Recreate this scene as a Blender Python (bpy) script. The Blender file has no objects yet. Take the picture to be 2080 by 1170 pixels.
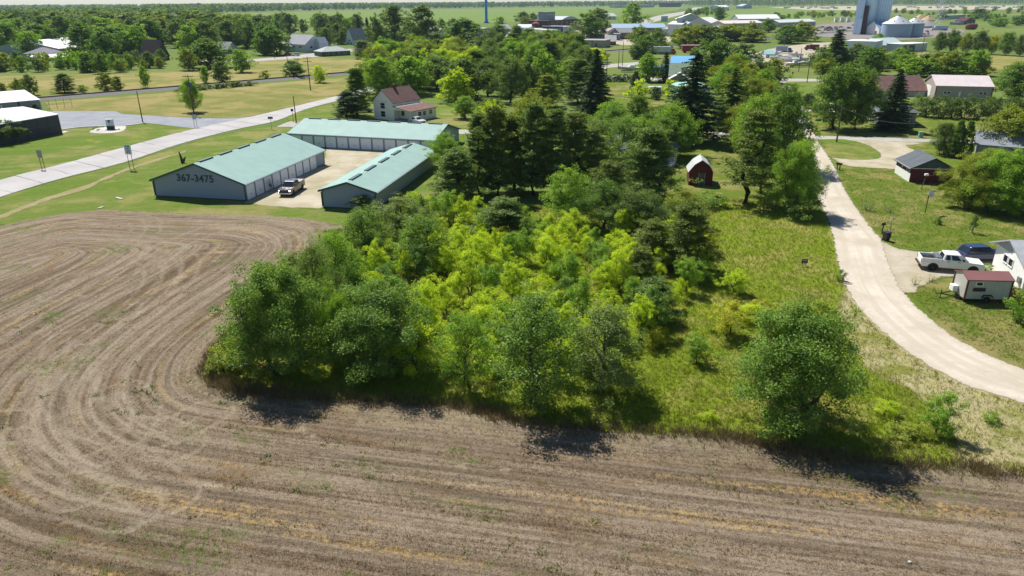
import bpy, bmesh, math, random
import numpy as np
from mathutils import Vector, Matrix

random.seed(7)
RNG = np.random.default_rng(11)
SC = bpy.context.scene
COL = SC.collection
R = math.radians

# ------------------------------------------------------------------ camera
F, CX, CY = 1442.0, 1040.0, 585.0          # focal length and centre, in photo pixels (2080 x 1170)
CAM_H, PITCH, ROLL = 26.0, R(22.0), R(-0.35)
cp, sp, cr, sr = math.cos(PITCH), math.sin(PITCH), math.cos(ROLL), math.sin(ROLL)
FWD = np.array([0, cp, -sp]); UP0 = np.array([0, sp, cp]); RT0 = np.array([1.0, 0, 0])
RT = cr * RT0 + sr * UP0
UP = -sr * RT0 + cr * UP0
cam = bpy.data.cameras.new('camera')
cam.sensor_width = 36.0
cam.lens = 36.0 * F / 2080.0
cam.clip_start, cam.clip_end = 0.5, 60000
camo = bpy.data.objects.new('camera', cam)
COL.objects.link(camo)
camo.matrix_world = Matrix((
    (RT[0], UP[0], -FWD[0], 0), (RT[1], UP[1], -FWD[1], 0), (RT[2], UP[2], -FWD[2], CAM_H), (0, 0, 0, 1)))
SC.camera = camo

# ------------------------------------------------------------------ light
SUN_AZ, SUN_EL = R(-33.0), R(53.0)          # direction the sun stands in: clockwise from +Y, above the horizon
wd = bpy.data.worlds.new('World'); SC.world = wd; wd.use_nodes = True
wn = wd.node_tree
bg = wn.nodes['Background']
sky = wn.nodes.new('ShaderNodeTexSky'); sky.sky_type = 'NISHITA'; sky.sun_disc = False
sky.sun_elevation = SUN_EL; sky.sun_rotation = SUN_AZ; sky.air_density = 1.0; sky.dust_density = 0.0; sky.ozone_density = 3.0
wn.links.new(sky.outputs[0], bg.inputs[0]); bg.inputs[1].default_value = 0.062
sl = bpy.data.lights.new('sun', 'SUN'); sl.energy = 5.0; sl.angle = R(0.53); sl.color = (1.0, 0.95, 0.86)
so = bpy.data.objects.new('sun', sl); COL.objects.link(so)
sdir = Vector((math.sin(SUN_AZ) * math.cos(SUN_EL), math.cos(SUN_AZ) * math.cos(SUN_EL), math.sin(SUN_EL)))
so.rotation_euler = sdir.to_track_quat('Z', 'Y').to_euler()
so.location = (-60, 100, 120)
SC.view_settings.view_transform = 'Standard'; SC.view_settings.look = 'None'
SC.view_settings.exposure = 0.62; SC.view_settings.gamma = 1.0
SC.render.engine = 'CYCLES'
SC.cycles.max_bounces = 8; SC.cycles.transparent_max_bounces = 12
SC.cycles.diffuse_bounces = 3; SC.cycles.transmission_bounces = 4; SC.cycles.volume_bounces = 0
SC.cycles.use_denoising = True

# ------------------------------------------------------------------ photo pixel -> place on the ground
def ray(px, py):
    x = (px - CX) / F; y = -(py - CY) / F
    return FWD + x * RT + y * UP
def G(px, py, z=0.0):
    d = ray(px, py); t = (z - CAM_H) / d[2]
    return Vector((d[0] * t, d[1] * t, z))
def depth(p):
    return float(np.dot(np.array([p[0], p[1], p[2] - CAM_H]), FWD))
def height_at(p, py):
    """height of a plumb thing standing at ground point p whose top shows at photo row py"""
    lo, hi = 0.0, 150.0
    for _ in range(40):
        m = (lo + hi) / 2
        v = np.array([p[0], p[1], m - CAM_H]); dd = v @ FWD
        if CY - F * (v @ UP) / dd > py: lo = m
        else: hi = m
    return lo
def px2m(p, n):
    return n * depth(p) / F

# ------------------------------------------------------------------ objects
def link(name, data, parent=None):
    o = bpy.data.objects.new(name, data); COL.objects.link(o)
    if parent is not None: o.parent = parent
    return o
def tag(o, label=None, cat=None, group=None, kind=None):
    if label: o['label'] = label
    if cat: o['category'] = cat
    if group: o['group'] = group
    if kind: o['kind'] = kind
    return o
def thing(name, label, cat, loc=(0, 0, 0), rz=0.0, group=None):
    o = link(name, None); o.empty_display_size = 0.3
    o.location = loc; o.rotation_euler = (0, 0, rz)
    return tag(o, label, cat, group)
def copy_tree(o, parent=None):
    c = o.copy(); COL.objects.link(c)
    if parent is not None: c.parent = parent
    for ch in list(o.children): copy_tree(ch, c)
    return c

class MB:
    """collects shapes for one mesh"""
    def __init__(self): self.v = []; self.f = []
    def add(self, vs, fs):
        n = len(self.v); self.v += [tuple(map(float, p)) for p in vs]; self.f += [tuple(i + n for i in f) for f in fs]; return self
    def box(self, x0, x1, y0, y1, z0, z1):
        return self.add([(x0, y0, z0), (x1, y0, z0), (x1, y1, z0), (x0, y1, z0), (x0, y0, z1), (x1, y0, z1), (x1, y1, z1), (x0, y1, z1)],
                        [(0, 3, 2, 1), (4, 5, 6, 7), (0, 1, 5, 4), (1, 2, 6, 5), (2, 3, 7, 6), (3, 0, 4, 7)])
    def prism(self, poly, a, b, axis='y'):
        """polygon in the plane across axis, run from a to b"""
        def P(p, t):
            return {'y': (p[0], t, p[1]), 'x': (t, p[0], p[1]), 'z': (p[0], p[1], t)}[axis]
        n = len(poly)
        vs = [P(p, a) for p in poly] + [P(p, b) for p in poly]
        fs = [tuple(range(n)), tuple(range(2 * n - 1, n - 1, -1))] + [(i, i + n, (i + 1) % n + n, (i + 1) % n) for i in range(n)]
        return self.add(vs, fs)
    def hull8(self, lo, hi):
        """lo, hi: four corners each (z low and z high rings)"""
        return self.add(list(lo) + list(hi), [(0, 3, 2, 1), (4, 5, 6, 7), (0, 1, 5, 4), (1, 2, 6, 5), (2, 3, 7, 6), (3, 0, 4, 7)])
    def tube(self, pts, rad, n=6, cap=True):
        pts = [Vector(p) for p in pts]
        if not hasattr(rad, '__len__'): rad = [rad] * len(pts)
        base = len(self.v); rings = []
        for i, p in enumerate(pts):
            d = (pts[min(i + 1, len(pts) - 1)] - pts[max(i - 1, 0)])
            if d.length < 1e-9: d = Vector((0, 0, 1))
            d.normalize()
            a = d.cross(Vector((0, 0, 1)))
            if a.length < 1e-3: a = Vector((1, 0, 0))
            a.normalize(); b = d.cross(a)
            rings.append([p + a * math.cos(2 * math.pi * k / n) * rad[i] + b * math.sin(2 * math.pi * k / n) * rad[i] for k in range(n)])
        vs = [q for r in rings for q in r]
        fs = [(i * n + k, i * n + (k + 1) % n, (i + 1) * n + (k + 1) % n, (i + 1) * n + k) for i in range(len(pts) - 1) for k in range(n)]
        if cap: fs += [tuple(range(n - 1, -1, -1)), tuple((len(pts) - 1) * n + k for k in range(n))]
        return self.add(vs, fs)
    def lathe(self, prof, n=16, c=(0, 0), cap=True):
        """prof: (radius, z) from the bottom up"""
        vs = [(c[0] + r * math.cos(2 * math.pi * k / n), c[1] + r * math.sin(2 * math.pi * k / n), z) for r, z in prof for k in range(n)]
        fs = [(i * n + k, i * n + (k + 1) % n, (i + 1) * n + (k + 1) % n, (i + 1) * n + k) for i in range(len(prof) - 1) for k in range(n)]
        if cap: fs += [tuple(range(n - 1, -1, -1)), tuple((len(prof) - 1) * n + k for k in range(n))]
        return self.add(vs, fs)
    def mesh(self, name, smooth=False):
        m = bpy.data.meshes.new(name); m.from_pydata(self.v, [], self.f)
        bm = bmesh.new(); bm.from_mesh(m); bmesh.ops.recalc_face_normals(bm, faces=bm.faces); bm.to_mesh(m); bm.free()
        if smooth: m.shade_smooth()
        m.update(); return m
    def build(self, name, mat, parent=None, smooth=False, bevel=0.0, loc=None, rot=None):
        m = self.mesh(name, smooth)
        o = link(name, m, parent)
        m.materials.append(mat)
        if bevel:
            b = o.modifiers.new('bevel', 'BEVEL'); b.width = bevel; b.segments = 2; b.limit_method = 'ANGLE'; b.angle_limit = R(35)
        if loc is not None: o.location = loc
        if rot is not None: o.rotation_euler = rot
        return o

def np_mesh(name, V, faces4, attrs=None):
    """V (n,3), faces4 (m,4) or (m,3) index arrays -> mesh, fast"""
    m = bpy.data.meshes.new(name); k = faces4.shape[1]
    m.vertices.add(len(V)); m.vertices.foreach_set('co', np.ascontiguousarray(V, np.float32).ravel())
    m.loops.add(faces4.size); m.loops.foreach_set('vertex_index', np.ascontiguousarray(faces4, np.int32).ravel())
    m.polygons.add(len(faces4)); m.polygons.foreach_set('loop_start', np.arange(0, faces4.size, k, dtype=np.int32))
    m.update(calc_edges=True)
    for nm, a in (attrs or {}).items():
        at = m.attributes.new(nm, 'FLOAT', 'POINT'); at.data.foreach_set('value', np.ascontiguousarray(a, np.float32))
    return m

# ------------------------------------------------------------------ materials
class NT:
    """thin wrapper to write node trees"""
    def __init__(self, name):
        self.m = bpy.data.materials.new(name); self.m.use_nodes = True
        self.t = self.m.node_tree; self.t.nodes.clear()
        self.out = self.t.nodes.new('ShaderNodeOutputMaterial')
    def n(self, kind, ins=None, **props):
        nd = self.t.nodes.new('ShaderNode' + kind)
        for k, v in props.items(): setattr(nd, k, v)
        for k, v in (ins or {}).items(): self.set(nd.inputs[k], v)
        return nd
    def set(self, sock, v):
        if hasattr(v, 'is_output') or isinstance(v, bpy.types.NodeSocket): self.t.links.new(v, sock)
        elif isinstance(v, bpy.types.Node): self.t.links.new(v.outputs[0], sock)
        else:
            if isinstance(v, (tuple, list)) and len(v) == 3 and sock.type == 'RGBA': v = (*v, 1.0)
            sock.default_value = v
    def pos(self): return self.n('NewGeometry').outputs['Position']
    def obj(self): return self.n('TexCoord').outputs['Object']
    def attr(self, name): return self.n('Attribute', attribute_name=name).outputs['Fac']
    def noise(self, scale, vec=None, detail=4.0, rough=0.55, dist=0.0, out='Fac'):
        ins = {'Scale': scale, 'Detail': detail, 'Roughness': rough, 'Distortion': dist}
        if vec is not None: ins['Vector'] = vec
        return self.n('TexNoise', ins).outputs[out]
    def voro(self, scale, vec=None, out='Distance', **p):
        ins = {'Scale': scale}
        if vec is not None: ins['Vector'] = vec
        return self.n('TexVoronoi', ins, **p).outputs[out]
    def math(self, op, a, b=0.0, c=0.0, clamp=False):
        nd = self.t.nodes.new('ShaderNodeMath'); nd.operation = op; nd.use_clamp = clamp
        self.set(nd.inputs[0], a); self.set(nd.inputs[1], b); self.set(nd.inputs[2], c)
        return nd.outputs[0]
    def rng(self, v, a, b, c=0.0, d=1.0, smooth=True):
        nd = self.t.nodes.new('ShaderNodeMapRange'); nd.interpolation_type = 'SMOOTHSTEP' if smooth else 'LINEAR'
        for k, x in zip(('Value', 'From Min', 'From Max', 'To Min', 'To Max'), (v, a, b, c, d)): self.set(nd.inputs[k], x)
        return nd.outputs[0]
    def mix(self, f, a, b, mode='MIX'):
        nd = self.t.nodes.new('ShaderNodeMix'); nd.data_type = 'RGBA'; nd.blend_type = mode
        self.set(nd.inputs[0], f); self.set(nd.inputs[6], a); self.set(nd.inputs[7], b)
        return nd.outputs[2]
    def ramp(self, f, stops):
        nd = self.t.nodes.new('ShaderNodeValToRGB'); el = nd.color_ramp.elements
        while len(el) < len(stops): el.new(0.5)
        for e, (p, c) in zip(el, stops): e.position = p; e.color = (*c, 1.0)
        self.set(nd.inputs[0], f); return nd.outputs[0]
    def xyz(self, x, y, z):
        nd = self.t.nodes.new('ShaderNodeCombineXYZ')
        for i, v in enumerate((x, y, z)): self.set(nd.inputs[i], v)
        return nd.outputs[0]
    def sep(self, v):
        return self.n('SeparateXYZ', {'Vector': v}).outputs
    def vscale(self, v, s):
        nd = self.t.nodes.new('ShaderNodeVectorMath'); nd.operation = 'MULTIPLY'
        self.set(nd.inputs[0], v); self.set(nd.inputs[1], s); return nd.outputs[0]
    def bump(self, h, strength=0.5, dist=0.05):
        return self.n('Bump', {'Height': h, 'Strength': strength, 'Distance': dist}).outputs[0]
    def pbr(self, color, rough=0.85, normal=None, metal=0.0, spec=0.3, **more):
        ins = {'Base Color': color, 'Roughness': rough, 'Metallic': metal, 'Specular IOR Level': spec}
        if normal is not None: ins['Normal'] = normal
        ins.update(more)
        return self.n('BsdfPrincipled', ins).outputs[0]
    def finish(self, shader):
        self.t.links.new(shader, self.out.inputs[0]); return self.m
    def finish_edged(self, shader, amp=0.5, scale=0.6, soft=0.08):
        """the sheet ends raggedly where its stored distance to the outline, plus noise, falls below zero"""
        d = self.math('ADD', self.attr('sd'), self.math('MULTIPLY', self.math('SUBTRACT', self.noise(scale, self.pos(), 5.0, 0.7), 0.5), amp * 2.5))
        a = self.rng(d, -soft, soft)
        tr = self.n('BsdfTransparent').outputs[0]
        mx = self.n('MixShader', {0: a, 1: tr, 2: shader}).outputs[0]
        return self.finish(mx)

_flat = {}
def flat(col, rough=0.6, metal=0.0, var=0.12, scale=3.0, spec=0.4, name=None):
    """painted or plain surface with slight blotches and grime"""
    key = (col, rough, metal, var, scale, spec)
    if key in _flat: return _flat[key]
    t = NT(name or 'plain_surface')
    n = t.noise(scale, t.obj(), 6.0, 0.65)
    c = t.mix(t.rng(n, 0.3, 0.75), tuple(x * (1 - var) for x in col), tuple(min(1.0, x * (1 + var * 0.6)) for x in col))
    _flat[key] = t.finish(t.pbr(c, t.math('ADD', rough, t.math('MULTIPLY', t.math('SUBTRACT', n, 0.5), 0.15)), None, metal, spec))
    return _flat[key]
def ribbed(col, period=0.23, rough=0.5, axis=0, var=0.1):
    t = NT('ribbed_metal')
    x = t.sep(t.obj())[axis]
    w = t.math('SINE', t.math('MULTIPLY', x, 2 * math.pi / period))
    n = t.noise(1.2, t.obj(), 5.0, 0.6)
    c = t.mix(t.rng(n, 0.3, 0.75), tuple(q * (1 - var) for q in col), col)
    return t.finish(t.pbr(c, rough, t.bump(t.rng(w, 0.4, 0.95), 0.6, 0.02), 0.0, 0.4))
GLASS = None
def glass_mat():
    t = NT('dark_glass')
    return t.finish(t.pbr((0.015, 0.02, 0.025), 0.06, None, 0.0, 0.6))
GLASS = glass_mat()
# ------------------------------------------------------------------ ground sheets
def seg_dist(P, A, B):
    """distance from points P (n,2) to segments A-B (m,2) -> (n,m)"""
    d = B - A; L = (d * d).sum(1) + 1e-12
    t = np.clip(((P[:, None, :] - A[None]) * d[None]).sum(2) / L[None], 0, 1)
    q = A[None] + t[..., None] * d[None]
    return np.sqrt(((P[:, None, :] - q) ** 2).sum(2))
def poly_sd(P, poly):
    """signed distance, positive inside"""
    A = np.asarray(poly, float); B = np.roll(A, -1, 0); out = np.empty(len(P))
    for s in range(0, len(P), 20000):
        p = P[s:s + 20000]
        d = seg_dist(p, A, B).min(1)
        y = p[:, 1:2]; c = (A[None, :, 1] > y) != (B[None, :, 1] > y)
        xi = A[None, :, 0] + (y - A[None, :, 1]) / (B[None, :, 1] - A[None, :, 1] + 1e-12) * (B[None, :, 0] - A[None, :, 0])
        ins = ((c & (p[:, 0:1] < xi)).sum(1) % 2) == 1
        out[s:s + 20000] = np.where(ins, d, -d)
    return out
def line_dist(P, line):
    L = np.asarray(line, float); out = np.empty(len(P))
    for s in range(0, len(P), 20000):
        out[s:s + 20000] = seg_dist(P[s:s + 20000], L[:-1], L[1:]).min(1)
    return out
def W(pts): return np.array([G(*p)[:2] for p in pts])
def smooth_line(pts, n=6):
    """Catmull-Rom through world points"""
    P = np.asarray(pts, float); P = np.vstack([2 * P[0] - P[1], P, 2 * P[-1] - P[-2]]); out = []
    for i in range(1, len(P) - 2):
        for t in np.linspace(0, 1, n, endpoint=False):
            a, b, c, d = P[i - 1], P[i], P[i + 1], P[i + 2]
            out.append(0.5 * ((2 * b) + (c - a) * t + (2 * a - 5 * b + 4 * c - d) * t * t + (3 * b - a - 3 * c + d) * t ** 3))
    out.append(P[-2]); return np.array(out)
def sheet(name, poly, z, mat, cell, margin=0.6, kind='structure', extra=None, zfun=None):
    """flat piece of ground with an outline; poly in world metres"""
    poly = np.asarray(poly, float); lo = poly.min(0) - margin; hi = poly.max(0) + margin
    nx = max(2, int((hi[0] - lo[0]) / cell) + 2); ny = max(2, int((hi[1] - lo[1]) / cell) + 2)
    X, Y = np.meshgrid(np.linspace(lo[0], hi[0], nx), np.linspace(lo[1], hi[1], ny)); P = np.stack([X.ravel(), Y.ravel()], 1)
    sd = poly_sd(P, poly)
    i = (np.arange(ny - 1)[:, None] * nx + np.arange(nx - 1)[None]).ravel()
    q = np.stack([i, i + 1, i + nx + 1, i + nx], 1)
    q = q[(sd[q] > -margin).any(1)]
    used, inv = np.unique(q, return_inverse=True); q = inv.reshape(q.shape)
    P = P[used]; sd = sd[used]
    Z = np.full(len(P), float(z))
    at = {'sd': sd}
    if extra: at.update(extra(P))
    if zfun is not None: Z = Z + zfun(P, at)
    m = np_mesh(name, np.column_stack([P, Z]), q, at); m.materials.append(mat)
    o = link(name, m); tag(o, kind=kind); return o

def grass_mat(name, green, dry, light, dryness=0.5, scale=0.25, amp=0.5, escale=0.5, edged=True, stripes=None):
    t = NT(name); p = t.pos()
    a = t.noise(scale * 0.25, p, 4.0, 0.6); b = t.noise(scale, p, 5.0, 0.65); c = t.noise(5.0, p, 5.0, 0.75); e = t.noise(22.0, p, 2.0, 0.6)
    f = t.math('ADD', t.math('MULTIPLY', a, 0.6), t.math('MULTIPLY', b, 0.5))
    col = t.mix(t.rng(f, 0.66 - dryness * 0.3, 0.82 - dryness * 0.3), green, dry)
    col = t.mix(t.math('MULTIPLY', t.rng(b, 0.52, 0.72), 0.55), col, light)
    if stripes:
        ang, per, amt = stripes
        s = t.sep(p); u = t.math('ADD', t.math('MULTIPLY', s[0], math.cos(ang)), t.math('MULTIPLY', s[1], math.sin(ang)))
        sv = t.noise(1.0 / per, t.xyz(u, t.math('MULTIPLY', s[0], 0.02), t.math('MULTIPLY', s[1], 0.02)), 2.0, 0.5)
        col = t.mix(t.math('MULTIPLY', t.rng(sv, 0.4, 0.65), amt), col, dry)
    k2 = t.noise(1.1, p, 6.0, 0.8)
    col = t.mix(t.math('MULTIPLY', t.rng(k2, 0.5, 0.68), 0.45), col, t.vscale(col, (0.55, 0.6, 0.5)))
    col = t.mix(t.math('MULTIPLY', t.rng(k2, 0.48, 0.34), 0.4), col, t.vscale(col, (1.35, 1.28, 1.3)))
    col = t.mix(t.math('MULTIPLY', t.rng(c, 0.45, 0.75), 0.5), col, t.vscale(col, (0.42, 0.48, 0.4)))
    col = t.mix(t.math('MULTIPLY', t.rng(e, 0.5, 0.8), 0.3), col, t.vscale(col, (1.5, 1.45, 1.3)))
    sh = t.pbr(col, 0.95, t.bump(t.math('ADD', t.math('MULTIPLY', c, 0.7), e), 0.8, 0.12), 0.0, 0.05)
    return t.finish_edged(sh, amp, escale, 0.25) if edged else t.finish(sh)

# base land: one sheet to the horizon
def land_mat():
    t = NT('land_grass'); p = t.pos()
    a = t.noise(0.0035, p, 3.0, 0.5); b = t.noise(0.05, p, 5.0, 0.6); c = t.noise(3.0, p, 5.0, 0.7)
    col = t.ramp(a, [(0.3, (0.085, 0.14, 0.03)), (0.48, (0.12, 0.17, 0.04)), (0.6, (0.15, 0.19, 0.05)), (0.75, (0.20, 0.195, 0.07))])
    col = t.mix(t.math('MULTIPLY', t.rng(b, 0.5, 0.7), 0.6), col, (0.135, 0.135, 0.045))
    col = t.mix(t.math('MULTIPLY', t.rng(c, 0.45, 0.75), 0.5), col, t.vscale(col, (0.4, 0.46, 0.4)))
    return t.finish(t.pbr(col, 0.95, t.bump(c, 0.7, 0.1), 0.0, 0.05))
rings = [0, 60, 150, 400, 1000, 2500, 5000, 9000]
gv = [(0, 0, 0)]; gf = []; NS = 72
for r_ in rings[1:]: gv += [(r_ * math.cos(2 * math.pi * k / NS), r_ * math.sin(2 * math.pi * k / NS), 0) for k in range(NS)]
gf += [(0, 1 + k, 1 + (k + 1) % NS) for k in range(NS)]
for i in range(len(rings) - 2):
    gf += [(1 + i * NS + k, 1 + (i + 1) * NS + k, 1 + (i + 1) * NS + (k + 1) % NS, 1 + i * NS + (k + 1) % NS) for k in range(NS)]
gm = bpy.data.meshes.new('ground'); gm.from_pydata(gv, [], gf); gm.materials.append(land_mat())
tag(link('ground', gm), kind='structure')

# ---- harvested field; rows follow its edges
THICKET_EDGE_PX = [(700, 462), (684, 500), (640, 545), (592, 588), (545, 622), (500, 660), (455, 695), (428, 730), (424, 760), (452, 786), (520, 800), (620, 812), (780, 818),
                   (950, 834), (1040, 856), (1200, 878), (1400, 886), (1520, 900), (1640, 928), (1760, 942), (1960, 956), (2080, 972), (2600, 1040)]
TOP_EDGE_PX = [(700, 462), (660, 452), (600, 444), (540, 439), (420, 437), (300, 432), (205, 428), (130, 436), (60, 448), (0, 462), (-300, 535), (-900, 700)]
TE = smooth_line(W(THICKET_EDGE_PX), 5); EE = W(TOP_EDGE_PX)
ROWS = smooth_line(W([(700, 462), (640, 545), (545, 622), (455, 695), (424, 745), (452, 786), (620, 812)]), 6)
ROWS = np.vstack([ROWS, W([(1300, 887), (2080, 972), (2800, 1052)])])
def row_coord(P):
    a = line_dist(P, ROWS); b = line_dist(P, EE)
    b = b + np.maximum(0, b - 9.0) * 2.2
    k = 7.0; h = np.clip(0.5 + 0.5 * (b - a) / k, 0, 1)
    return b + (a - b) * h - k * h * (1 - h)
TRACKS_PX = [[(60, 470), (110, 452), (200, 455), (280, 446), (296, 462), (286, 480), (240, 505), (180, 545), (120, 600)],
             [(20, 520), (80, 492), (150, 478), (230, 480), (292, 492), (300, 505), (270, 535), (200, 590)],
             [(300, 500), (360, 520), (370, 545), (340, 590), (280, 640), (200, 700), (100, 800), (60, 870)],
             [(480, 470), (560, 480), (590, 495), (575, 520), (520, 555), (440, 600), (360, 660), (290, 720), (250, 780), (240, 820), (280, 860), (360, 905)],
             [(150, 720), (145, 800), (150, 830), (190, 880), (260, 950), (340, 1010)],
             [(20, 900), (50, 960), (110, 1000), (190, 1020), (260, 1040)],
             [(330, 520), (420, 505), (520, 500), (600, 470)],
             [(0, 560), (90, 520), (200, 500), (300, 520), (330, 560), (290, 620), (200, 690), (110, 780), (70, 860), (90, 940), (160, 1000)],
             [(0, 700), (120, 620), (260, 540), (420, 470), (500, 455), (600, 462), (640, 478)],
             [(140, 690), (130, 760), (150, 820), (230, 870), (330, 880), (420, 840)],
             [(0, 860), (60, 900), (160, 930), (240, 890), (270, 840), (250, 800)]]
TRK = [smooth_line(W(t_), 6) for t_ in TRACKS_PX]
def field_attrs(P):
    u = row_coord(P); tr = np.full(len(P), 9.0)
    for t_ in TRK:
        d = line_dist(P, t_); tr = np.minimum(tr, np.minimum(np.abs(d), np.abs(d - 1.7)))
    return {'u': u, 'trk': np.exp(-(tr / 0.16) ** 2)}
def field_mat(name, blades=False):
    t = NT(name); p = t.pos(); s = t.sep(p); u = t.attr('u')
    def streak(per, drift, off=0.0, det=3.0):
        return t.noise(1.0, t.xyz(t.math('ADD', t.math('DIVIDE', u, per), off), t.math('MULTIPLY', s[0], drift), t.math('MULTIPLY', s[1], drift)), det, 0.6)
    big = t.noise(0.07, p, 4.0, 0.6); mid = t.noise(0.6, p, 5.0, 0.65); fine = t.noise(7.0, p, 5.0, 0.75); grit = t.noise(30.0, p, 2.0, 0.6)
    s1 = streak(3.4, 0.02, 0.0, 4.0); s2 = streak(0.9, 0.05, 7.0, 4.0); s3 = streak(1.5, 0.04, 21.0, 4.0); s4 = streak(3.2, 0.04, 41.0, 2.0)
    col = t.mix(t.rng(t.math('ADD', s1, t.math('MULTIPLY', t.math('SUBTRACT', mid, 0.5), 0.35)), 0.2, 0.78), (0.178, 0.135, 0.094), (0.25, 0.203, 0.152))
    col = t.mix(t.math('MULTIPLY', t.rng(s2, 0.42, 0.62), 0.34), col, (0.30, 0.25, 0.19))
    col = t.mix(t.math('MULTIPLY', t.rng(s2, 0.50, 0.38), 0.34), col, (0.115, 0.082, 0.05))
    s5 = streak(0.42, 0.07, 63.0, 3.0)
    col = t.mix(t.math('MULTIPLY', t.rng(s5, 0.46, 0.60), 0.55), col, t.vscale(col, (0.5, 0.48, 0.45)))
    col = t.mix(t.math('MULTIPLY', t.rng(s5, 0.5, 0.36), 0.3), col, t.vscale(col, (1.35, 1.35, 1.35)))
    pt = t.noise(1.0, t.xyz(t.math('MULTIPLY', u, 0.42), t.math('MULTIPLY', s[0], 0.16), t.math('MULTIPLY', s[1], 0.16)), 6.0, 0.72)
    col = t.mix(t.math('MULTIPLY', t.rng(pt, 0.54, 0.68), 0.5), col, (0.17, 0.105, 0.045))
    col = t.mix(t.math('MULTIPLY', t.rng(pt, 0.44, 0.32), 0.45), col, (0.31, 0.265, 0.21))
    # golden straw left in lines
    straw = t.math('MULTIPLY', t.rng(s3, 0.54, 0.66), t.rng(t.math('ADD', mid, t.math('MULTIPLY', big, 0.6)), 0.60, 0.84))
    straw = t.math('MULTIPLY', straw, t.rng(t.noise(3.2, p, 4.0, 0.75), 0.42, 0.60))
    col = t.mix(t.math('MULTIPLY', straw, 0.8), col, (0.40, 0.28, 0.115))
    # bare pale soil in tyre tracks
    pale = t.math('MULTIPLY', t.rng(s4, 0.62, 0.70), t.rng(mid, 0.55, 0.7))
    col = t.mix(t.math('MULTIPLY', pale, 0.8), col, (0.40, 0.34, 0.25))
    col = t.mix(t.math('MULTIPLY', t.attr('trk'), t.rng(mid, 0.3, 0.6, 0.12, 0.62)), col, (0.31, 0.265, 0.20))
    # weeds in patches
    wd_ = t.noise(0.16, t.xyz(t.math('ADD', s[0], 37.0), s[1], 0.0), 5.0, 0.7)
    weed = t.math('MULTIPLY', t.rng(wd_, 0.52, 0.64), t.rng(s1, 0.62, 0.42))
    weed = t.math('MULTIPLY', weed, t.rng(t.noise(2.2, p, 3.0, 0.7), 0.42, 0.62))
    col = t.mix(t.math('MULTIPLY', weed, 0.85), col, (0.095, 0.135, 0.03))
    # fringe under the trees
    col = t.mix(t.math('MULTIPLY', t.rng(u, 3.0, 0.6), t.rng(mid, 0.4, 0.62, 0.0, 0.75)), col, (0.24, 0.205, 0.13))
    spk = t.noise(4.2, p, 6.0, 0.85)
    col = t.mix(t.math('MULTIPLY', t.rng(spk, 0.50, 0.62), 0.6), col, t.vscale(col, (0.42, 0.40, 0.38)))
    col = t.mix(t.math('MULTIPLY', t.rng(fine, 0.48, 0.66), 0.55), col, t.vscale(col, (0.45, 0.43, 0.40)))
    col = t.mix(t.math('MULTIPLY', t.rng(grit, 0.5, 0.7), 0.55), col, t.vscale(col, (1.9, 1.85, 1.75)))
    if blades:
        v = t.attr('tint')
        col = t.mix(t.rng(v, 0.0, 1.0), t.vscale(col, (1.0, 0.95, 0.85)), t.vscale(col, (2.4, 2.2, 1.75)))
        d = t.n('BsdfDiffuse', {'Color': col}).outputs[0]; tr = t.n('BsdfTranslucent', {'Color': col}).outputs[0]
        return t.finish(t.n('MixShader', {0: 0.45, 1: d, 2: tr}).outputs[0])
    h = t.math('ADD', t.math('MULTIPLY', fine, 0.6), t.math('ADD', t.math('MULTIPLY', s2, 0.8), t.math('MULTIPLY', grit, 0.35)))
    return t.finish_edged(t.pbr(col, 0.95, t.bump(h, 0.9, 0.14), 0.0, 0.05), 0.7, 0.5, 0.3)
FIELD_MAT = field_mat('stubble_field')
TEp = TE; field_poly = np.vstack([EE[::-1], TEp[1:], [[70, 18], [70, 6], [-130, 6], [-150, 40]]])
def field_relief(P, at):
    u = at['u']
    return 0.02 * np.sin(u * 2 * np.pi / 0.76 + np.sin(P[:, 0] * 0.21) * 0.5) + 0.018 * np.sin(u * 2 * np.pi / 2.6 + 1.0 + np.sin(P[:, 1] * 0.11)) - 0.05 * at['trk']
vis = field_poly.copy(); vis[:, 0] = np.clip(vis[:, 0], -95, 75)
sheet('field', vis, 0.09, FIELD_MAT, 0.28, 0.8, extra=field_attrs, zfun=field_relief)
# ---- grassland pieces (z rises 6 mm from one sheet to the next)
def gpoly(px, n=4): return smooth_line(W(px + [px[0]]), n)[:-1]
MEADOW = grass_mat('meadow_grass', (0.18, 0.245, 0.022), (0.285, 0.255, 0.085), (0.24, 0.31, 0.025), 0.47, 0.30, 0.5, 0.7)
ROAD_L_PX = [(2300, 890), (2080, 820), (1950, 778), (1850, 720), (1785, 668), (1742, 622), (1714, 575), (1702, 529), (1693, 484), (1680, 440), (1662, 405), (1648, 360), (1638, 325), (1632, 290), (1622, 262)]
ROAD_R_PX = [(2300, 812), (2080, 752), (1960, 700), (1890, 650), (1838, 600), (1815, 560), (1800, 525), (1790, 490), (1769, 465), (1751, 440), (1728, 407), (1711, 377), (1697, 345), (1682, 318), (1662, 290), (1652, 268)]
meadow_poly = np.vstack([TE[:-1], W([(2130, 985), (2240, 900)]), W(ROAD_L_PX[1:10]), W([(1655, 425), (1560, 408), (1400, 395), (1200, 410), (950, 420), (800, 425), (725, 438)])])
sheet('meadow', meadow_poly, 0.02, MEADOW, 0.9, 0.8)
LAWN_A = grass_mat('mown_lawn', (0.118, 0.185, 0.026), (0.255, 0.23, 0.09), (0.185, 0.265, 0.02), 0.46, 0.16, 0.6, 0.4, stripes=(0.35 + math.pi / 2, 2.2, 0.3))
LAWN_DRY = grass_mat('dry_lawn', (0.17, 0.185, 0.045), (0.30, 0.25, 0.105), (0.215, 0.22, 0.045), 0.62, 0.10, 0.8, 0.3, stripes=(1.2, 2.5, 0.3))
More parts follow.
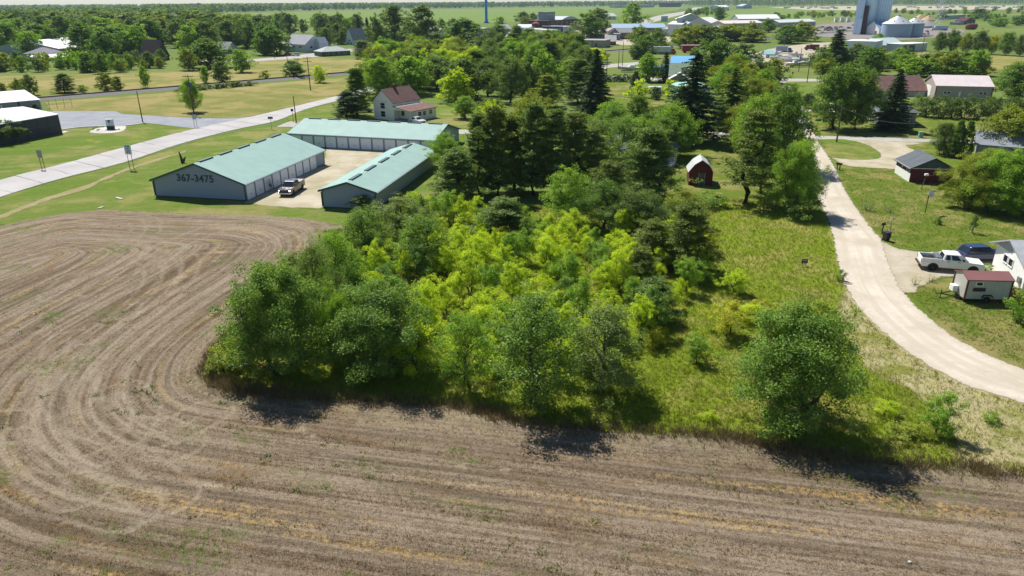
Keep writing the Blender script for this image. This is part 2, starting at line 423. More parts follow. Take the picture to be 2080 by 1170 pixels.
LAWN_B = grass_mat('patchy_lawn', (0.12, 0.17, 0.024), (0.255, 0.22, 0.09), (0.19, 0.235, 0.014), 0.5, 0.35, 0.5, 0.7)
VERGE = grass_mat('dry_verge', (0.22, 0.235, 0.05), (0.40, 0.35, 0.20), (0.31, 0.31, 0.05), 0.72, 0.5, 0.7, 0.8)
CROP = grass_mat('crop_field', (0.135, 0.205, 0.045), (0.175, 0.22, 0.06), (0.155, 0.23, 0.05), 0.3, 0.012, 4, 0.05, stripes=(0.15 + math.pi / 2, 14.0, 0.5))
sheet('storage_lawn', np.vstack([EE[:10], W([(-20, 405), (120, 366), (250, 334), (420, 280), (520, 260), (600, 256), (690, 262), (760, 262), (940, 268), (960, 420), (740, 436)])]), 0.012, LAWN_A, 1.2, 1.0)
sheet('verge', gpoly([(1718, 585), (1748, 622), (1792, 664), (1860, 716), (1960, 772), (2130, 826), (2160, 985), (2080, 970), (1965, 952), (1935, 880), (1860, 800), (1770, 755), (1728, 700), (1702, 640)]), 0.028, VERGE, 0.5, 0.9)
sheet('house_lawn', gpoly([(1690, 340), (1720, 336), (1820, 345), (1900, 365), (2160, 400), (2160, 515), (1990, 512), (1872, 510), (1816, 506), (1784, 492), (1762, 466), (1744, 440), (1720, 407), (1702, 377)]), 0.02, LAWN_B, 0.7, 0.8)
sheet('trailer_lawn', gpoly([(1838, 597), (1880, 577), (1945, 562), (2060, 564), (2160, 566), (2220, 800), (2070, 758), (1950, 704), (1880, 652), (1836, 612)]), 0.02, LAWN_B, 0.5, 0.8)
sheet('garage_lawn', W([(1830, 294), (1880, 290), (2160, 301), (2160, 402), (1900, 367), (1846, 346), (1866, 312)]), 0.024, LAWN_B, 0.8, 0.8)
sheet('island_lawn', gpoly([(1640, 285), (1700, 283), (1740, 288), (1772, 300), (1790, 318), (1760, 325), (1700, 322), (1670, 312)]), 0.055, LAWN_A, 0.6, 0.6)
sheet('corner_lawn', W([(1650, 270), (1622, 240), (1612, 225), (1700, 215), (2160, 215), (2160, 290), (1962, 284), (1808, 279), (1702, 276)]), 0.02, LAWN_B, 1.2, 1.0)
sheet('street_lawn', W([(1592, 166), (1680, 163), (1680, 212), (1640, 205), (1612, 192)]), 0.02, LAWN_A, 1.5, 1.0)
sheet('yard_lawn', W([(1225, 165), (1330, 180), (1480, 210), (1530, 262), (1400, 266), (1250, 262), (1215, 200)]), 0.02, LAWN_B, 1.2, 1.0)
sheet('shed_lawn', W([(1330, 285), (1630, 288), (1650, 340), (1670, 420), (1560, 415), (1400, 405), (1250, 390), (1250, 300)]), 0.012, LAWN_B, 1.2, 1.0)
sheet('farmhouse_lawn', W([(588, 248), (582, 238), (610, 224), (690, 208), (960, 215), (1000, 262), (800, 258)]), 0.02, LAWN_A, 1.2, 1.0)
sheet('office_lawn', W([(-120, 330), (0, 300), (125, 262), (250, 257), (296, 251), (410, 262), (375, 266), (250, 299), (125, 334), (0, 365), (-120, 398)]), 0.02, LAWN_A, 1.5, 1.2)
sheet('roadside_grass', W([(105, 226), (90, 208), (300, 191), (440, 179), (560, 168), (715, 156), (715, 188), (520, 234), (475, 240), (375, 238), (240, 232), (235, 226)]), 0.02, LAWN_DRY, 2.0, 1.5)
sheet('open_grass', W([(-100, 208), (0, 202), (80, 197), (300, 179), (360, 174), (720, 144), (775, 122), (640, 116), (520, 124), (490, 140), (300, 146), (-100, 158)]), 0.02, LAWN_DRY, 3.0, 2.0)
sheet('crop_field', W([(280, 46), (420, 29.5), (560, 25), (760, 21), (1060, 16.5), (1390, 13), (1375, 22), (1290, 30), (1210, 38), (1130, 42), (900, 50), (560, 52)]), 0.05, CROP, 20.0, 5.0)
sheet('pasture', W([(1380, 46), (1420, 30), (1480, 22), (1570, 15.5), (1760, 13.5), (1760, 30), (1600, 40), (1480, 46)]), 0.05, CROP, 15.0, 4.0)
sheet('tree_row_lawn', W([(1800, 125), (1830, 112), (1880, 106), (2160, 120), (2160, 148), (2000, 142), (1880, 136)]), 0.05, LAWN_DRY, 3.0, 2.0)

# ---- roads and yards
def gravel_mat(name, col, dark, lines=None, edge=0.5, amp=0.35):
    t = NT(name); p = t.pos()
    a = t.noise(0.25, p, 5.0, 0.6); b = t.noise(2.5, p, 5.0, 0.7); c = t.noise(18.0, p, 4.0, 0.75)
    k = t.mix(t.rng(a, 0.35, 0.7), col, dark)
    k = t.mix(t.math('MULTIPLY', t.rng(b, 0.45, 0.75), 0.35), k, t.vscale(k, (0.72, 0.70, 0.66)))
    k = t.mix(t.math('MULTIPLY', t.rng(c, 0.5, 0.8), 0.35), k, t.vscale(k, (0.6, 0.6, 0.6)))
    k = t.mix(t.math('MULTIPLY', t.rng(t.attr('sd'), 1.5, 0.1), t.rng(b, 0.35, 0.6, 0.1, 0.75)), k, dark)
    if lines:   # wheel lanes run with the road
        w = t.noise(1.0, t.xyz(t.math('MULTIPLY', t.attr('sd'), 1.3), t.math('MULTIPLY', t.sep(p)[1], 0.03), 0.0), 2.0, 0.5)
        k = t.mix(t.math('MULTIPLY', t.rng(w, 0.42, 0.62), 0.7), k, dark)
    return t.finish_edged(t.pbr(k, 0.95, t.bump(t.math('ADD', b, c), 0.5, 0.04), 0.0, 0.1), amp, edge, 0.12)
def concrete_mat(name, col, ang=0.0, joint=6.0):
    t = NT(name); p = t.pos(); s = t.sep(p)
    a = t.noise(0.12, p, 5.0, 0.6); b = t.noise(1.5, p, 5.0, 0.7)
    k = t.mix(t.rng(a, 0.35, 0.7), col, tuple(x * 0.82 for x in col))
    k = t.mix(t.math('MULTIPLY', t.rng(b, 0.5, 0.8), 0.35), k, t.vscale(k, (0.7, 0.7, 0.72)))
    u = t.math('ADD', t.math('MULTIPLY', s[0], math.cos(ang)), t.math('MULTIPLY', s[1], math.sin(ang)))
    u = t.math('ADD', u, t.math('MULTIPLY', t.noise(0.25, p, 3.0, 0.6), 1.2))
    fr = t.math('FRACT', t.math('DIVIDE', u, joint))
    crack = t.math('MULTIPLY', t.rng(t.math('ABSOLUTE', t.math('SUBTRACT', fr, 0.5)), 0.032, 0.012), t.rng(t.noise(0.09, p, 2.0), 0.3, 0.6))
    k = t.mix(t.math('MULTIPLY', crack, 0.75), k, (0.07, 0.07, 0.075))
    ctr = t.rng(t.math('ABSOLUTE', t.math('SUBTRACT', t.attr('sd'), t.attr('hw'))), 0.14, 0.05)
    return t.finish_edged(t.pbr(k, 0.9, t.bump(b, 0.3, 0.02), 0.0, 0.2), 0.18, 0.4, 0.1)
GRAVEL = gravel_mat('gravel_road_surface', (0.53, 0.48, 0.41), (0.41, 0.36, 0.29), True, 1.1, 0.45)
LOT = gravel_mat('gravel_lot_surface', (0.43, 0.385, 0.30), (0.30, 0.27, 0.17), False, 0.4, 0.8)
SANDY = gravel_mat('sandy_yard_surface', (0.43, 0.385, 0.315), (0.32, 0.28, 0.20), False, 0.4, 0.9)
PALE = gravel_mat('pale_lane_surface', (0.40, 0.385, 0.36), (0.33, 0.315, 0.29), True, 0.4, 0.25)
HWY_ANG = 0.95
CONC = concrete_mat('old_concrete', (0.40, 0.385, 0.385), HWY_ANG, 5.5)
ASPH = gravel_mat('grey_asphalt', (0.27, 0.285, 0.32), (0.225, 0.235, 0.26), False, 0.3, 0.2)
rl, rr = smooth_line(W(ROAD_L_PX), 4), smooth_line(W(ROAD_R_PX), 4)
sheet('gravel_road', np.vstack([rl, rr[::-1]]), 0.062, GRAVEL, 0.45, 0.7)
sheet('driveway', gpoly([(1786, 488), (1820, 505), (1874, 513), (1960, 512), (2060, 530), (2050, 562), (1945, 560), (1880, 575), (1838, 596), (1800, 560)], 3), 0.056, SANDY, 0.5, 0.9)
sheet('street', W([(1560, 262), (1632, 276), (1702, 277), (1808, 280), (1884, 283), (1962, 285), (2200, 292), (2200, 299), (1960, 291), (1884, 289), (1800, 288), (1743, 286), (1640, 283), (1560, 278), (1390, 276), (1200, 274), (960, 273), (760, 268), (640, 263), (590, 258), (560, 258), (590, 246), (640, 254), (760, 259), (960, 264), (1200, 265), (1390, 267)]), 0.040, PALE, 0.9, 0.7)
sheet('gravel_lot', W([(1660, 292), (1690, 322), (1720, 338), (1817, 344), (1840, 330), (1866, 312), (1840, 296), (1880, 290), (1800, 287), (1735, 285)]), 0.048, LOT, 0.6, 0.8)
sheet('concrete_street', W([(1640, 300), (1622, 262), (1604, 225), (1582, 190), (1560, 162), (1548, 150), (1572, 152), (1600, 170), (1622, 200), (1640, 230), (1650, 258), (1664, 300)]), 0.055, PALE, 0.9, 0.7)
sheet('cross_street', W([(1480, 157), (1560, 159), (1680, 161), (1680, 165), (1592, 166), (1560, 164), (1480, 162)]), 0.045, PALE, 1.5, 0.8)
sheet('side_drive', W([(1625, 221), (1660, 219), (1720, 223), (1720, 229), (1660, 227), (1632, 228)]), 0.048, SANDY, 0.8, 0.7)
hl = smooth_line(W([(-200, 432), (0, 366), (125, 334), (250, 300), (375, 267), (520, 235), (620, 211), (700, 191), (760, 174)]), 4)
hr = smooth_line(W([(-200, 470), (0, 401), (125, 363), (250, 331), (375, 290), (480, 263), (560, 246), (622, 222), (705, 200), (770, 181)]), 4)
sheet('highway', np.vstack([hl, hr[::-1]]), 0.066, CONC, 0.9, 0.6)
sheet('parking_lot', W([(60, 232), (107, 226), (235, 226), (250, 232), (375, 239), (470, 241), (520, 236), (410, 263), (296, 250), (250, 256), (175, 257), (122, 263), (60, 262)]), 0.045, ASPH, 1.2, 0.6)
sheet('storage_yard', W([(495, 412), (560, 420), (655, 424), (725, 372), (850, 303), (880, 310), (660, 300), (660, 330), (560, 372)]), 0.034, LOT, 0.7, 1.0)
sheet('dirt_track', np.vstack([smooth_line(W([(-60, 452), (0, 437), (90, 402), (170, 378), (230, 352), (300, 328), (380, 305)]), 3), smooth_line(W([(-60, 460), (0, 445), (90, 410), (170, 386), (232, 358), (300, 333), (380, 309)]), 3)[::-1]]), 0.034, gravel_mat('worn_track', (0.30, 0.26, 0.15), (0.22, 0.19, 0.085), False, 0.3, 0.9), 0.7, 1.0)
sheet('far_drive', W([(380, 122), (500, 121), (570, 116), (640, 108), (700, 100), (800, 92), (810, 96), (700, 106), (640, 116), (560, 122), (500, 126), (380, 128)]), 0.045, PALE, 2.0, 1.0)
sheet('town_street', W([(1030, 108), (1060, 98), (1110, 86), (1160, 70), (1176, 70), (1130, 88), (1080, 102), (1050, 115), (1030, 116)]), 0.045, PALE, 2.0, 1.0)
sheet('crossing_lane', W([(1180, 145), (1230, 131), (1310, 125), (1310, 131), (1235, 138), (1190, 152)]), 0.045, PALE, 1.5, 1.0)
sheet('far_road', W([(1290, 46), (1335, 32), (1390, 23), (1410, 15), (1430, 15), (1405, 25), (1360, 36), (1310, 50)]), 0.06, PALE, 8.0, 3.0)
sheet('lane', W([(1180, 156), (1200, 152), (1300, 156), (1370, 160), (1370, 165), (1300, 163), (1200, 160)]), 0.045, PALE, 1.5, 1.0)
sheet('boat_yard', W([(1480, 140), (1490, 122), (1560, 100), (1640, 88), (1690, 86), (1700, 108), (1640, 122), (1600, 138), (1540, 142)]), 0.045, SANDY, 3.0, 2.0)
sheet('grain_yard', W([(1600, 66), (1660, 50), (1760, 43), (1850, 52), (1960, 60), (1960, 70), (1860, 80), (1780, 84), (1700, 78)]), 0.045, gravel_mat('cinder_yard', (0.24, 0.215, 0.205), (0.19, 0.17, 0.15), False, 0.2, 2.0), 4.0, 3.0)
sheet('town_yard', W([(1050, 82), (1130, 62), (1300, 56), (1460, 52), (1500, 62), (1400, 80), (1290, 92), (1160, 90)]), 0.04, SANDY, 5.0, 3.0)
sheet('truck_lot', W([(1560, 14.5), (1700, 12.5), (2100, 11), (2100, 19), (1800, 21), (1640, 20)]), 0.06, SANDY, 20.0, 8.0)

# ---- railway: ballast bed, sleepers, two rails, along one straight line
ra, rb = G(80, 203), G(720, 149)
rdir = (rb - ra).normalized(); rnor = Vector((-rdir.y, rdir.x, 0)); ral = -60.0; rbl = 640.0
BAL = gravel_mat('ballast_stone', (0.22, 0.21, 0.215), (0.17, 0.165, 0.165), False, 0.5, 0.2)
rw = thing('railway', 'single railway track on grey ballast crossing behind the lawns', 'railway', ra, math.atan2(rdir.y, rdir.x))
mb = MB(); mb.prism([(-3.4, 0.0), (3.4, 0.0), (1.9, 0.55), (-1.9, 0.55)], ral, rbl, 'x'); mb.build('ballast', BAL, rw)
t_ = NT('ballast_plain'); nn = t_.noise(4.0, t_.pos(), 5.0, 0.8)
BAL2 = t_.finish(t_.pbr(t_.mix(t_.rng(nn, 0.35, 0.7), (0.24, 0.23, 0.235), (0.12, 0.115, 0.115)), 0.95, t_.bump(nn, 0.8, 0.1), 0.0, 0.1))
rw.children[0].data.materials[0] = BAL2
sleepers = MB(); x = ral
while x < 330: sleepers.box(x, x + 0.25, -1.25, 1.25, 0.5, 0.63); x += 0.62
tag(sleepers.build('sleepers', flat((0.055, 0.045, 0.04), 0.9), rw), kind='stuff')
for yy in (-0.72, 0.72):
    MB().box(ral, rbl, yy - 0.05, yy + 0.05, 0.63, 0.8).build('rail', flat((0.05, 0.04, 0.038), 0.5, 0.4), rw)
# ------------------------------------------------------------------ foliage
def leaf_mat(name, dark, mid, light, trans=0.38, gloss=0.018, vary=0.22):
    t = NT(name); v = t.attr('tint')
    rnd = t.n('ObjectInfo').outputs['Random']
    c = t.ramp(v, [(0.0, dark), (0.5, mid), (1.0, light)])
    c = t.mix(t.math('MULTIPLY', rnd, vary), c, t.vscale(c, (1.35, 1.12, 0.8)))
    c = t.mix(t.math('MULTIPLY', t.math('FRACT', t.math('MULTIPLY', rnd, 7.3)), vary), c, t.vscale(c, (0.62, 0.72, 0.85)))
    d = t.n('BsdfDiffuse', {'Color': c}).outputs[0]
    tr = t.n('BsdfTranslucent', {'Color': t.vscale(c, (1.25, 1.2, 0.6))}).outputs[0]
    g = t.n('BsdfGlossy', {'Color': (0.9, 0.95, 1.0, 1), 'Roughness': 0.6}).outputs[0]
    m = t.n('MixShader', {0: trans, 1: d, 2: tr}).outputs[0]
    return t.finish(t.n('MixShader', {0: gloss, 1: m, 2: g}).outputs[0])
LEAF = {
    'elm':   leaf_mat('elm_leaves', (0.085, 0.175, 0.026), (0.165, 0.29, 0.04), (0.28, 0.415, 0.072), 0.42, 0.018, 0.16),
    'grey':  leaf_mat('greygreen_leaves', (0.105, 0.175, 0.038), (0.18, 0.26, 0.055), (0.28, 0.355, 0.10), 0.40),
    'lime':  leaf_mat('lime_leaves', (0.29, 0.425, 0.015), (0.45, 0.595, 0.022), (0.61, 0.73, 0.05), 0.49, 0.012, 0.16),
    'fresh': leaf_mat('fresh_green_leaves', (0.125, 0.26, 0.018), (0.215, 0.38, 0.028), (0.32, 0.48, 0.048), 0.45, 0.018, 0.16),
    'box':   leaf_mat('yellowgreen_leaves', (0.13, 0.195, 0.016), (0.235, 0.30, 0.024), (0.34, 0.395, 0.045), 0.42),
    'maple': leaf_mat('maple_leaves', (0.06, 0.14, 0.016), (0.125, 0.235, 0.026), (0.215, 0.335, 0.042), 0.40),
    'dull':  leaf_mat('dull_green_leaves', (0.07, 0.13, 0.026), (0.13, 0.21, 0.042), (0.205, 0.295, 0.065), 0.40),
    'pine':  leaf_mat('pine_needles', (0.075, 0.14, 0.03), (0.15, 0.24, 0.048), (0.27, 0.37, 0.085), 0.36),
    'spruce': leaf_mat('spruce_needles', (0.038, 0.075, 0.032), (0.075, 0.128, 0.05), (0.14, 0.205, 0.085), 0.25),
    'cedar': leaf_mat('cedar_needles', (0.085, 0.135, 0.022), (0.155, 0.215, 0.038), (0.25, 0.31, 0.065), 0.34),
    'dead':  leaf_mat('dead_twigs', (0.14, 0.12, 0.10), (0.22, 0.20, 0.17), (0.30, 0.27, 0.24), 0.1, 0.0),
    'gold':  leaf_mat('golden_leaves', (0.28, 0.32, 0.012), (0.42, 0.45, 0.018), (0.55, 0.56, 0.035), 0.46),
}
def bark_mat(name, col):
    t = NT(name); n = t.noise(9.0, t.vscale(t.obj(), (1, 1, 0.25)), 5.0, 0.7)
    return t.finish(t.pbr(t.mix(t.rng(n, 0.35, 0.7), tuple(x * 0.5 for x in col), col), 0.95, t.bump(n, 0.8, 0.03), 0.0, 0.1))
BARK = bark_mat('grey_bark', (0.13, 0.11, 0.09)); BARKD = bark_mat('dark_bark', (0.075, 0.058, 0.045))

def unit(v): return v / (np.linalg.norm(v, axis=-1, keepdims=True) + 1e-9)
class Tree:
    def __init__(self, seed): self.g = np.random.default_rng(seed); self.mb = MB(); self.C = []; self.N = []; self.D = []; self.S = []; self.A = []; self.T = []
    def limb(self, a, b, r0, r1, sag=0.0, k=4, n=5):
        a, b = np.array(a, float), np.array(b, float); pts = []; L = np.linalg.norm(b - a)
        j = self.g.normal(0, 0.04 * L, (k + 1, 3)); j[0] = 0
        for i in range(k + 1):
            t = i / k; p = a + (b - a) * t + j[i] * math.sin(math.pi * min(t, 0.9)); p[2] += sag * math.sin(math.pi * t) * L; pts.append(p)
        self.mb.tube(pts, [r0 + (r1 - r0) * i / k for i in range(k + 1)], n, False); return pts
    def clump(self, c, rad, n, size, aspect=0.6, up=0.6, outw=None, flat=0.92, tint=None, needle=False, dirn=None):
        g = self.g; c = np.array(c, float)
        off = unit(g.normal(size=(n, 3))) * (g.random((n, 1)) ** 0.5) * rad; off[:, 2] *= flat
        nrm = g.normal(size=(n, 3)) * 0.75; nrm[:, 2] += up
        if outw is not None: nrm += np.array(outw) * 0.5
        nrm = unit(nrm); d = g.normal(size=(n, 3))
        if dirn is not None: d = d * 0.45 + np.array(dirn)
        d = unit(d - (d * nrm).sum(1, keepdims=True) * nrm)
        self.C.append(c + off); self.N.append(nrm); self.D.append(d)
        self.S.append(size * g.uniform(0.65, 1.3, n)); self.A.append(np.full(n, aspect))
        t0 = g.normal(0.5, 0.2) if tint is None else tint
        hz = off[:, 2] / (rad * flat + 1e-6)
        self.T.append(np.clip(t0 + g.normal(0, 0.16, n), 0, 1))
    def done(self, name):
        C, N, D = map(np.concatenate, (self.C, self.N, self.D)); S, A, T = map(np.concatenate, (self.S, self.A, self.T))
        B = np.cross(N, D); a = D * S[:, None] * 0.5; b = B * (S * A)[:, None] * 0.5; fold = N * (S * 0.10)[:, None]
        V = np.stack([C - a, C + b + fold, C + a, C - b + fold], 1).reshape(-1, 3)
        q = np.arange(len(V)).reshape(-1, 4)
        crown = np_mesh(name + '_crown', V, q, {'tint': np.repeat(T, 4)})
        trunk = self.mb.mesh(name + '_trunk', True) if self.mb.v else None
        ext = np.percentile(np.abs(V[:, :2]), 97.5)
        return trunk, crown, float(np.percentile(V[:, 2], 99.3)), float(ext)

def broadleaf(seed, H=9.0, Rr=3.6, low=0.18, limbs=14, subs=6, per=60, leaf=0.22, clr=0.55, stems=1, top=0.75, droop=0.0, gap=0.0, up=0.55, fill=0):
    """deciduous tree: limbs leave the trunk, twigs leave the limbs, leaf clumps sit on the twigs"""
    T = Tree(seed); g = T.g
    bases = [(0, 0)] if stems == 1 else [(math.cos(a) * 0.28 * Rr, math.sin(a) * 0.28 * Rr) for a in g.uniform(0, 6.28, stems)]
    lob = g.uniform(0, 6.28, 3); la = g.uniform(0.08, 0.22, 3)
    def env(az, h):     # crown radius at a height fraction h
        k = math.sin(math.pi * min(1, max(0.0, (h - low * 0.6) / (1.04 - low * 0.6))) ** 0.75) ** 0.75 if h < 1.03 else 0.0
        return Rr * k * (1 + sum(a * math.sin((i + 2) * az + l + 3 * h) for i, (a, l) in enumerate(zip(la, lob))))
    for bi, (bx, by) in enumerate(bases):
        tip = np.array([bx * 2.2 + g.normal(0, 0.05 * Rr), by * 2.2 + g.normal(0, 0.05 * Rr), H * (0.86 if stems == 1 else g.uniform(0.7, 0.9))])
        r0 = 0.022 * H / math.sqrt(stems) + 0.02
        trk = T.limb((bx * 0.4, by * 0.4, -0.15), tip, r0, r0 * 0.15, 0, 6, 7)
        nl = max(3, limbs // stems)
        for i in range(nl):
            h0 = low + (top - low) * (i + g.uniform(-.3, .5)) / nl; h0 = min(max(h0, 0.06), 0.85)
            az = i * 2.4 + bi * 1.7 + g.uniform(-0.5, 0.5)
            t = h0 / 0.86; k = min(int(t * 6), 5); st = trk[k] + (trk[k + 1] - trk[k]) * (t * 6 - k if t < 1 else 1)
            hz = min(1.0, h0 + g.uniform(0.08, 0.26))
            rr = env(az, hz) * g.uniform(0.75, 1.05)
            en = np.array([math.cos(az) * rr + bx * 0.5, math.sin(az) * rr + by * 0.5, H * (hz - droop)])
            lp = T.limb(st, en, r0 * 0.5 * (1.05 - h0), r0 * 0.07, 0.06 - droop * 0.3, 4, 4)
            for s in range(subs):
                if g.random() < gap: continue
                f = g.uniform(0.3, 1.05); q = np.array(lp[0]) + (np.array(lp[-1]) - np.array(lp[0])) * min(f, 1.0)
                kk = min(int(f * 4), 3); q = np.array(lp[kk]) + (np.array(lp[kk + 1]) - np.array(lp[kk])) * min(1, f * 4 - kk)
                e = q + g.normal(0, 1, 3) * np.array([0.16, 0.16, 0.15]) * Rr + np.array([0, 0, 0.03 * H])
                e[2] = max(e[2], 0.25 * clr)
                if s % 2 == 0: T.mb.tube([q, (q + e) / 2 + g.normal(0, 0.03, 3), e], [r0 * 0.10, r0 * 0.07, r0 * 0.03], 3, False)
                ow = unit(np.array([e[0], e[1], 0.3 * (e[2] - H * 0.5)]))
                T.clump(e, clr * g.uniform(0.7, 1.35), int(per * g.uniform(0.6, 1.3)), leaf, 0.62, up, ow)
    for _ in range(fill):     # inner leaves
        h = g.uniform(low * 0.6, 0.97); az = g.uniform(0, 6.28); rr = env(az, h) * g.uniform(0.35, 0.98)
        T.clump((math.cos(az) * rr, math.sin(az) * rr, H * h), clr * g.uniform(0.7, 1.2), int(per * 0.8), leaf, 0.62, up, np.array([math.cos(az), math.sin(az), 0.3]))
    for s in range(max(3, limbs // 3)):   # leader twigs
        e = np.array([g.normal(0, 0.16 * Rr), g.normal(0, 0.16 * Rr), H * g.uniform(0.86, 1.0)])
        T.clump(e, clr * g.uniform(0.5, 0.9), int(per * 0.7), leaf, 0.62, up)
    return T.done('tree')
def spruce(seed, H=14.0, Rr=2.9, per=9, leaf=0.5, step=0.42, open_=0.0, low=0.05, droop=0.28, taper=1.0):
    T = Tree(seed); g = T.g
    T.limb((0, 0, -0.2), (g.normal(0, .1), g.normal(0, .1), H * 0.99), 0.017 * H + 0.03, 0.015, 0, 6, 7)
    z = H * low
    while z < H * 0.985:
        f = z / H; rr = Rr * max(0.05, (1 - f)) ** (0.78 * taper) * g.uniform(0.82, 1.12); nb = max(4, int(9 * (1 - f) + 4)); a0 = g.uniform(0, 6.28)
        for b in range(nb):
            if g.random() < open_: continue
            az = a0 + b * 6.283 / nb + g.normal(0, 0.12); L = rr * g.uniform(0.7, 1.15); zz = z + g.normal(0, 0.12)
            d = np.array([math.cos(az), math.sin(az), 0])
            k = max(3, int(L / (leaf * 0.55))); tint = np.clip(g.normal(0.45, 0.2), 0, 1)
            T.mb.tube([d * 0.05 + [0, 0, zz], d * L * 0.9 + [0, 0, zz - droop * L * 0.75]], [0.012 + 0.006 * L, 0.006], 3, False)
            for i in range(k):
                u = (i + 0.7) / k; c = d * L * u + np.array([0, 0, zz - droop * L * u ** 1.2 + 0.10 * L * max(0, u - 0.7)])
                T.clump(c, 0.12 + 0.20 * L * (1 - abs(u - 0.45)) * 0.6, per, leaf * (0.75 + 0.35 * (1 - u)), 0.36, 0.55, None, 0.45, tint + 0.25 * (u - 0.5), dirn=d * 0.9 + np.array([0, 0, -0.15]))
        z += step * g.uniform(0.8, 1.2) * (0.55 + 0.6 * (1 - f))
    T.clump((0, 0, H * 0.985), 0.12, 14, leaf * 0.7, 0.3, 0.2, dirn=(0, 0, 1))
    return T.done('spruce')
def pine(seed, H=13.0, Rr=2.6, low=0.12, whorl=17, per=26, leaf=0.42, gap=0.12, clr=0.42):
    """pine: whorled limbs turning up at the ends, needle tufts in plates"""
    T = Tree(seed); g = T.g
    bend = g.normal(0, 0.25, 2)
    T.limb((0, 0, -0.2), (bend[0], bend[1], H * 0.97), 0.016 * H + 0.03, 0.02, 0, 7, 7)
    for w in range(whorl):
        f = low + (0.96 - low) * (w + g.uniform(-.2, .2)) / whorl; rr = Rr * ((1 - f) ** 0.62 * min(1.0, 0.55 + 1.8 * f) * 1.12 + 0.05) * g.uniform(0.66, 1.12)
        nb = g.integers(4, 7); a0 = g.uniform(0, 6.28)
        for b in range(nb):
            if g.random() < gap: continue
            az = a0 + b * 6.283 / nb + g.normal(0, 0.2); L = rr * g.uniform(0.6, 1.15); d = np.array([math.cos(az), math.sin(az), 0])
            st = np.array([bend[0] * f, bend[1] * f, H * f]); en = st + d * L + np.array([0, 0, L * g.uniform(0.02, 0.30)])
            T.mb.tube([st, (st + en) / 2 - np.array([0, 0, 0.05 * L]), en], [0.05 * (1.1 - f) + 0.01, 0.03, 0.01], 3, False)
            for i in range(5):
                u = g.uniform(0.35, 1.05); c = st + (en - st) * u + g.normal(0, 0.16, 3) * L * np.array([1, 1, 0.35])
                T.clump(c, clr * g.uniform(0.7, 1.3), per, leaf, 0.26, 0.7, d, 0.55, None, dirn=d * 0.4 + np.array([0, 0, 0.35]))
    T.clump((bend[0], bend[1], H * 0.985), 0.3, 25, leaf, 0.25, 0.3, dirn=(0, 0, 1))
    return T.done('pine')
def column(seed, H=5.0, Rr=0.8, n=5200, leaf=0.2):
    T = Tree(seed); g = T.g
    T.limb((0, 0, -0.1), (0, 0, H * 0.9), 0.07, 0.02)
    for i in range(n // 26):
        f = g.uniform(0.02, 0.99); az = g.uniform(0, 6.28); r_ = Rr * (min(1, f * 5 + 0.45) * max(0.0, 1 - f) ** 0.5 * 1.05) * g.uniform(0.72, 1.0)
        d = np.array([math.cos(az), math.sin(az), 0.0])
        T.clump(d * r_ + np.array([0, 0, H * f]), 0.2, 26, leaf, 0.35, 0.25, d, 1.2, dirn=(d[0] * 0.3, d[1] * 0.3, 1.0))
    return T.done('column')
LIB = {}
def lib(kind, *variants): LIB[kind] = variants
# near trees
lib('bushy', *[broadleaf(s, 8.5, 3.9, 0.05, 30, 9, 160, 0.145, 0.66, 3, 0.8, fill=70) for s in (1, 2, 3)])
lib('airy', *[broadleaf(s, 8.5, 3.3, 0.10, 22, 8, 92, 0.15, 0.60, 1, 0.82, 0.02, 0.12, fill=40) for s in (4, 5, 6)])
lib('sapling', *[broadleaf(s, 4.6, 1.7, 0.16, 15, 7, 74, 0.125, 0.36, 2, 0.82, up=0.8) for s in (7, 8, 9, 10)])
lib('shrub', *[broadleaf(s, 2.6, 1.5, 0.05, 15, 5, 50, 0.13, 0.32, 4, 0.85, up=0.8) for s in (11, 12, 13)])
lib('round', *[broadleaf(s, 11.0, 4.6, 0.14, 26, 8, 64, 0.27, 0.80, 1, 0.8, fill=130) for s in (14, 15, 16)])
lib('tall', *[broadleaf(s, 14.0, 3.9, 0.12, 30, 7, 60, 0.30, 0.80, 1, 0.85, fill=110) for s in (17, 18)])
lib('pine', *[pine(s, 13.0, 3.0, 0.10, 22, 40, 0.33, 0.08, 0.52) for s in (21, 22, 23)])
lib('scrubpine', *[pine(s, 10.0, 3.0, 0.04, 18, 36, 0.33, 0.02, 0.58) for s in (24, 25)])
lib('openpine', *[pine(s, 12.0, 3.2, 0.22, 11, 30, 0.34, 0.25, 0.42) for s in (26,)])
lib('spruce', *[spruce(s) for s in (31, 32)])
lib('ragged', *[spruce(s, 15.0, 4.1, 9, 0.55, 0.55, 0.22, 0.10, 0.2, 0.9) for s in (33, 34)])
lib('column', column(41))
# far trees, coarser leaves
lib('fround', *[broadleaf(s, 11.0, 4.6, 0.05, 16, 5, 30, 0.58, 0.95, 1, 0.8, fill=85) for s in (51, 52, 53, 54)])
lib('ftall', *[broadleaf(s, 15.0, 4.2, 0.06, 18, 5, 30, 0.58, 0.95, 1, 0.85, fill=95) for s in (55, 56)])
lib('fspruce', *[spruce(s, 14.0, 3.0, 4, 0.95, 0.9) for s in (57, 58)])
lib('fpine', *[pine(s, 12.0, 3.0, 0.06, 16, 16, 0.6, 0.0, 0.8) for s in (59, 60)])
lib('fshrub', *[broadleaf(s, 3.5, 2.2, 0.03, 12, 4, 18, 0.45, 0.55, 3, 0.85) for s in (61, 62)])
lib('broom', *[broadleaf(s, 2.2, 1.3, 0.1, 16, 5, 8, 0.10, 0.3, 5, 0.9) for s in (63,)])
for k_, vs_ in LIB.items():
    for tr_, cr_, h_, r_ in vs_:
        if tr_ is not None and not tr_.materials: tr_.materials.append(BARKD if k_ in ('pine', 'spruce', 'ragged', 'fspruce', 'fpine', 'scrubpine', 'openpine') else BARK)
        cr_.materials.append(LEAF['elm'])
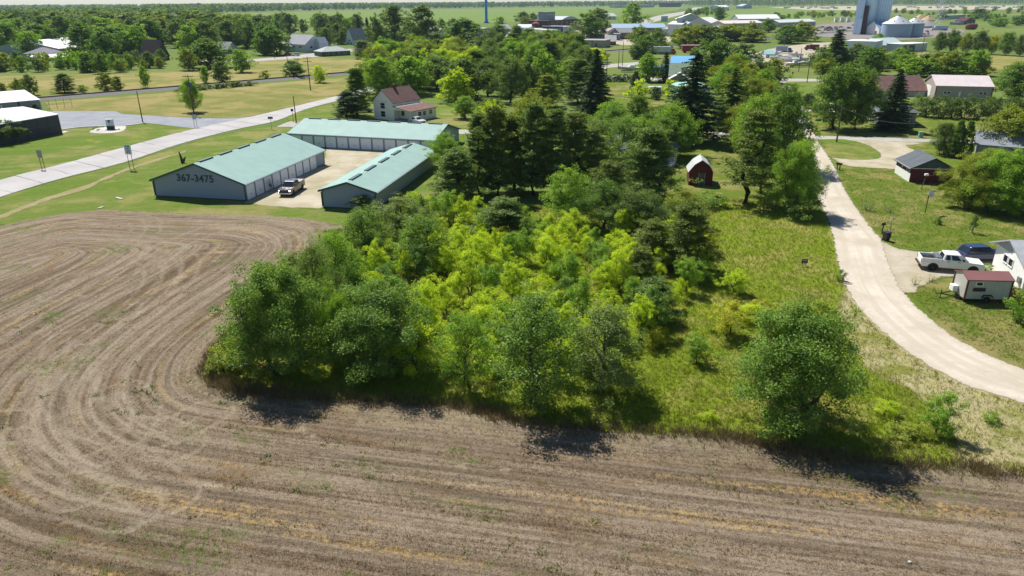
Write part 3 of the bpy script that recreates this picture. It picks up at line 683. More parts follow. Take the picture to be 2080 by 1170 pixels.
SHRUBBY = ('shrub', 'fshrub', 'broom')
_tc = [0]
BACK = {'bushy': 0.8, 'airy': 0.55, 'sapling': 0.4, 'shrub': 0.7, 'scrubpine': 0.6, 'round': 0.2}
def tree_at(kind, color, loc, h, w, label, cat='tree', name=None, group=None, var=None):
    vs = LIB[kind]; _tc[0] += 1
    tr_, cr_, H, Rx = vs[(var if var is not None else _tc[0]) % len(vs)]
    name = name or {'pine': 'pine_tree', 'scrubpine': 'pine_tree', 'openpine': 'pine_tree', 'fpine': 'pine_tree', 'spruce': 'spruce_tree', 'ragged': 'spruce_tree', 'fspruce': 'spruce_tree',
                    'shrub': 'shrub', 'fshrub': 'shrub', 'broom': 'shrub', 'sapling': 'sapling', 'column': 'arborvitae'}.get(kind, 'tree')
    e = thing(name, label, cat, (loc[0], loc[1], 0.0), random.uniform(0, 6.283), group)
    sw = (w / 2) / Rx; sh = h / H; e.scale = (sw, sw, sh)
    if tr_ is not None: link('trunk', tr_, e)
    c = link('crown', cr_, e)
    c.material_slots[0].link = 'OBJECT'; c.material_slots[0].material = LEAF[color]
    return e
def tree(kind, color, px, py, top, wpx, label, cat='tree', name=None, group=None, var=None):
    """a tree whose foot shows at photo pixel (px, py), crown top at row top, crown wpx pixels wide"""
    p = G(px, py); k = BACK.get(kind, 0.0)
    if k:      # (px, py) is the near lower rim of the crown; the trunk stands behind it
        v = Vector((p[0], p[1], 0)).normalized(); p = p + v * (k * px2m(p, wpx) / 2)
    return tree_at(kind, color, p, height_at(p, top), px2m(p, wpx), label, cat, name, group, var)
# ------------------------------------------------------------------ the overgrown lot in the middle
BIG = [
 ('bushy', 'elm', 582, 792, 545, 192, 'dark bushy elm at the leftmost corner of the overgrown lot'),
 ('airy', 'grey', 655, 700, 500, 110, 'loose grey-green tree behind the dark corner elm of the lot'),
 ('airy', 'fresh', 690, 640, 470, 120, 'thin tree with bare forked trunk on the lot edge facing the ploughed curve'),
 ('bushy', 'elm', 785, 790, 580, 195, 'wide olive elm second from the corner along the field edge'),
 ('bushy', 'fresh', 700, 760, 600, 90, 'narrow green tree squeezed between the two big corner elms'),
 ('airy', 'fresh', 950, 800, 640, 125, 'bright green young tree third along the field edge'),
 ('airy', 'elm', 1085, 842, 592, 185, 'tall loose elm overhanging the stubble in the middle of the field edge'),
 ('airy', 'grey', 1222, 812, 628, 160, 'grey-green tree with visible trunk beside the tall overhanging elm'),
 ('bushy', 'elm', 1596, 908, 630, 222, 'big solitary bushy elm between stubble field and gravel road', 'tree', None, None, 1),
 ('airy', 'fresh', 560, 660, 548, 110, 'pale young tree rising behind the corner elm toward the stubble field'),
 ('sapling', 'grey', 600, 600, 515, 70, 'small grey-leaved tree leaning over the ploughed curve'),
 ('airy', 'elm', 745, 540, 425, 120, 'blue-green tree at the narrow end of the lot nearest the storage sheds'),
 ('airy', 'grey', 815, 500, 400, 115, 'silvery tree just below the right-hand storage shed'),
 ('airy', 'elm', 860, 560, 440, 110, 'mid-green tree inside the lot below the silvery tree'),
 ('sapling', 'grey', 735, 432, 398, 60, 'low silvery shrub tree against the gable of the small storage shed'),
 ('airy', 'fresh', 1152, 462, 340, 98, 'bright oval tree standing out in front of the dark pines'),
 ('airy', 'maple', 1225, 480, 368, 110, 'mid-green tree to the right of the bright oval tree'),
 ('bushy', 'dull', 1295, 500, 392, 120, 'dull dark bush tree below the juniper by the red barn shed'),
 ('airy', 'box', 1385, 470, 385, 90, 'yellow-green tree at the meadow corner near the red barn shed'),
 ('scrubpine', 'cedar', 1395, 560, 415, 100, 'olive juniper on the meadow edge of the lot'),
 ('scrubpine', 'pine', 1025, 490, 405, 105, 'dark scrubby pine at the lower end of the pine stand'),
 ('scrubpine', 'cedar', 1320, 545, 450, 85, 'small olive pine amid the lime saplings'),
 ('scrubpine', 'pine', 1315, 425, 262, 115, 'dark spreading juniper beside the white porch steps'),
 ('scrubpine', 'pine', 1325, 660, 570, 85, 'small dark pine near the open meadow in the lower lot'),
 ('scrubpine', 'cedar', 1300, 600, 505, 70, 'stubby olive pine above the small dark pine in the lower lot'),
 # the pine stand
 ('pine', 'pine', 975, 393, 232, 71, 'first tall pine of the stand, beside the roof of the small storage shed'),
 ('pine', 'cedar', 1010, 398, 218, 76, 'tall pine with yellowish top, second in the dark stand'),
 ('pine', 'cedar', 1045, 388, 238, 76, 'olive pine in the middle of the dark stand'),
 ('pine', 'pine', 1085, 396, 212, 81, 'tallest pine of the dark stand behind the overgrown lot'),
 ('pine', 'pine', 1125, 393, 222, 76, 'dark pine fifth across the stand'),
 ('pine', 'cedar', 1165, 388, 232, 76, 'dark pine sixth across the stand, next to the tall spruce'),
 ('pine', 'pine', 1200, 376, 262, 76, 'shorter pine at the house end of the dark stand'),
 ('scrubpine', 'pine', 930, 418, 305, 100, 'spreading pine overlapping the side wall of the small storage shed'),
 ('airy', 'fresh', 905, 352, 268, 75, 'bright green tree over the far end of the small storage shed'),
 ('airy', 'box', 1075, 350, 195, 110, 'yellow-green tree top rising behind the pine stand'),
 ('airy', 'lime', 1000, 330, 208, 80, 'lime-topped tree behind the left end of the pine stand'),
 ('scrubpine', 'cedar', 1235, 440, 330, 80, 'olive scrub pine in the shade before the hidden house'),
 ('airy', 'elm', 1265, 360, 240, 105, 'loose dark tree with crooked trunk covering the hidden white house'),
 ('airy', 'grey', 1215, 345, 245, 90, 'grey-tinged tree left of the crooked tree by the hidden house'),
 ('airy', 'maple', 1345, 330, 238, 85, 'green tree right of the crooked tree by the hidden house'),
 ('openpine', 'cedar', 1512, 414, 225, 120, 'open pine with bare dark trunk right of the red barn shed'),
 ('airy', 'maple', 1545, 400, 262, 95, 'green tree behind the open pine by the gravel road'),
 ('bushy', 'fresh', 1605, 440, 288, 100, 'bright bushy tree casting shade on the gravel road'),
 ('shrub', 'maple', 1632, 452, 400, 75, 'dark bush at the road edge below the bright bushy tree'),
 ('round', 'maple', 1580, 345, 188, 112, 'large round maple beside the gravel road bend'),
 ('round', 'fresh', 1530, 330, 196, 100, 'light green maple left of the large roadside maple'),
 ('airy', 'box', 1500, 310, 215, 80, 'thin yellowing tree behind the open pine'),
 ('round', 'box', 1532, 236, 160, 90, 'yellow-green round tree beside the concrete street'),
]
for b_ in BIG: tree(*b_)
SMALL = [
 ('sapling', 'lime', 1488, 600, 550, 60, 'thin lime sapling alone in the upper meadow'),
 ('sapling', 'gold', 1480, 690, 612, 85, 'yellow sapling clump in the meadow left of the solitary elm'),
 ('sapling', 'lime', 1520, 660, 620, 60, 'lime sapling above the solitary elm'),
 ('sapling', 'gold', 1660, 660, 610, 55, 'golden sapling touching the upper right of the solitary elm'),
 ('sapling', 'fresh', 1413, 740, 680, 55, 'small bare-stemmed sapling casting a shadow in the lower meadow'),
 ('shrub', 'gold', 1325, 708, 662, 62, 'yellow rounded shrub on the meadow edge of the lot'),
 ('shrub', 'gold', 1272, 560, 530, 40, 'rusty gold shrub among the lime saplings'),
 ('sapling', 'fresh', 1905, 892, 800, 85, 'young green tree in the dry verge near the field corner'),
 ('shrub', 'box', 1840, 902, 868, 75, 'low tangled shrub beside the young tree in the verge'),
 ('shrub', 'lime', 1795, 850, 815, 50, 'lime weed bush right of the solitary elm'),
 ('shrub', 'fresh', 2010, 862, 838, 35, 'small dark-green weed in the dry verge'),
 ('shrub', 'lime', 1440, 860, 835, 35, 'lime weed at the bottom of the meadow'),
 ('shrub', 'gold', 480, 760, 690, 80, 'yellow-leaved shrub by the leaning post at the field corner'),
 ('shrub', 'box', 450, 770, 725, 60, 'low ochre shrub at the tip of the field corner'),
 ('broom', 'dead', 1395, 420, 388, 70, 'grey dead brush in front of the red barn shed'),
 ('shrub', 'elm', 1440, 425, 392, 80, 'dark shrub between red barn shed and open pine'),
 ('sapling', 'elm', 1060, 470, 420, 40, 'bare grey shrub in the shade below the pines'),
 ('shrub', 'gold', 1545, 645, 610, 50, 'gold leafy weed clump above the solitary elm'),
 ('shrub', 'elm', 1706, 574, 548, 22, 'dark weed clump at the gravel road edge'),
]
for b_ in SMALL: tree(*b_, cat='shrub' if b_[0] in SHRUBBY else 'sapling')
# the crowd of saplings that fills the lot
lot = W([(690, 500), (760, 460), (870, 430), (960, 455), (1130, 470), (1330, 500), (1440, 470), (1450, 560), (1400, 640), (1330, 690), (1270, 735), (1200, 770), (1060, 790), (900, 775), (700, 740), (560, 700), (520, 660), (600, 590)])
lo_, hi_ = lot.min(0), lot.max(0); pts_ = []; tries = 0
while len(pts_) < 185 and tries < 9000:
    tries += 1
    q = RNG.uniform(lo_, hi_)
    if poly_sd(q[None], lot)[0] < 0.5: continue
    if any((q[0] - a[0]) ** 2 + (q[1] - a[1]) ** 2 < 1.9 ** 2 for a in pts_): continue
    pts_.append(q)
def proj(p):
    v = np.array([p[0], p[1], (p[2] if len(p) > 2 else 0) - CAM_H]); d = v @ FWD
    return CX + F * (v @ RT) / d, CY - F * (v @ UP) / d
LOTLAB = {'lime': 'lime-green sapling in the crowd filling the overgrown lot', 'fresh': 'mid-green sapling in the crowd filling the overgrown lot',
          'gold': 'yellowing sapling in the crowd filling the overgrown lot', 'elm': 'dark green sapling in the crowd filling the overgrown lot',
          'shrub': 'knee-high lime bush between the saplings of the overgrown lot'}
for i, q in enumerate(pts_):
    x_, y_ = proj(q)
    lime = 0.70 if (860 < x_ < 1420 and 440 < y_ < 760) else 0.35
    r_ = RNG.random()
    col_ = 'lime' if r_ < lime else ('fresh' if r_ < lime + 0.22 else ('gold' if r_ < lime + 0.24 else 'elm'))
    if i % 7 == 3:
        tree_at('shrub', 'lime', q, RNG.uniform(1.6, 2.6), RNG.uniform(2.2, 3.2), LOTLAB['shrub'], 'shrub', group='low bushes in the overgrown lot')
    else:
        h_ = RNG.uniform(2.0, 4.3); tree_at('sapling', col_, q, h_, h_ * RNG.uniform(0.65, 0.95), LOTLAB[col_], 'sapling', group='saplings filling the overgrown lot: ' + col_)
# ------------------------------------------------------------------ stubble, meadow grass, weeds: uncountable, one mesh each
def tufts(P, blades, h, lean, width, seed, hvar=0.4):
    """P (n,2): tuft places -> triangles of blades"""
    g = np.random.default_rng(seed); n = len(P); k = n * blades
    base = np.repeat(P, blades, 0) + g.normal(0, 0.05, (k, 2)) * (1 + 0.5 * h)
    az = g.uniform(0, 6.283, k); hh = np.repeat(h * g.uniform(1 - hvar, 1 + hvar, n), blades) * g.uniform(0.6, 1.15, k)
    ln = lean * hh * g.uniform(0.2, 1.2, k); a2 = g.uniform(0, 6.283, k); w = width * g.uniform(0.6, 1.4, k)
    b0 = np.column_stack([base[:, 0] - np.cos(az) * w, base[:, 1] - np.sin(az) * w, np.zeros(k)])
    b1 = np.column_stack([base[:, 0] + np.cos(az) * w, base[:, 1] + np.sin(az) * w, np.zeros(k)])
    tp = np.column_stack([base[:, 0] + np.cos(a2) * ln, base[:, 1] + np.sin(a2) * ln, hh])
    V = np.stack([b0, b1, tp], 1).reshape(-1, 3)
    tint = np.repeat(np.clip(np.repeat(g.normal(0.45, 0.22, n), blades) + g.normal(0, 0.15, k), 0, 1), 3)
    return V, np.arange(len(V)).reshape(-1, 3), tint, np.repeat(np.arange(n), blades * 3)
def scatter(poly, dens_near, dmin, dmax, inset=0.0, seed=1, fall=1.6, vis=True):
    """points inside poly, thinning with distance from the camera"""
    g = np.random.default_rng(seed); poly = np.asarray(poly); lo, hi = poly.min(0), poly.max(0)
    n = int((hi[0] - lo[0]) * (hi[1] - lo[1]) * dens_near)
    P = g.uniform(lo, hi, (n, 2))
    d = np.hypot(P[:, 0], P[:, 1]); keep = (d < dmax) & (g.random(n) < np.minimum(1, (dmin / np.maximum(d, dmin)) ** fall))
    if vis: keep &= np.abs(P[:, 0]) < 0.80 * P[:, 1] + 7
    P = P[keep]
    return P[poly_sd(P, poly) > inset]
# stubble
P_ = scatter(vis, 150, 30, 85, 0.1, 3, 2.0)
at_ = field_attrs(P_)
rowphase = np.cos(at_['u'] * 2 * np.pi / 0.38)
keep_ = (np.random.default_rng(5).random(len(P_)) < 0.35 + 0.65 * (rowphase > 0.1)) & (at_['trk'] < 0.35)
P_ = P_[keep_]; u_ = at_['u'][keep_]
V_, f_, ti_, id_ = tufts(P_, 3, 0.11, 1.1, 0.013, 6)
V_[:, 2] += 0.07
sm = np_mesh('stubble', V_, f_, {'tint': ti_, 'u': u_[id_], 'trk': np.zeros(len(V_))}); sm.materials.append(field_mat('stubble_straw', True))
tag(link('stubble', sm), 'cut straw stubble standing in rows on the harvested field', 'stubble', kind='stuff')
def blade_mat(name, cols, trans=0.3):
    t = NT(name); v = t.attr('tint'); p = t.pos(); n = t.noise(0.35, p, 4.0, 0.65)
    c = t.ramp(t.math('ADD', t.math('MULTIPLY', v, 0.55), t.math('MULTIPLY', n, 0.5)), [(0.2, cols[0]), (0.45, cols[1]), (0.62, cols[2]), (0.8, cols[3])])
    d = t.n('BsdfDiffuse', {'Color': c}).outputs[0]; tr = t.n('BsdfTranslucent', {'Color': c}).outputs[0]
    return t.finish(t.n('MixShader', {0: trans, 1: d, 2: tr}).outputs[0])
# meadow and lot floor
P_ = scatter(meadow_poly, 38, 45, 130, 0.3, 8, 1.3)
VERGE_PX = [(1708, 590), (1735, 628), (1780, 670), (1850, 724), (1950, 782), (2120, 836), (2160, 985), (2080, 970), (1965, 952), (1935, 880), (1860, 800), (1770, 755), (1728, 700), (1702, 640)]
P_ = P_[(poly_sd(P_, W(VERGE_PX)) + np.random.default_rng(2).normal(0, 0.9, len(P_))) < 0]
V_, f_, ti_, id_ = tufts(P_, 4, 0.27, 0.9, 0.022, 9)
mm = np_mesh('meadow_grass', V_, f_, {'tint': ti_}); mm.materials.append(blade_mat('meadow_blades', [(0.16, 0.215, 0.016), (0.24, 0.31, 0.022), (0.315, 0.345, 0.045), (0.40, 0.355, 0.13)], 0.4))
tag(link('meadow_grass', mm), 'tall yellow-green grass covering the meadow and the lot floor', 'grass', kind='stuff')
# tall brown fringe between stubble and lot
g_ = np.random.default_rng(12); seg_ = TE[20:-3]; k_ = g_.integers(0, len(seg_) - 1, 5200); f0 = g_.random((5200, 1))
Q_ = seg_[k_] + (seg_[k_ + 1] - seg_[k_]) * f0 + np.column_stack([g_.normal(0, 0.3, 5200), g_.normal(0.15, 0.5, 5200)])
V_, f_, ti_, id_ = tufts(Q_, 5, 0.5, 0.5, 0.02, 13)
fm = np_mesh('edge_weeds', V_, f_, {'tint': ti_}); fm.materials.append(blade_mat('brown_weed_blades', [(0.13, 0.085, 0.045), (0.20, 0.145, 0.075), (0.27, 0.21, 0.11), (0.17, 0.19, 0.04)], 0.2))
tag(link('edge_weeds', fm), 'brown dry weeds along the edge of the stubble', 'weeds', kind='stuff')
# verge and lawns by the road: short sparse blades
V_, f_, ti_, id_ = tufts(scatter(W([(1708, 590), (1785, 672), (1850, 726), (1950, 784), (2120, 836), (2160, 985), (1965, 952), (1770, 760), (1702, 640)]), 26, 45, 110, 0.1, 15, 1.2), 4, 0.2, 0.9, 0.02, 16)
vm = np_mesh('verge_grass', V_, f_, {'tint': ti_}); vm.materials.append(blade_mat('verge_blades', [(0.20, 0.24, 0.03), (0.33, 0.32, 0.09), (0.44, 0.38, 0.19), (0.52, 0.46, 0.27)]))
tag(link('verge_grass', vm), 'dry pale grass on the verge below the gravel road', 'grass', kind='stuff')
L_ = W([(1697, 342), (1820, 345), (1900, 365), (2160, 400), (2160, 515), (1990, 508), (1872, 508), (1818, 500), (1792, 486), (1750, 436)])
L2_ = W([(1845, 598), (1900, 582), (2160, 590), (2220, 790), (2080, 745), (1962, 694), (1892, 644)])
V_, f_, ti_, id_ = tufts(np.vstack([scatter(L_, 14, 60, 140, 0.1, 17, 1.2), scatter(L2_, 20, 60, 120, 0.1, 18, 1.2)]), 4, 0.17, 0.9, 0.022, 19)
lm = np_mesh('yard_grass', V_, f_, {'tint': ti_}); lm.materials.append(blade_mat('yard_blades', [(0.09, 0.145, 0.02), (0.16, 0.215, 0.02), (0.24, 0.265, 0.03), (0.32, 0.27, 0.11)]))
tag(link('yard_grass', lm), 'uneven lawn grass around the house and trailer by the road', 'grass', kind='stuff')
# scattered broad weeds on the stubble
P_ = scatter(vis, 0.5, 40, 75, 0.6, 23, 1.0); gg = np.random.default_rng(3)
Q_ = (P_[:, None, :] + gg.normal(0, 0.22, (len(P_), 6, 2))).reshape(-1, 2)
Q_ = Q_[np.repeat(np.sin(P_[:, 0] * 0.23 + 1) * np.sin(P_[:, 1] * 0.31) + gg.normal(0, 0.45, len(P_)) > 0.6, 6)]
V_, f_, ti_, id_ = tufts(Q_, 4, 0.12, 1.6, 0.04, 24); V_[:, 2] += 0.07
wm = np_mesh('field_weeds', V_, f_, {'tint': ti_}); wm.materials.append(blade_mat('weed_blades', [(0.11, 0.165, 0.04), (0.16, 0.225, 0.05), (0.21, 0.27, 0.06), (0.27, 0.31, 0.08)], 0.45))
tag(link('field_weeds', wm), 'low green weeds scattered over the stubble', 'weeds', kind='stuff')
# ------------------------------------------------------------------ buildings
WHITE = flat((0.78, 0.78, 0.77), 0.5); OFFW = flat((0.62, 0.61, 0.57), 0.6); CREAM = flat((0.60, 0.58, 0.50), 0.6)
TRIM_GREEN = flat((0.035, 0.085, 0.085), 0.5); DARK = flat((0.02, 0.02, 0.022), 0.7); STEEL = flat((0.35, 0.36, 0.37), 0.4, 0.6)
def roof_mat(name, col, var=0.18, rough=0.9, course=0.0, axis=2):
    t = NT(name); o = t.obj(); n = t.noise(0.9, o, 6.0, 0.7); f = t.noise(14.0, o, 3.0, 0.7)
    c = t.mix(t.rng(n, 0.3, 0.75), tuple(x * (1 - var) for x in col), tuple(x * (1 + var * 0.6) for x in col))
    c = t.mix(t.math('MULTIPLY', t.rng(f, 0.45, 0.75), 0.35), c, t.vscale(c, (0.6, 0.6, 0.62)))
    return t.finish(t.pbr(c, rough, t.bump(f, 0.35, 0.02), 0.0, 0.2))
def metal_roof(name, col, axis=0, period=0.25, rough=0.6):
    t = NT(name); o = t.obj(); s = t.sep(o); n = t.noise(0.5, o, 5.0, 0.6)
    w = t.math('ABSOLUTE', t.math('SINE', t.math('MULTIPLY', s[axis], math.pi / period)))
    pan = t.math('FRACT', t.math('MULTIPLY', t.math('FLOOR', t.math('DIVIDE', s[axis], 0.92)), 0.618))
    c = t.mix(t.rng(n, 0.3, 0.75), tuple(x * 0.9 for x in col), col)
    c = t.mix(t.math('MULTIPLY', pan, 0.08), c, t.vscale(c, (0.8, 0.82, 0.85)))
    c = t.mix(t.rng(w, 0.16, 0.02, 0.0, 0.18), c, t.vscale(c, (0.6, 0.6, 0.6)))
    return t.finish(t.pbr(c, rough, t.bump(t.rng(w, 0.3, 0.0), 0.35, 0.02), 0.0, 0.08))

class Bld:
    """local frame: x along the front from A to B, y away behind the front, z up"""
    def __init__(self, name, label, A, B, d, cat='building', group=None, base=0.0):
        A = Vector((A[0], A[1], base)); B = Vector((B[0], B[1], base)); v = B - A
        self.w = v.length; self.d = d
        self.e = thing(name, label, cat, A, math.atan2(v.y, v.x), group)
    def part(self, name, mb, mat, parent=None, **k): return mb.build(name, mat, parent or self.e, **k)
    def walls(self, eave, ridge, mat, kind='side', name='wall', frac=0.5):
        w, d = self.w, self.d; mb = MB(); self.eave, self.ridge, self.kind = eave, ridge, kind
        if kind == 'side': mb.prism([(0, 0), (d, 0), (d, eave), (d * frac, ridge), (0, eave)], 0, w, 'x')
        elif kind == 'front': mb.prism([(0, 0), (w, 0), (w, eave), (w * frac, ridge), (0, eave)], 0, d, 'y')
        else: mb.box(0, w, 0, d, 0, eave)
        return self.part(name, mb, mat)
    def roof(self, mat, oh=0.35, th=0.14, name='roof', frac=0.5):
        w, d, e, r = self.w, self.d, self.eave, self.ridge; k = self.kind
        if k == 'side':
            s1 = (r - e) / (d * frac); s2 = (r - e) / (d * (1 - frac)); f = d * frac
            pr = [(-oh, e - oh * s1 + .03), (f, r + .03), (d + oh, e - oh * s2 + .03), (d + oh, e - oh * s2 + th), (f, r + th), (-oh, e - oh * s1 + th)]
            return self.part(name, MB().prism(pr, -oh, w + oh, 'x'), mat)
        if k == 'front':
            s1 = (r - e) / (w * frac); s2 = (r - e) / (w * (1 - frac)); f = w * frac
            pr = [(-oh, e - oh * s1 + .03), (f, r + .03), (w + oh, e - oh * s2 + .03), (w + oh, e - oh * s2 + th), (f, r + th), (-oh, e - oh * s1 + th)]
            return self.part(name, MB().prism(pr, -oh, d + oh, 'y'), mat)
        if k == 'hip':
            i = min(w, d) / 2; a, b = ((i, d / 2), (w - i, d / 2)) if w >= d else ((w / 2, i), (w / 2, d - i))
            if abs(w - d) < 1e-3: b = (b[0] + 0.05, b[1])
            z0 = e + 0.02; v = [(-oh, -oh, z0), (w + oh, -oh, z0), (w + oh, d + oh, z0), (-oh, d + oh, z0), (-oh, -oh, z0 + th), (w + oh, -oh, z0 + th), (w + oh, d + oh, z0 + th), (-oh, d + oh, z0 + th), (a[0], a[1], r), (b[0], b[1], r)]
            fs = [(0, 3, 2, 1), (0, 1, 5, 4), (1, 2, 6, 5), (2, 3, 7, 6), (3, 0, 4, 7)]
            fs += [(4, 5, 9, 8), (5, 6, 9), (6, 7, 8, 9), (7, 4, 8)] if w >= d else [(4, 5, 8), (5, 6, 9, 8), (6, 7, 9), (7, 4, 8, 9)]
            return self.part(name, MB().add(v, fs), mat)
        if k == 'flat': return self.part(name, MB().box(-oh, w + oh, -oh, d + oh, e + 0.003, e + th), mat)
        if k == 'shed':
            return self.part(name, MB().prism([(-oh, e + .02), (d + oh, r + .02), (d + oh, r + th), (-oh, e + th)], -oh, w + oh, 'x'), mat)
    def loc(self, side, u, o, z):
        return {'front': (u, -o, z), 'back': (self.w - u, self.d + o, z), 'right': (self.w + o, u, z), 'left': (-o, self.d - u, z)}[side]
    def slab(self, name, side, u0, u1, z0, z1, mat, o0=-0.02, o1=0.04, parent=None, **k):
        a = self.loc(side, u0, o0, z0); b = self.loc(side, u1, o1, z1)
        return self.part(name, MB().box(min(a[0], b[0]), max(a[0], b[0]), min(a[1], b[1]), max(a[1], b[1]), z0, z1), mat, parent, **k)
    def window(self, side, u0, u1, z0, z1, frame=None, fw=0.09, cross=True, o=0.0):
        mb = MB()
        def bx(a0, a1, b0, b1, q=0.06):
            a = self.loc(side, a0, o - 0.02, b0); b = self.loc(side, a1, o + q, b1)
            mb.box(min(a[0], b[0]), max(a[0], b[0]), min(a[1], b[1]), max(a[1], b[1]), b0, b1)
        bx(u0 - fw, u1 + fw, z1, z1 + fw); bx(u0 - fw, u1 + fw, z0 - fw, z0, 0.09); bx(u0 - fw, u0, z0, z1); bx(u1, u1 + fw, z0, z1)
        if cross: bx(u0, u1, (z0 + z1) / 2 - fw * 0.3, (z0 + z1) / 2 + fw * 0.3, 0.05)
        f = self.part('window', mb, frame or WHITE)
        self.slab('pane', side, u0, u1, z0, z1, GLASS, o - 0.02, o + 0.025, f); return f
    def door(self, side, u0, u1, z1, mat=None, handle=True, z0=0.0):
        f = self.slab('door', side, u0, u1, z0 + 0.02, z1, mat or WHITE, -0.02, 0.05)
        if handle: self.slab('handle', side, u1 - 0.18, u1 - 0.1, z0 + (z1 - z0) * 0.44, z0 + (z1 - z0) * 0.5, DARK, 0.04, 0.1, f)
        return f
def top(p, py): return height_at(p, py)
GREEN_ROOF_X = metal_roof('green_metal_roof_x', (0.285, 0.42, 0.39), 0); GREEN_ROOF_Y = metal_roof('green_metal_roof_y', (0.285, 0.42, 0.39), 1)
SIDING = flat((0.275, 0.335, 0.425), 0.55, 0.0, 0.06); SIDING_T = flat((0.33, 0.31, 0.29), 0.6, 0.0, 0.08)
DOORW = flat((0.70, 0.75, 0.84), 0.45, 0.0, 0.04)
def storage(label, A, B, d, eave, ridge, kind, doors, vents, text=False):
    b = Bld('storage_shed', label, A, B, d, 'storage shed'); w = b.w
    wl = b.walls(eave, ridge, SIDING, kind)
    # ribs of the steel siding
    mb = MB(); sl = (ridge - eave) / ((w if kind == 'front' else d) / 2); x = 0.15
    while x < w - 0.1:
        h = eave + (sl * min(x, w - x) if kind == 'front' else 0) - 0.05
        mb.box(x, x + 0.05, -0.014, 0.0, 0.15, h); mb.box(x, x + 0.05, d, d + 0.014, 0.15, h); x += 0.305
    y = 0.15
    while y < d - 0.1:
        h = eave + (sl * min(y, d - y) if kind == 'side' else 0) - 0.05
        for xx in (-0.014, w): mb.box(xx, xx + 0.014, y, y + 0.05, 0.15, h)
        y += 0.305
    tag(mb.build('siding_ribs', SIDING, wl), kind='stuff')
    b.roof(GREEN_ROOF_Y if kind == 'front' else GREEN_ROOF_X, 0.35, 0.16)
    b.part('base_trim', MB().box(-0.035, w + 0.035, -0.035, d + 0.035, 0.0, 0.16), TRIM_GREEN)
    for (cx, cy) in ((0, 0), (w, 0), (0, d), (w, d)):
        b.part('corner_trim', MB().box(cx - 0.08, cx + 0.08, cy - 0.08, cy + 0.08, 0.16, eave - 0.02), TRIM_GREEN)
    oh = 0.37
    for s_ in (0, 1):    # edge trim on the gables, gutter along the eaves
        if kind == 'front':
            y0 = -oh - 0.03 if s_ == 0 else d + oh
            for q in (0, 1):
                x0, x1 = (-oh, w / 2) if q == 0 else (w / 2, w + oh); z0, z1 = (eave - oh * sl, ridge) if q == 0 else (ridge, eave - oh * sl)
                b.part('gable_trim', MB().prism([(x0, z0 - 0.06), (x1, z1 - 0.06), (x1, z1 + 0.2), (x0, z0 + 0.2)], y0, y0 + 0.03, 'y'), TRIM_GREEN)
            xg = -oh - 0.1 if s_ == 0 else w + oh + 0.002
            b.part('gutter', MB().box(xg, xg + 0.1, -oh, d + oh, eave - oh * sl - 0.02, eave - oh * sl + 0.12), SIDING if s_ else TRIM_GREEN)
        else:
            x0 = -oh - 0.03 if s_ == 0 else w + oh
            for q in (0, 1):
                y0, y1 = (-oh, d / 2) if q == 0 else (d / 2, d + oh); z0, z1 = (eave - oh * sl, ridge) if q == 0 else (ridge, eave - oh * sl)
                b.part('gable_trim', MB().prism([(y0, z0 - 0.06), (y1, z1 - 0.06), (y1, z1 + 0.2), (y0, z0 + 0.2)], x0, x0 + 0.03, 'x'), TRIM_GREEN)
            yg = -oh - 0.1 if s_ == 0 else d + oh + 0.002
            b.part('gutter', MB().box(-oh, w + oh, yg, yg + 0.1, eave - oh * sl - 0.02, eave - oh * sl + 0.12), SIDING)
    for (side, u0, u1, n) in doors:
        st = (u1 - u0) / n
        for i in range(n):
            a = u0 + i * st + 0.16; c = u0 + (i + 1) * st - 0.16
            f = b.slab('door', side, a, c, 0.06, eave - 0.32, DOORW, -0.02, 0.045)
            b.slab('handle', side, (a + c) / 2 - 0.12, (a + c) / 2 + 0.12, 0.75, 0.83, DARK, 0.045, 0.08, f)
            b.slab('threshold', side, a, c, 0.0, 0.07, DARK, 0.0, 0.07, f)
            for e_ in (a - 0.07, c): b.slab('door_post', side, e_, e_ + 0.07, 0.0, eave - 0.26, flat((0.26, 0.27, 0.28), 0.5), -0.02, 0.07)
    L = d if kind == 'front' else w
    for i in range(vents):
        c = L * (i + 0.5) / vents; h = L / vents * 0.32
        if kind == 'front': b.part('ridge_vent', MB().prism([(w / 2 - .3, ridge + .10), (w / 2 + .3, ridge + .10), (w / 2 + .25, ridge + .24), (w / 2 - .25, ridge + .24)], c - h, c + h, 'y'), TRIM_GREEN)
        else: b.part('ridge_vent', MB().prism([(d / 2 - .3, ridge + .10), (d / 2 + .3, ridge + .10), (d / 2 + .25, ridge + .24), (d / 2 - .25, ridge + .24)], c - h, c + h, 'x'), TRIM_GREEN)
    mb = MB(); mb.tube([(-0.3, -0.12, eave - 0.1), (-0.1, -0.1, eave - 0.35), (-0.1, -0.1, 0.25), (-0.1, -0.35, 0.1)], 0.05, 6); b.part('downspout', mb, TRIM_GREEN)
    if text:
        cu = bpy.data.curves.new('lettering', 'FONT'); cu.body = '367-3475'; cu.size = 1.45; cu.extrude = 0.02; cu.offset = 0.03; cu.space_character = 1.08; cu.align_x = 'CENTER'
        tmp = bpy.data.objects.new('tmp', cu); COL.objects.link(tmp); dg = bpy.context.evaluated_depsgraph_get()
        me = bpy.data.meshes.new_from_object(tmp.evaluated_get(dg)); bpy.data.objects.remove(tmp)
        o = link('lettering', me, b.e); me.materials.clear(); me.materials.append(flat((0.03, 0.075, 0.095), 0.6))
        o.rotation_euler = (R(90), 0, 0); o.location = (w * 0.475, -0.055, eave + 0.02)
        o['label'] = 'dark green phone number lettering 367-3475'
    return b
EV = 2.45
A1, B1, C1 = G(311, 365, EV), G(495.5, 374, EV), G(670, 306, EV)
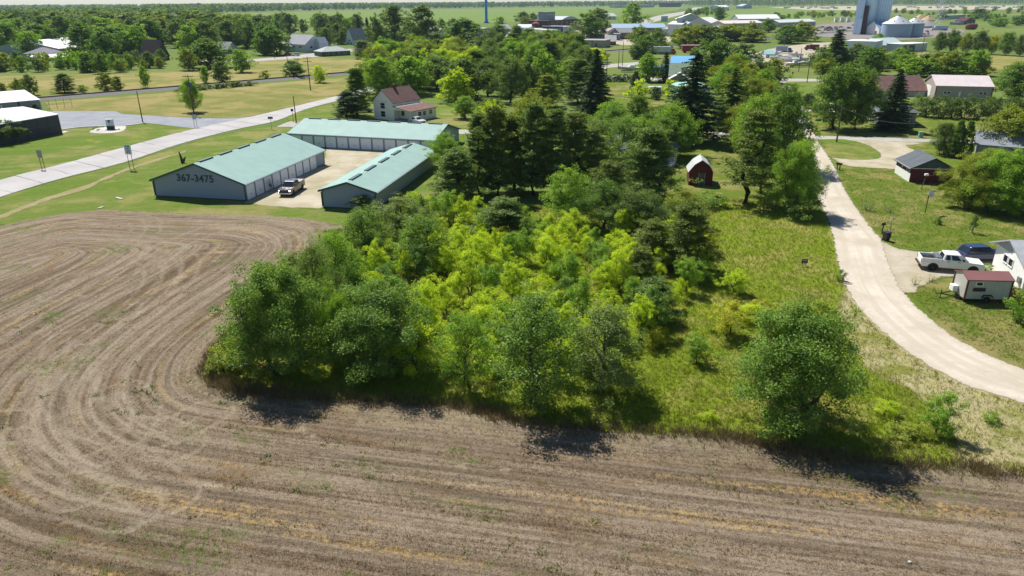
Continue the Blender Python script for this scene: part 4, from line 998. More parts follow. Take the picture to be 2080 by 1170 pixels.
storage('long storage shed with green roof and phone number 367-3475 on its gable', A1, B1, (C1 - B1).length, EV, EV + 2.55, 'front', [('right', 0.15, (C1 - B1).length * 0.885, 9)], 5, True)
A2, B2, C2 = G(588, 270.5, EV), G(881.5, 285, EV), G(924.5, 262, EV)
storage('widest storage shed with green roof, its row of white doors facing the yard', A2, B2, (C2 - B2).length, EV, EV + 1.8, 'side', [('front', B2.length * 0 + 0.2, (B2 - A2).length - 0.2, 12)], 7)
A3, B3, C3 = G(653.5, 386, EV), G(762, 390.5, EV), G(881, 307, EV)
storage('narrow storage shed with green roof next to the trees', A3, B3, (C3 - B3).length, EV, EV + 1.15, 'front', [('left', 0.3, (C3 - B3).length - 0.6, 9)], 5)

# white farmhouse behind the storage sheds
MAUVE = roof_mat('mauve_shingles', (0.18, 0.105, 0.095)); GREY_R = roof_mat('grey_shingles', (0.20, 0.21, 0.23)); DKGREY_R = roof_mat('charcoal_shingles', (0.10, 0.115, 0.135))
A, B = G(761, 241), G(834, 249); D_ = (G(868, 237) - B).length
b = Bld('farmhouse', 'white two-storey farmhouse with maroon roof behind the storage sheds', A, B, D_, 'house')
w = b.w; he = top(A, 202); ha = he + 2.4; hm = he - 0.5; hl = 2.5
FH = ribbed((0.80, 0.78, 0.72), 0.2, 0.6, 2)
b.part('wall', MB().prism([(0, 0), (w * .56, 0), (w * .56, hl + 0.2), (w, hl), (w, hl), (w * .56, hm - 0.6), (w * .56, hm), (w * .26, ha), (0, he)], 0, D_, 'y'), FH)
b.part('wall', MB().prism([(w * .56, 0), (w, 0), (w, hl), (w * .56, hm - .8)], D_ * 0.22, D_, 'y'), FH)
b.part('porch_gable', MB().prism([(w * .56, hl), (w, hl), (w, hl + .02), (w * .56, hm - .8)], 0.02, D_ * 0.22, 'y'), FH)
b.part('porch_post', MB().box(w - .15, w - .02, 0.05, 0.18, 0, hl), WHITE); b.part('porch_floor', MB().box(w * .57, w, 0.02, D_ * .22, 0.0, 0.35), flat((0.25, 0.22, 0.2), 0.8))
def slope(b_, x0, z0, x1, z1, name='roof', mat=MAUVE, oh=0.35, th=0.14, d0=None, d1=None):
    return b_.part(name, MB().prism([(x0, z0 + .03), (x1, z1 + .03), (x1, z1 + th), (x0, z0 + th)], -oh if d0 is None else d0, b_.d + oh if d1 is None else d1, 'y'), mat)
slope(b, -0.35, he - 0.5, w * .26, ha); slope(b, w * .26, ha, w * .58, hm - 0.15); slope(b, w * .555, hm - .75, w + .35, hl - .1)
b.part('chimney', MB().box(w * .22, w * .28, D_ * .42, D_ * .50, ha - .6, ha + .9), flat((0.14, 0.06, 0.05), 0.9))
b.window('front', w * .20, w * .32, he * .58, he * .86); b.window('front', w * .20, w * .32, he * .16, he * .44)
for k in (.30, .48, .72): b.window('right', D_ * k, D_ * (k + .11), 1.15, 2.0)
b.slab('door', 'front', w * .74, w * .84, 0.36, 2.35, WHITE, -D_ * .22 - .01, -D_ * .22 + .05)
b.slab('porch_window', 'front', w * .60, w * .68, 1.0, 2.1, GLASS, -D_ * .22 - .01, -D_ * .22 + .05)

# red barn-shaped shed
A, B = G(1398, 376), G(1446, 377.5)
b = Bld('garden_shed', 'small red gambrel shed with pale roof beside the open pine', A, B, 3.9, 'shed'); w = b.w; e_ = top(A, 349); r_ = e_ + 1.75
RED = ribbed((0.12, 0.018, 0.022), 0.16, 0.7, 2)
b.part('wall', MB().prism([(0, 0), (w, 0), (w, e_), (w * .8, e_ + 1.05), (w / 2, r_), (w * .2, e_ + 1.05), (0, e_)], 0, b.d, 'y'), RED)
PALE_R = roof_mat('pale_shingles', (0.45, 0.47, 0.47))
for q in ((-.2, e_ - .15, w * .2, e_ + 1.05), (w * .2, e_ + 1.05, w / 2, r_), (w / 2, r_, w * .8, e_ + 1.05), (w * .8, e_ + 1.05, w + .2, e_ - .15)): slope(b, *q, mat=PALE_R, oh=0.2, th=0.12)
b.door('front', w * .42, w * .66, e_ * .92, flat((0.10, 0.11, 0.12), 0.6)); b.slab('door_trim', 'front', w * .40, w * .42, 0, e_ * .95, flat((0.4, 0.42, 0.44), 0.6)); b.slab('door_trim', 'front', w * .66, w * .68, 0, e_ * .95, flat((0.4, 0.42, 0.44), 0.6))
# house hidden behind the trees
A, B = G(1222, 345), G(1374, 330)
b = Bld('house', 'white house mostly hidden by trees left of the red shed', A, B, 9.0, 'house'); b.walls(2.7, 4.6, OFFW, 'side'); b.roof(GREY_R, 0.4)
for k in (.2, .5, .8): b.window('front', b.w * k, b.w * k + 1.0, 1.0, 2.0)
b.window('right', 3, 4, 1, 2)
A, B = G(1338, 338), G(1368, 340)
b = Bld('porch_steps', 'white wooden porch steps with railing near the hidden house', A, B, 2.2, 'steps')
for i in range(4): b.part('step', MB().box(0, b.w, i * .35, 2.2, i * .2, i * .2 + .2 - .004), WHITE)
for xx in (0.0, b.w - .06):
    for i in range(5): b.part('baluster', MB().box(xx, xx + .06, i * .42, i * .42 + .06, min(3, i) * .2 + .2, min(3, i) * .2 + 1.0), WHITE)
    b.part('rail', MB().add([(xx, -.05, 1.0), (xx + .06, -.05, 1.0), (xx + .06, 2.0, 1.8), (xx, 2.0, 1.8), (xx, -.05, 1.08), (xx + .06, -.05, 1.08), (xx + .06, 2.0, 1.88), (xx, 2.0, 1.88)], [(0, 3, 2, 1), (4, 5, 6, 7), (0, 1, 5, 4), (1, 2, 6, 5), (2, 3, 7, 6), (3, 0, 4, 7)]), WHITE)
# red garage on the right
A, B = G(1846, 370), G(1932, 372.5); D_ = (G(1817, 351) - A).length
b = Bld('garage', 'red and white garage with grey gable roof beside the bushy trees', A, B, D_, 'garage'); w = b.w; e_ = top(A, 341)
b.walls(e_, e_ + 1.5, flat((0.13, 0.016, 0.022), 0.7), 'front'); b.roof(DKGREY_R, 0.4)
b.part('gable_shingles', MB().prism([(.02, e_ - .02), (w - .02, e_ - .02), (w / 2, e_ + 1.47)], -0.03, 0.0, 'y'), DKGREY_R)
b.slab('gable_band', 'front', 0, w, e_ - .12, e_ - .02, WHITE); b.slab('lower_siding', 'left', 0, D_, 0, e_ * .62, WHITE, -.02, .03)
b.window('left', D_ * .35, D_ * .5, e_ * .68, e_ * .9, DARK, cross=False)
b.window('left', D_ * .75, D_ * .92, e_ * .68, e_ * .9, cross=False); b.slab('fascia', 'left', -.3, D_ + .3, e_ - .16, e_ - .02, WHITE, .30, .36)
# white house at the right edge
A, B = G(2014, 542), G(2074, 592)
b = Bld('house', 'bright white gable house behind the small trailer by the driveway', A, B, 13.0, 'house'); w = b.w; e_ = top(A, 494)
b.walls(e_, e_ + 1.3, flat((0.80, 0.80, 0.79), 0.6), 'front'); b.roof(roof_mat('silver_shingles', (0.34, 0.36, 0.39)), 0.55, 0.18)
b.window('front', w * .30, w * .42, e_ * .55, e_ * .82, cross=False); b.window('front', w * .47, w * .59, e_ * .55, e_ * .82, cross=False)
b.part('frieze', MB().prism([(0.05, e_ - .02), (w * .5, e_ - .02), (w * .5, e_ + 1.25)], -.03, 0, 'y'), flat((0.35, 0.38, 0.42), 0.7))
b.part('meter_box', MB().box(w * .86, w * .93, -.2, 0.0, .6, 1.2), STEEL)
for kk in (.5,): b.window('right', 3, 4.2, 1.0, 2.0)
# grey-green hip-roofed cottage
A, B = G(1782, 255), G(1857, 257.5)
b = Bld('cottage', 'grey-green hip-roofed cottage behind the big spruce on the corner', A, B, 9.5, 'house'); w = b.w; e_ = top(A, 228)
b.walls(e_, e_ + 2.6, flat((0.22, 0.25, 0.24), 0.7), 'hip'); b.roof(roof_mat('slate_shingles', (0.14, 0.16, 0.165)), 0.6)
b.window('front', w * .72, w * .84, e_ * .38, e_ * .86); b.window('left', 3, 4, e_ * .4, e_ * .8); b.window('right', 4, 5, e_ * .4, e_ * .8); b.part('chimney', MB().box(w * .45, w * .52, 5.2, 5.8, e_ + 1.6, e_ + 3.2), flat((0.3, 0.3, 0.3), 0.8))
# long house with mauve roof
A, B = G(1770, 197), G(1880, 195.5)
b = Bld('house', 'long house with mauve shingle roof behind the corner cottage', A, B, 11.0, 'house'); w = b.w; e_ = top(A, 184)
b.walls(e_, e_ + 3.4, flat((0.34, 0.35, 0.37), 0.7), 'side'); b.roof(MAUVE, 0.5)
for k in (.15, .55, .8): b.window('front', w * k, w * k + 1.0, e_ * .4, e_ * .85)
for k in (.2, .78): b.part('roof_vent', MB().lathe([(.22, 0), (.22, .5), (.35, .5), (.3, .75)], 8, (w * k, 5.9)), STEEL, loc=(0, 0, e_ + 3.1))
# tan pole barn
A, B = G(1897, 203), G(2011, 206)
b = Bld('pole_barn', 'tan steel pole barn with pinkish white roof', A, B, 13.0, 'barn'); w = b.w; e_ = top(A, 174)
b.walls(e_, e_ + 2.2, flat((0.36, 0.32, 0.29), 0.6), 'side'); b.roof(metal_roof('pinkish_metal_roof', (0.60, 0.53, 0.54), 0), 0.3)
for k in (.15, .2, .78, .84): b.window('front', w * k, w * k + .9, e_ * .45, e_ * .62, cross=False)
for cx in (0, w): b.part('corner_trim', MB().box(cx - .12, cx + .12, -.12, .12, 0, e_), flat((0.12, 0.06, 0.06), 0.6))
b.door('left', 3, 8, e_ * .85)
# grey roof at the right edge
A, B = G(1978, 322), G(2090, 332)
b = Bld('house', 'low house with blue-grey roof half behind the bushy right-edge trees', A, B, 9.0, 'house'); e_ = 2.6
b.walls(e_, e_ + 1.6, flat((0.3, 0.31, 0.33), 0.7), 'side'); b.roof(roof_mat('bluegrey_shingles', (0.22, 0.24, 0.28)), 0.5); b.window('front', 2, 3.4, 1, 2); b.window('left', 3, 4.4, 1, 2)
b.slab('fascia', 'left', -.4, 9.4, e_ - .14, e_ + 0.02, WHITE, .5, .55)
# ------------------------------------------------------------------ buildings further off
def simple(name, label, ax, ay, bx, by, d, eave_py, rise, wallc, roofc, kind='side', wins=(), cat='building', oh=0.35, doors=(), metal=False, side_wins=(), frac=0.5):
    A, B = G(ax, ay), G(bx, by); b = Bld(name, label, A, B, d, cat); e_ = top(A, eave_py); b.walls(e_, e_ + rise, flat(wallc, 0.65) if isinstance(wallc, tuple) else wallc, kind, frac=frac)
    rm = roofc if not isinstance(roofc, tuple) else (metal_roof('metal_roof', roofc, 1 if kind == 'front' else 0) if metal else roof_mat('shingle_roof', roofc))
    b.roof(rm, oh, frac=frac)
    for (u0, u1, z0, z1) in wins: b.window('front', b.w * u0, b.w * u1, e_ * z0, e_ * z1, cross=False)
    for (sd_, u0, u1, z0, z1) in side_wins: b.window(sd_, (b.d if sd_ in ('left', 'right') else b.w) * u0, (b.d if sd_ in ('left', 'right') else b.w) * u1, e_ * z0, e_ * z1, cross=False)
    for (u0, u1, z) in doors: b.door('front', b.w * u0, b.w * u1, e_ * z, handle=False, mat=flat((0.1, 0.1, 0.11), 0.6))
    return b
def wn(n, a=.08, b=.92, z0=.4, z1=.75, f=.4):
    st = (b - a) / n; return [(a + st * i + st * (1 - f) / 2, a + st * i + st * (1 + f) / 2, z0, z1) for i in range(n)]
WM = (0.74, 0.75, 0.76); BR = (0.15, 0.06, 0.05)
# left: dark-walled works buildings
A, B = G(-60, 308), G(127, 270.5); b = Bld('works_building', 'dark-walled low building with white roof at the left edge', A, B, 22, 'building'); e_ = top(B, 233)
b.walls(e_, e_ + 1.3, flat((0.06, 0.063, 0.08), 0.7), 'side', frac=0.42); b.roof(metal_roof('white_metal_roof', (0.66, 0.67, 0.68), 0), 0.15, frac=0.42)
for k in (.3, .45, .6, .73, .86): b.slab('panel_joint', 'front', b.w * k, b.w * k + .12, 0, e_ - .05, flat((0.035, 0.037, 0.045), 0.7), -.02, .03)
b.slab('wall_band', 'front', 0, b.w, e_ * .52, e_ * .55, flat((0.10, 0.10, 0.11), 0.7), -.02, .05); b.part('corner_slab', MB().box(b.w + .2, b.w + 1.4, -.2, .8, 0, .12), OFFW)
A, B = G(-80, 240), G(85, 224); b = Bld('works_hall', 'grey ribbed hall with white roof behind the dark-walled building', A, B, 24, 'building'); e_ = top(B, 203)
b.walls(e_, e_ + 1.6, ribbed((0.27, 0.28, 0.30), 0.6, 0.5, 0), 'side'); b.roof(metal_roof('white_metal_roof', (0.70, 0.71, 0.72), 0), 0.2); b.slab('downpipe', 'front', b.w * .72, b.w * .735, 0, e_, DARK, 0, .1); b.door('front', b.w * .5, b.w * .52, 2.2)
# far left houses in the trees
simple('barn', 'white-roofed barn with steep roofs deep in the left trees', 122, 112, 186, 106, 42, 99, 4, (0.35, 0.36, 0.38), (0.80, 0.80, 0.80), 'side', wn(3), metal=True)
simple('barn', 'bright white lean-to roof beside the steep-roofed barn', 150, 108, 196, 104, 14, 97, 5, (0.4, 0.42, 0.44), (0.8, 0.8, 0.8), 'front', wn(2), metal=True)
simple('workshop', 'long flat white-roofed workshop at the edge of the left trees', 70, 126, 156, 121, 14, 119, 1.2, (0.22, 0.24, 0.26), (0.74, 0.74, 0.74), 'side', wn(4), metal=True)
simple('house', 'grey house roof behind the long white-roofed workshop', 92, 116, 130, 112, 12, 110, 3, (0.3, 0.3, 0.32), (0.22, 0.21, 0.24), 'hip', wn(2), 'house')
simple('house', 'dark brown steep-gabled house among the left trees', 322, 123, 345, 121, 12, 113, 7, (0.06, 0.05, 0.05), (0.10, 0.075, 0.07), 'front', wn(2), 'house')
simple('cabin', 'small brown-roofed cabin left of the steep-gabled house', 276, 125, 296, 124, 9, 118, 3.2, (0.12, 0.10, 0.09), (0.13, 0.095, 0.09), 'hip', wn(2), 'house')
simple('house', 'grey roof peeking out between trees above the steep-gabled house', 462, 110, 486, 108, 10, 102, 4, (0.4, 0.42, 0.45), (0.30, 0.31, 0.33), 'front', wn(2), 'house')
b = simple('house', 'large pale blue house with grey roof and round porch', 577, 104, 621, 107, 13, 88, 4.6, (0.50, 0.55, 0.62), (0.30, 0.31, 0.34), 'side', wn(3, z0=.55, z1=.75), 'house', side_wins=[('right', .25, .37, .5, .75), ('right', .6, .72, .5, .75)])
b.part('porch_roof', MB().add([(2, -4, 2.9), (10, -4, 2.9), (10, 0, 2.9), (2, 0, 2.9), (6, -.6, 4.7)], [(0, 3, 2, 1), (0, 1, 4), (1, 2, 4), (2, 3, 4), (3, 0, 4)]), roof_mat('porch_shingles', (0.32, 0.33, 0.36)))
for k in range(5): b.part('porch_post', MB().box(2.1 + k * 1.9, 2.3 + k * 1.9, -3.9, -3.7, 0, 2.9), WHITE)
b.part('wing', MB().prism([(b.w, 0), (b.w + 5, 0), (b.w + 5, 5), (b.w + 2.5, 8), (b.w, 5)], 6, 12, 'y'), flat((0.46, 0.5, 0.57), 0.6))
simple('ranch_house', 'dark green ranch house with pale hip roof beside the far lawn', 655, 115, 712, 112, 10, 106, 2.4, (0.07, 0.11, 0.10), (0.40, 0.44, 0.43), 'hip', wn(4), 'house')
simple('house', 'narrow white gabled house with grey roof under tall trees', 703, 91, 718, 91.5, 13, 80, 6.5, (0.66, 0.72, 0.78), (0.34, 0.33, 0.35), 'front', [(.2, .4, .2, .5), (.6, .8, .2, .5), (.4, .6, .7, .95)], 'house')
b = simple('house', 'low white house with rust roof behind the yellow-green trees', 840, 117, 876, 114, 14, 103, 1.8, (0.60, 0.64, 0.70), (0.36, 0.24, 0.20), 'front', wn(2, z0=.2, z1=.6), 'house')
simple('garage', 'white garage beside the rust-roofed low house', 905, 113, 922, 112, 8, 102, 2.2, (0.66, 0.70, 0.75), (0.36, 0.26, 0.22), 'front', wn(1), 'garage')
simple('house', 'white house wall showing between the tall dark trees', 892, 78, 903, 77, 10, 66, 3, (0.7, 0.72, 0.74), (0.4, 0.4, 0.42), 'front', wn(1), 'house')
simple('shop', 'grey flat-roofed shop behind the water tower trees', 975, 74, 1000, 73, 14, 58, .6, (0.25, 0.24, 0.26), (0.5, 0.52, 0.54), 'flat', wn(2))
# town centre
BRICK = flat(BR, 0.9, 0, .3, 1.0)
b = simple('brick_hall', 'long dark brick building with barrel roof in the town centre', 1112, 56, 1178, 52, 24, 42, .3, BRICK, (0.3, 0.3, 0.32), 'flat', wn(6, z0=.3, z1=.7, f=.5))
mb = MB(); w_ = b.w; pr = [(w_ * .45 + w_ * .52 * i / 10, b.eave + .3 + 3.2 * math.sin(math.pi * i / 10)) for i in range(11)]; b.part('barrel_roof', mb.prism(pr, 1, 23, 'y'), flat((0.45, 0.5, 0.52), 0.5))
b.part('tower_block', MB().box(w_ * .1, w_ * .36, 6, 16, b.eave + .2, b.eave + 8.5), flat((0.22, 0.28, 0.33), 0.7))
for k in range(3): b.part('tower_window', MB().box(w_ * (.14 + .08 * k), w_ * (.17 + .08 * k), 5.9, 6.0, b.eave + 5, b.eave + 6.4), GLASS)
b = simple('blue_shop', 'dark blue two-storey shop with white window frames', 1102, 70, 1143, 71, 15, 53.5, .4, (0.03, 0.055, 0.16), (0.6, 0.62, 0.64), 'flat', wn(5, .12, .95, .52, .76, .28))
b.slab('cornice', 'front', -.2, b.w + .2, b.eave - .1, b.eave + .5, WHITE, 0, .25)
b.slab('side_panel', 'right', 0, 15, 0, b.eave - .1, flat((0.35, 0.4, 0.46), 0.7), 0, .05)
simple('house', 'small brick house with red hip roof left of the brick hall', 1086, 56, 1112, 55.5, 13, 48, 3.5, BRICK, (0.26, 0.075, 0.055), 'hip', wn(2), 'house')
b = Bld('fuel_canopy', 'white fuel station canopy on slim posts beside the blue shop', G(1062, 71), G(1112, 74), 10, 'canopy'); hc = top(G(1062, 71), 58)
b.part('canopy_roof', MB().box(0, b.w, 0, 10, hc - .9, hc), WHITE)
for cx in (.15, .5, .85):
    for cy in (2, 8): b.part('post', MB().box(b.w * cx - .15, b.w * cx + .15, cy - .15, cy + .15, 0, hc - .9), STEEL)
    b.part('pump', MB().box(b.w * cx - .4, b.w * cx + .4, 4, 4.8, 0, 1.7), flat((0.5, 0.1, 0.08), 0.5))
simple('shop', 'white fuel station shop behind the canopy', 1050, 66, 1078, 66, 12, 56, 2.5, WM, (0.72, 0.74, 0.76), 'side', wn(3), metal=True)
b = simple('warehouse', 'tan flat-roofed warehouse with brown doors behind the tree hedge', 1160, 96, 1228, 97, 16, 81.5, .3, (0.36, 0.33, 0.28), (0.32, 0.31, 0.31), 'flat', (), doors=[(.06, .1, .5), (.72, .78, .6)])
b.slab('pipe', 'front', b.w * .62, b.w * .635, 0, b.eave, DARK, 0, .12)
simple('workshop', 'dark brick workshop with grey roof right of the tan warehouse', 1229, 92, 1251, 92, 12, 84, 3.2, BRICK, (0.36, 0.35, 0.37), 'side', wn(2))
simple('house', 'navy two-storey house behind the tan warehouse', 1210, 82, 1228, 81.5, 10, 70, .4, (0.045, 0.045, 0.08), (0.2, 0.2, 0.22), 'flat', wn(2), 'house')
simple('house', 'brown-grey house with white window beside the blue-grey annex', 1258, 80, 1289, 79, 11, 66.5, 2.6, (0.15, 0.13, 0.115), (0.28, 0.28, 0.30), 'side', [(.15, .28, .55, .8), (.6, .7, .55, .8)], 'house')
simple('annex', 'blue-grey annex between brick workshop and brown-grey house', 1247, 82, 1259, 82, 10, 69, .4, (0.20, 0.28, 0.34), (0.3, 0.32, 0.34), 'flat', wn(1))
simple('house', 'small cream gabled house under the twin cottonwoods', 1234, 71, 1256, 70.5, 10, 64, 2.6, (0.5, 0.45, 0.4), (0.36, 0.32, 0.33), 'front', wn(2), 'house')
simple('feed_store', 'long shed with pale blue metal roof in the town centre', 1244, 66, 1352, 65, 16, 57, 3.2, (0.10, 0.105, 0.13), (0.36, 0.48, 0.62), 'side', wn(3), metal=True)
b = simple('feed_mill', 'tall grey feed mill with rooftop block', 1355, 74, 1384, 75, 14, 49, 2.0, (0.50, 0.54, 0.60), (0.7, 0.72, 0.74), 'side', [(.5, .6, .25, .4), (.6, .68, .5, .62)], metal=True)
b.part('rooftop_block', MB().box(b.w * .45, b.w * .8, 3, 9, b.eave, b.eave + 4.5), flat((0.32, 0.36, 0.42), 0.6)); b.part('side_bin', MB().lathe([(2.6, 0), (2.6, b.eave), (2.2, b.eave + .9), (.4, b.eave + 1.8)], 16, (b.w + 3, 5)), flat((0.38, 0.47, 0.58), 0.45, .3), smooth=True)
b.part('loading_roof', MB().box(-7, -.1, -1.5, 6, 5.2, 5.5), flat((0.6, 0.64, 0.7), 0.5)); b.part('loading_wall', MB().box(-6.8, -.2, 0, 6, 0, 5.2), flat((0.36, 0.40, 0.46), 0.6))
simple('hall', 'wide white gabled hall with tan eaves in the town centre', 1372, 50, 1432, 50, 30, 39, 6.0, (0.42, 0.43, 0.47), (0.78, 0.77, 0.75), 'front', (), metal=True)
simple('hall', 'lower grey-fronted white gabled hall below the wide one', 1396, 56, 1445, 57, 24, 47, 5.5, (0.36, 0.38, 0.42), (0.72, 0.72, 0.73), 'front', wn(2, z0=.2, z1=.6), metal=True)
simple('warehouse', 'long bright white-roofed warehouse by the pasture', 1500, 43, 1584, 42, 22, 38.5, 5.0, (0.4, 0.45, 0.5), (0.82, 0.83, 0.84), 'side', (), metal=True)
simple('warehouse', 'beige shed with pinkish roof below the long white-roofed warehouse', 1470, 62, 1548, 60, 18, 48, 2.2, (0.42, 0.38, 0.33), (0.66, 0.60, 0.58), 'side', (), metal=True)
simple('warehouse', 'pale roofed sheds left of the grain elevator', 1582, 55, 1656, 52, 16, 46, 2.5, (0.35, 0.36, 0.36), (0.58, 0.61, 0.62), 'side', (), metal=True)
simple('house', 'far blue house at the edge of the right-hand forest', 1507, 17.5, 1527, 17.2, 24, 12.5, 6, (0.32, 0.42, 0.52), (0.42, 0.50, 0.58), 'front', wn(2))
simple('shed', 'far white shed near the forest, wide and low', 1462, 19.5, 1481, 19, 24, 14.5, 5, (0.55, 0.6, 0.66), (0.8, 0.82, 0.84), 'side', (), metal=True)
simple('shed', 'far white gabled shed left of the wide low one', 1441, 19, 1458, 19, 24, 14, 5, (0.5, 0.54, 0.6), (0.78, 0.8, 0.82), 'front', wn(2), metal=True)
simple('school', 'far red-brown building at the forest edge', 1356, 14.5, 1383, 14, 40, 6, 1, (0.14, 0.06, 0.05), (0.16, 0.08, 0.07), 'flat', wn(4))
simple('shed', 'far pale flat building left of the red-brown one', 1252, 16, 1328, 15, 40, 10.5, 1, (0.40, 0.38, 0.40), (0.5, 0.5, 0.52), 'flat', ())
# blue metal building and green-roofed house
b = simple('workshop', 'workshop with bright blue roof and white end wall', 1360, 152, 1405, 153, 12, 130, 2.4, (0.80, 0.81, 0.83), (0.16, 0.40, 0.66), 'side', (), metal=True)
b.part('wing_roof', MB().add([(-9, 2, b.eave - 2.2), (0, 0, b.eave - .4), (0, 12, b.eave - .4), (-9, 12, b.eave - 2.2), (-9, 2, b.eave - 2.4), (0, 0, b.eave - .6), (0, 12, b.eave - .6), (-9, 12, b.eave - 2.4)], [(0, 1, 2, 3), (7, 6, 5, 4), (0, 4, 5, 1), (1, 5, 6, 2), (2, 6, 7, 3), (3, 7, 4, 0)]), metal_roof('blue_metal_roof', (0.2, 0.38, 0.62), 1)); b.part('wing_wall', MB().box(-8.6, 0, 2.4, 11.6, 0, b.eave - 2.45), flat((0.045, 0.12, 0.24), 0.6))
b = simple('house', 'two-storey house with sage green roof and dormer by the tall spruce', 1358, 178, 1408, 179, 11, 154, 3.4, (0.20, 0.19, 0.20), (0.20, 0.27, 0.20), 'side', (), 'house')
b.part('dormer', MB().prism([(b.w * .48, b.eave), (b.w * .78, b.eave), (b.w * .78, b.eave + 2.0), (b.w * .48, b.eave + 2.0)], .2, 4, 'y'), flat((0.16, 0.2, 0.26), 0.7)); b.part('dormer_roof', MB().box(b.w * .46, b.w * .8, -.1, 4.5, b.eave + 2.0, b.eave + 2.2), roof_mat('sage_shingles', (0.2, 0.27, 0.2)))
b.window('front', b.w * .56, b.w * .69, b.eave + .3, b.eave + 1.7, cross=False, o=-.2)
b.part('front_wing', MB().prism([(0, 0), (b.w * .86, 0), (b.w * .86, 3.0), (b.w * .43, 4.8), (0, 3.0)], -6, 0, 'y'), flat((0.24, 0.22, 0.22), 0.8)); b.window('front', b.w * .5, b.w * .64, 1.3, 2.7, cross=False, o=6.0)
slope(b, -.3, 2.9, b.w * .43, 4.85, 'wing_roof', flat((0.55, 0.52, 0.5), 0.8), d0=-6.3, d1=0); slope(b, b.w * .43, 4.85, b.w * .9, 2.9, 'wing_roof', flat((0.55, 0.52, 0.5), 0.8), d0=-6.3, d1=0)
simple('house', 'blue-grey house with teal roof behind the ragged spruce', 1386, 207, 1440, 206, 10, 180, 2.0, (0.20, 0.28, 0.34), (0.28, 0.50, 0.48), 'hip', wn(3), 'house')
simple('shed', 'small grey garden shed among the yard bushes', 1320, 190, 1342, 190, 3, 178, .6, (0.32, 0.35, 0.36), (0.45, 0.47, 0.48), 'flat', ())
simple('shed', 'teal-roofed boat shed behind the big dark tree', 1463, 124, 1492, 125, 8, 113, 2.0, (0.14, 0.2, 0.22), (0.28, 0.46, 0.48), 'side', (), metal=True)
# sheds below the elevator
b = simple('machine_shed', 'white machine shed with sloping roof right of the dark spruce', 1716, 105, 1776, 107, 17, 83, .1, (0.60, 0.65, 0.70), (0.78, 0.78, 0.77), 'side', (), metal=True)
simple('machine_shed', 'shed with pale green gabled roof beside the white machine shed', 1783, 103, 1834, 101, 15, 92, 3.2, (0.2, 0.22, 0.22), (0.46, 0.56, 0.55), 'side', (), metal=True)
b = simple('cattle_shed', 'low open-fronted white shed at the end of the shed row', 1830, 106, 1881, 103, 9, 90, .4, (0.60, 0.62, 0.64), (0.72, 0.73, 0.73), 'flat', (), doors=[(.05, .2, .85), (.28, .52, .85)])
simple('tent', 'small white pitched canopy behind the trees', 1770, 135, 1800, 133, 6, 126, 2.2, (0.72, 0.72, 0.7), (0.8, 0.8, 0.78), 'front', ())
# grain elevator
GALV = flat((0.66, 0.84, 1.0), 0.5, 0.0, .1); GALVB = flat((0.42, 0.54, 0.66), 0.5, 0.0)
p = G(1768, 70); e = thing('grain_elevator', 'tall cluster of grey steel silos rising out of the picture', 'grain elevator', p, math.atan2(-p.x, p.y))
rr = px2m(p, 14)
for i, (cx, cy) in enumerate(((-.6, 1), (1.2, 1.2), (-.6, 2.9), (1.2, 3.1))): MB().lathe([(rr, 0), (rr, 40), (rr * .3, 44)], 24, (cx * rr, cy * rr)).build('silo', GALV, e, smooth=True)
MB().box(-2.4 * rr, -1.35 * rr, -.4 * rr, 1.6 * rr, 0, 34).build('leg_tower', flat((0.62, 0.78, 0.95), 0.6), e)
MB().box(-1.3 * rr, -.72 * rr, -.55 * rr, .0, 0, 21).build('brown_shaft', flat((0.07, 0.045, 0.045), 0.8), e)
MB().box(-1.9 * rr, -1.35 * rr, -.8 * rr, -.45 * rr, 0, 12).build('side_bin', GALV, e)
for k in range(6): MB().tube([(rr * (.3 + .33 * k), .05 * rr, 0), (rr * (.3 + .33 * k), .05 * rr, 40)], .12, 4).build('downpipe', GALVB, e)
MB().box(-2.5 * rr, 2.2 * rr, .6 * rr, 2.4 * rr, 44, 49).build('headhouse', GALV, e); mb = MB(); mb.tube([(-2.5 * rr, 0, 20), (-.2 * rr, .2 * rr, 36)], .4, 6); mb.build('conveyor', GALVB, e)
b = simple('elevator_shed', 'white gabled shed with blue roof in front of the silos', 1757, 70, 1784, 72, 14, 56, 5, WM, (0.20, 0.32, 0.50), 'front', (), metal=True, doors=[(.7, .85, .6)])
for (px, py, wpx, et, lb) in ((1818, 75, 56, 48, 'nearer round steel grain bin with conical roof'), (1852, 74, 38, 47, 'second round steel grain bin behind the first')):
    p = G(px, py); r_ = px2m(p, wpx) / 2; h_ = height_at(p, et); e = thing('grain_bin', lb, 'grain bin', p)
    mb = MB(); z = 0
    prof = []
    while z < h_: prof += [(r_, z), (r_ * 1.012, z + .4)]; z += .8
    mb.lathe(prof + [(r_, h_)], 32); mb.build('bin_wall', flat((0.30, 0.40, 0.52), 0.4, 0.0), e, smooth=True)
    MB().lathe([(r_ * 1.03, h_), (r_ * .12, h_ + r_ * .52), (r_ * .12, h_ + r_ * .6)], 32).build('bin_roof', flat((0.52, 0.55, 0.58), 0.45, 0.3), e)
    for k in range(8): MB().box(-.25, .25, -.25, .25, 0, .6).build('roof_vent', DARK, e, loc=(r_ * .72 * math.cos(k * .785), r_ * .72 * math.sin(k * .785), h_ + r_ * .16))
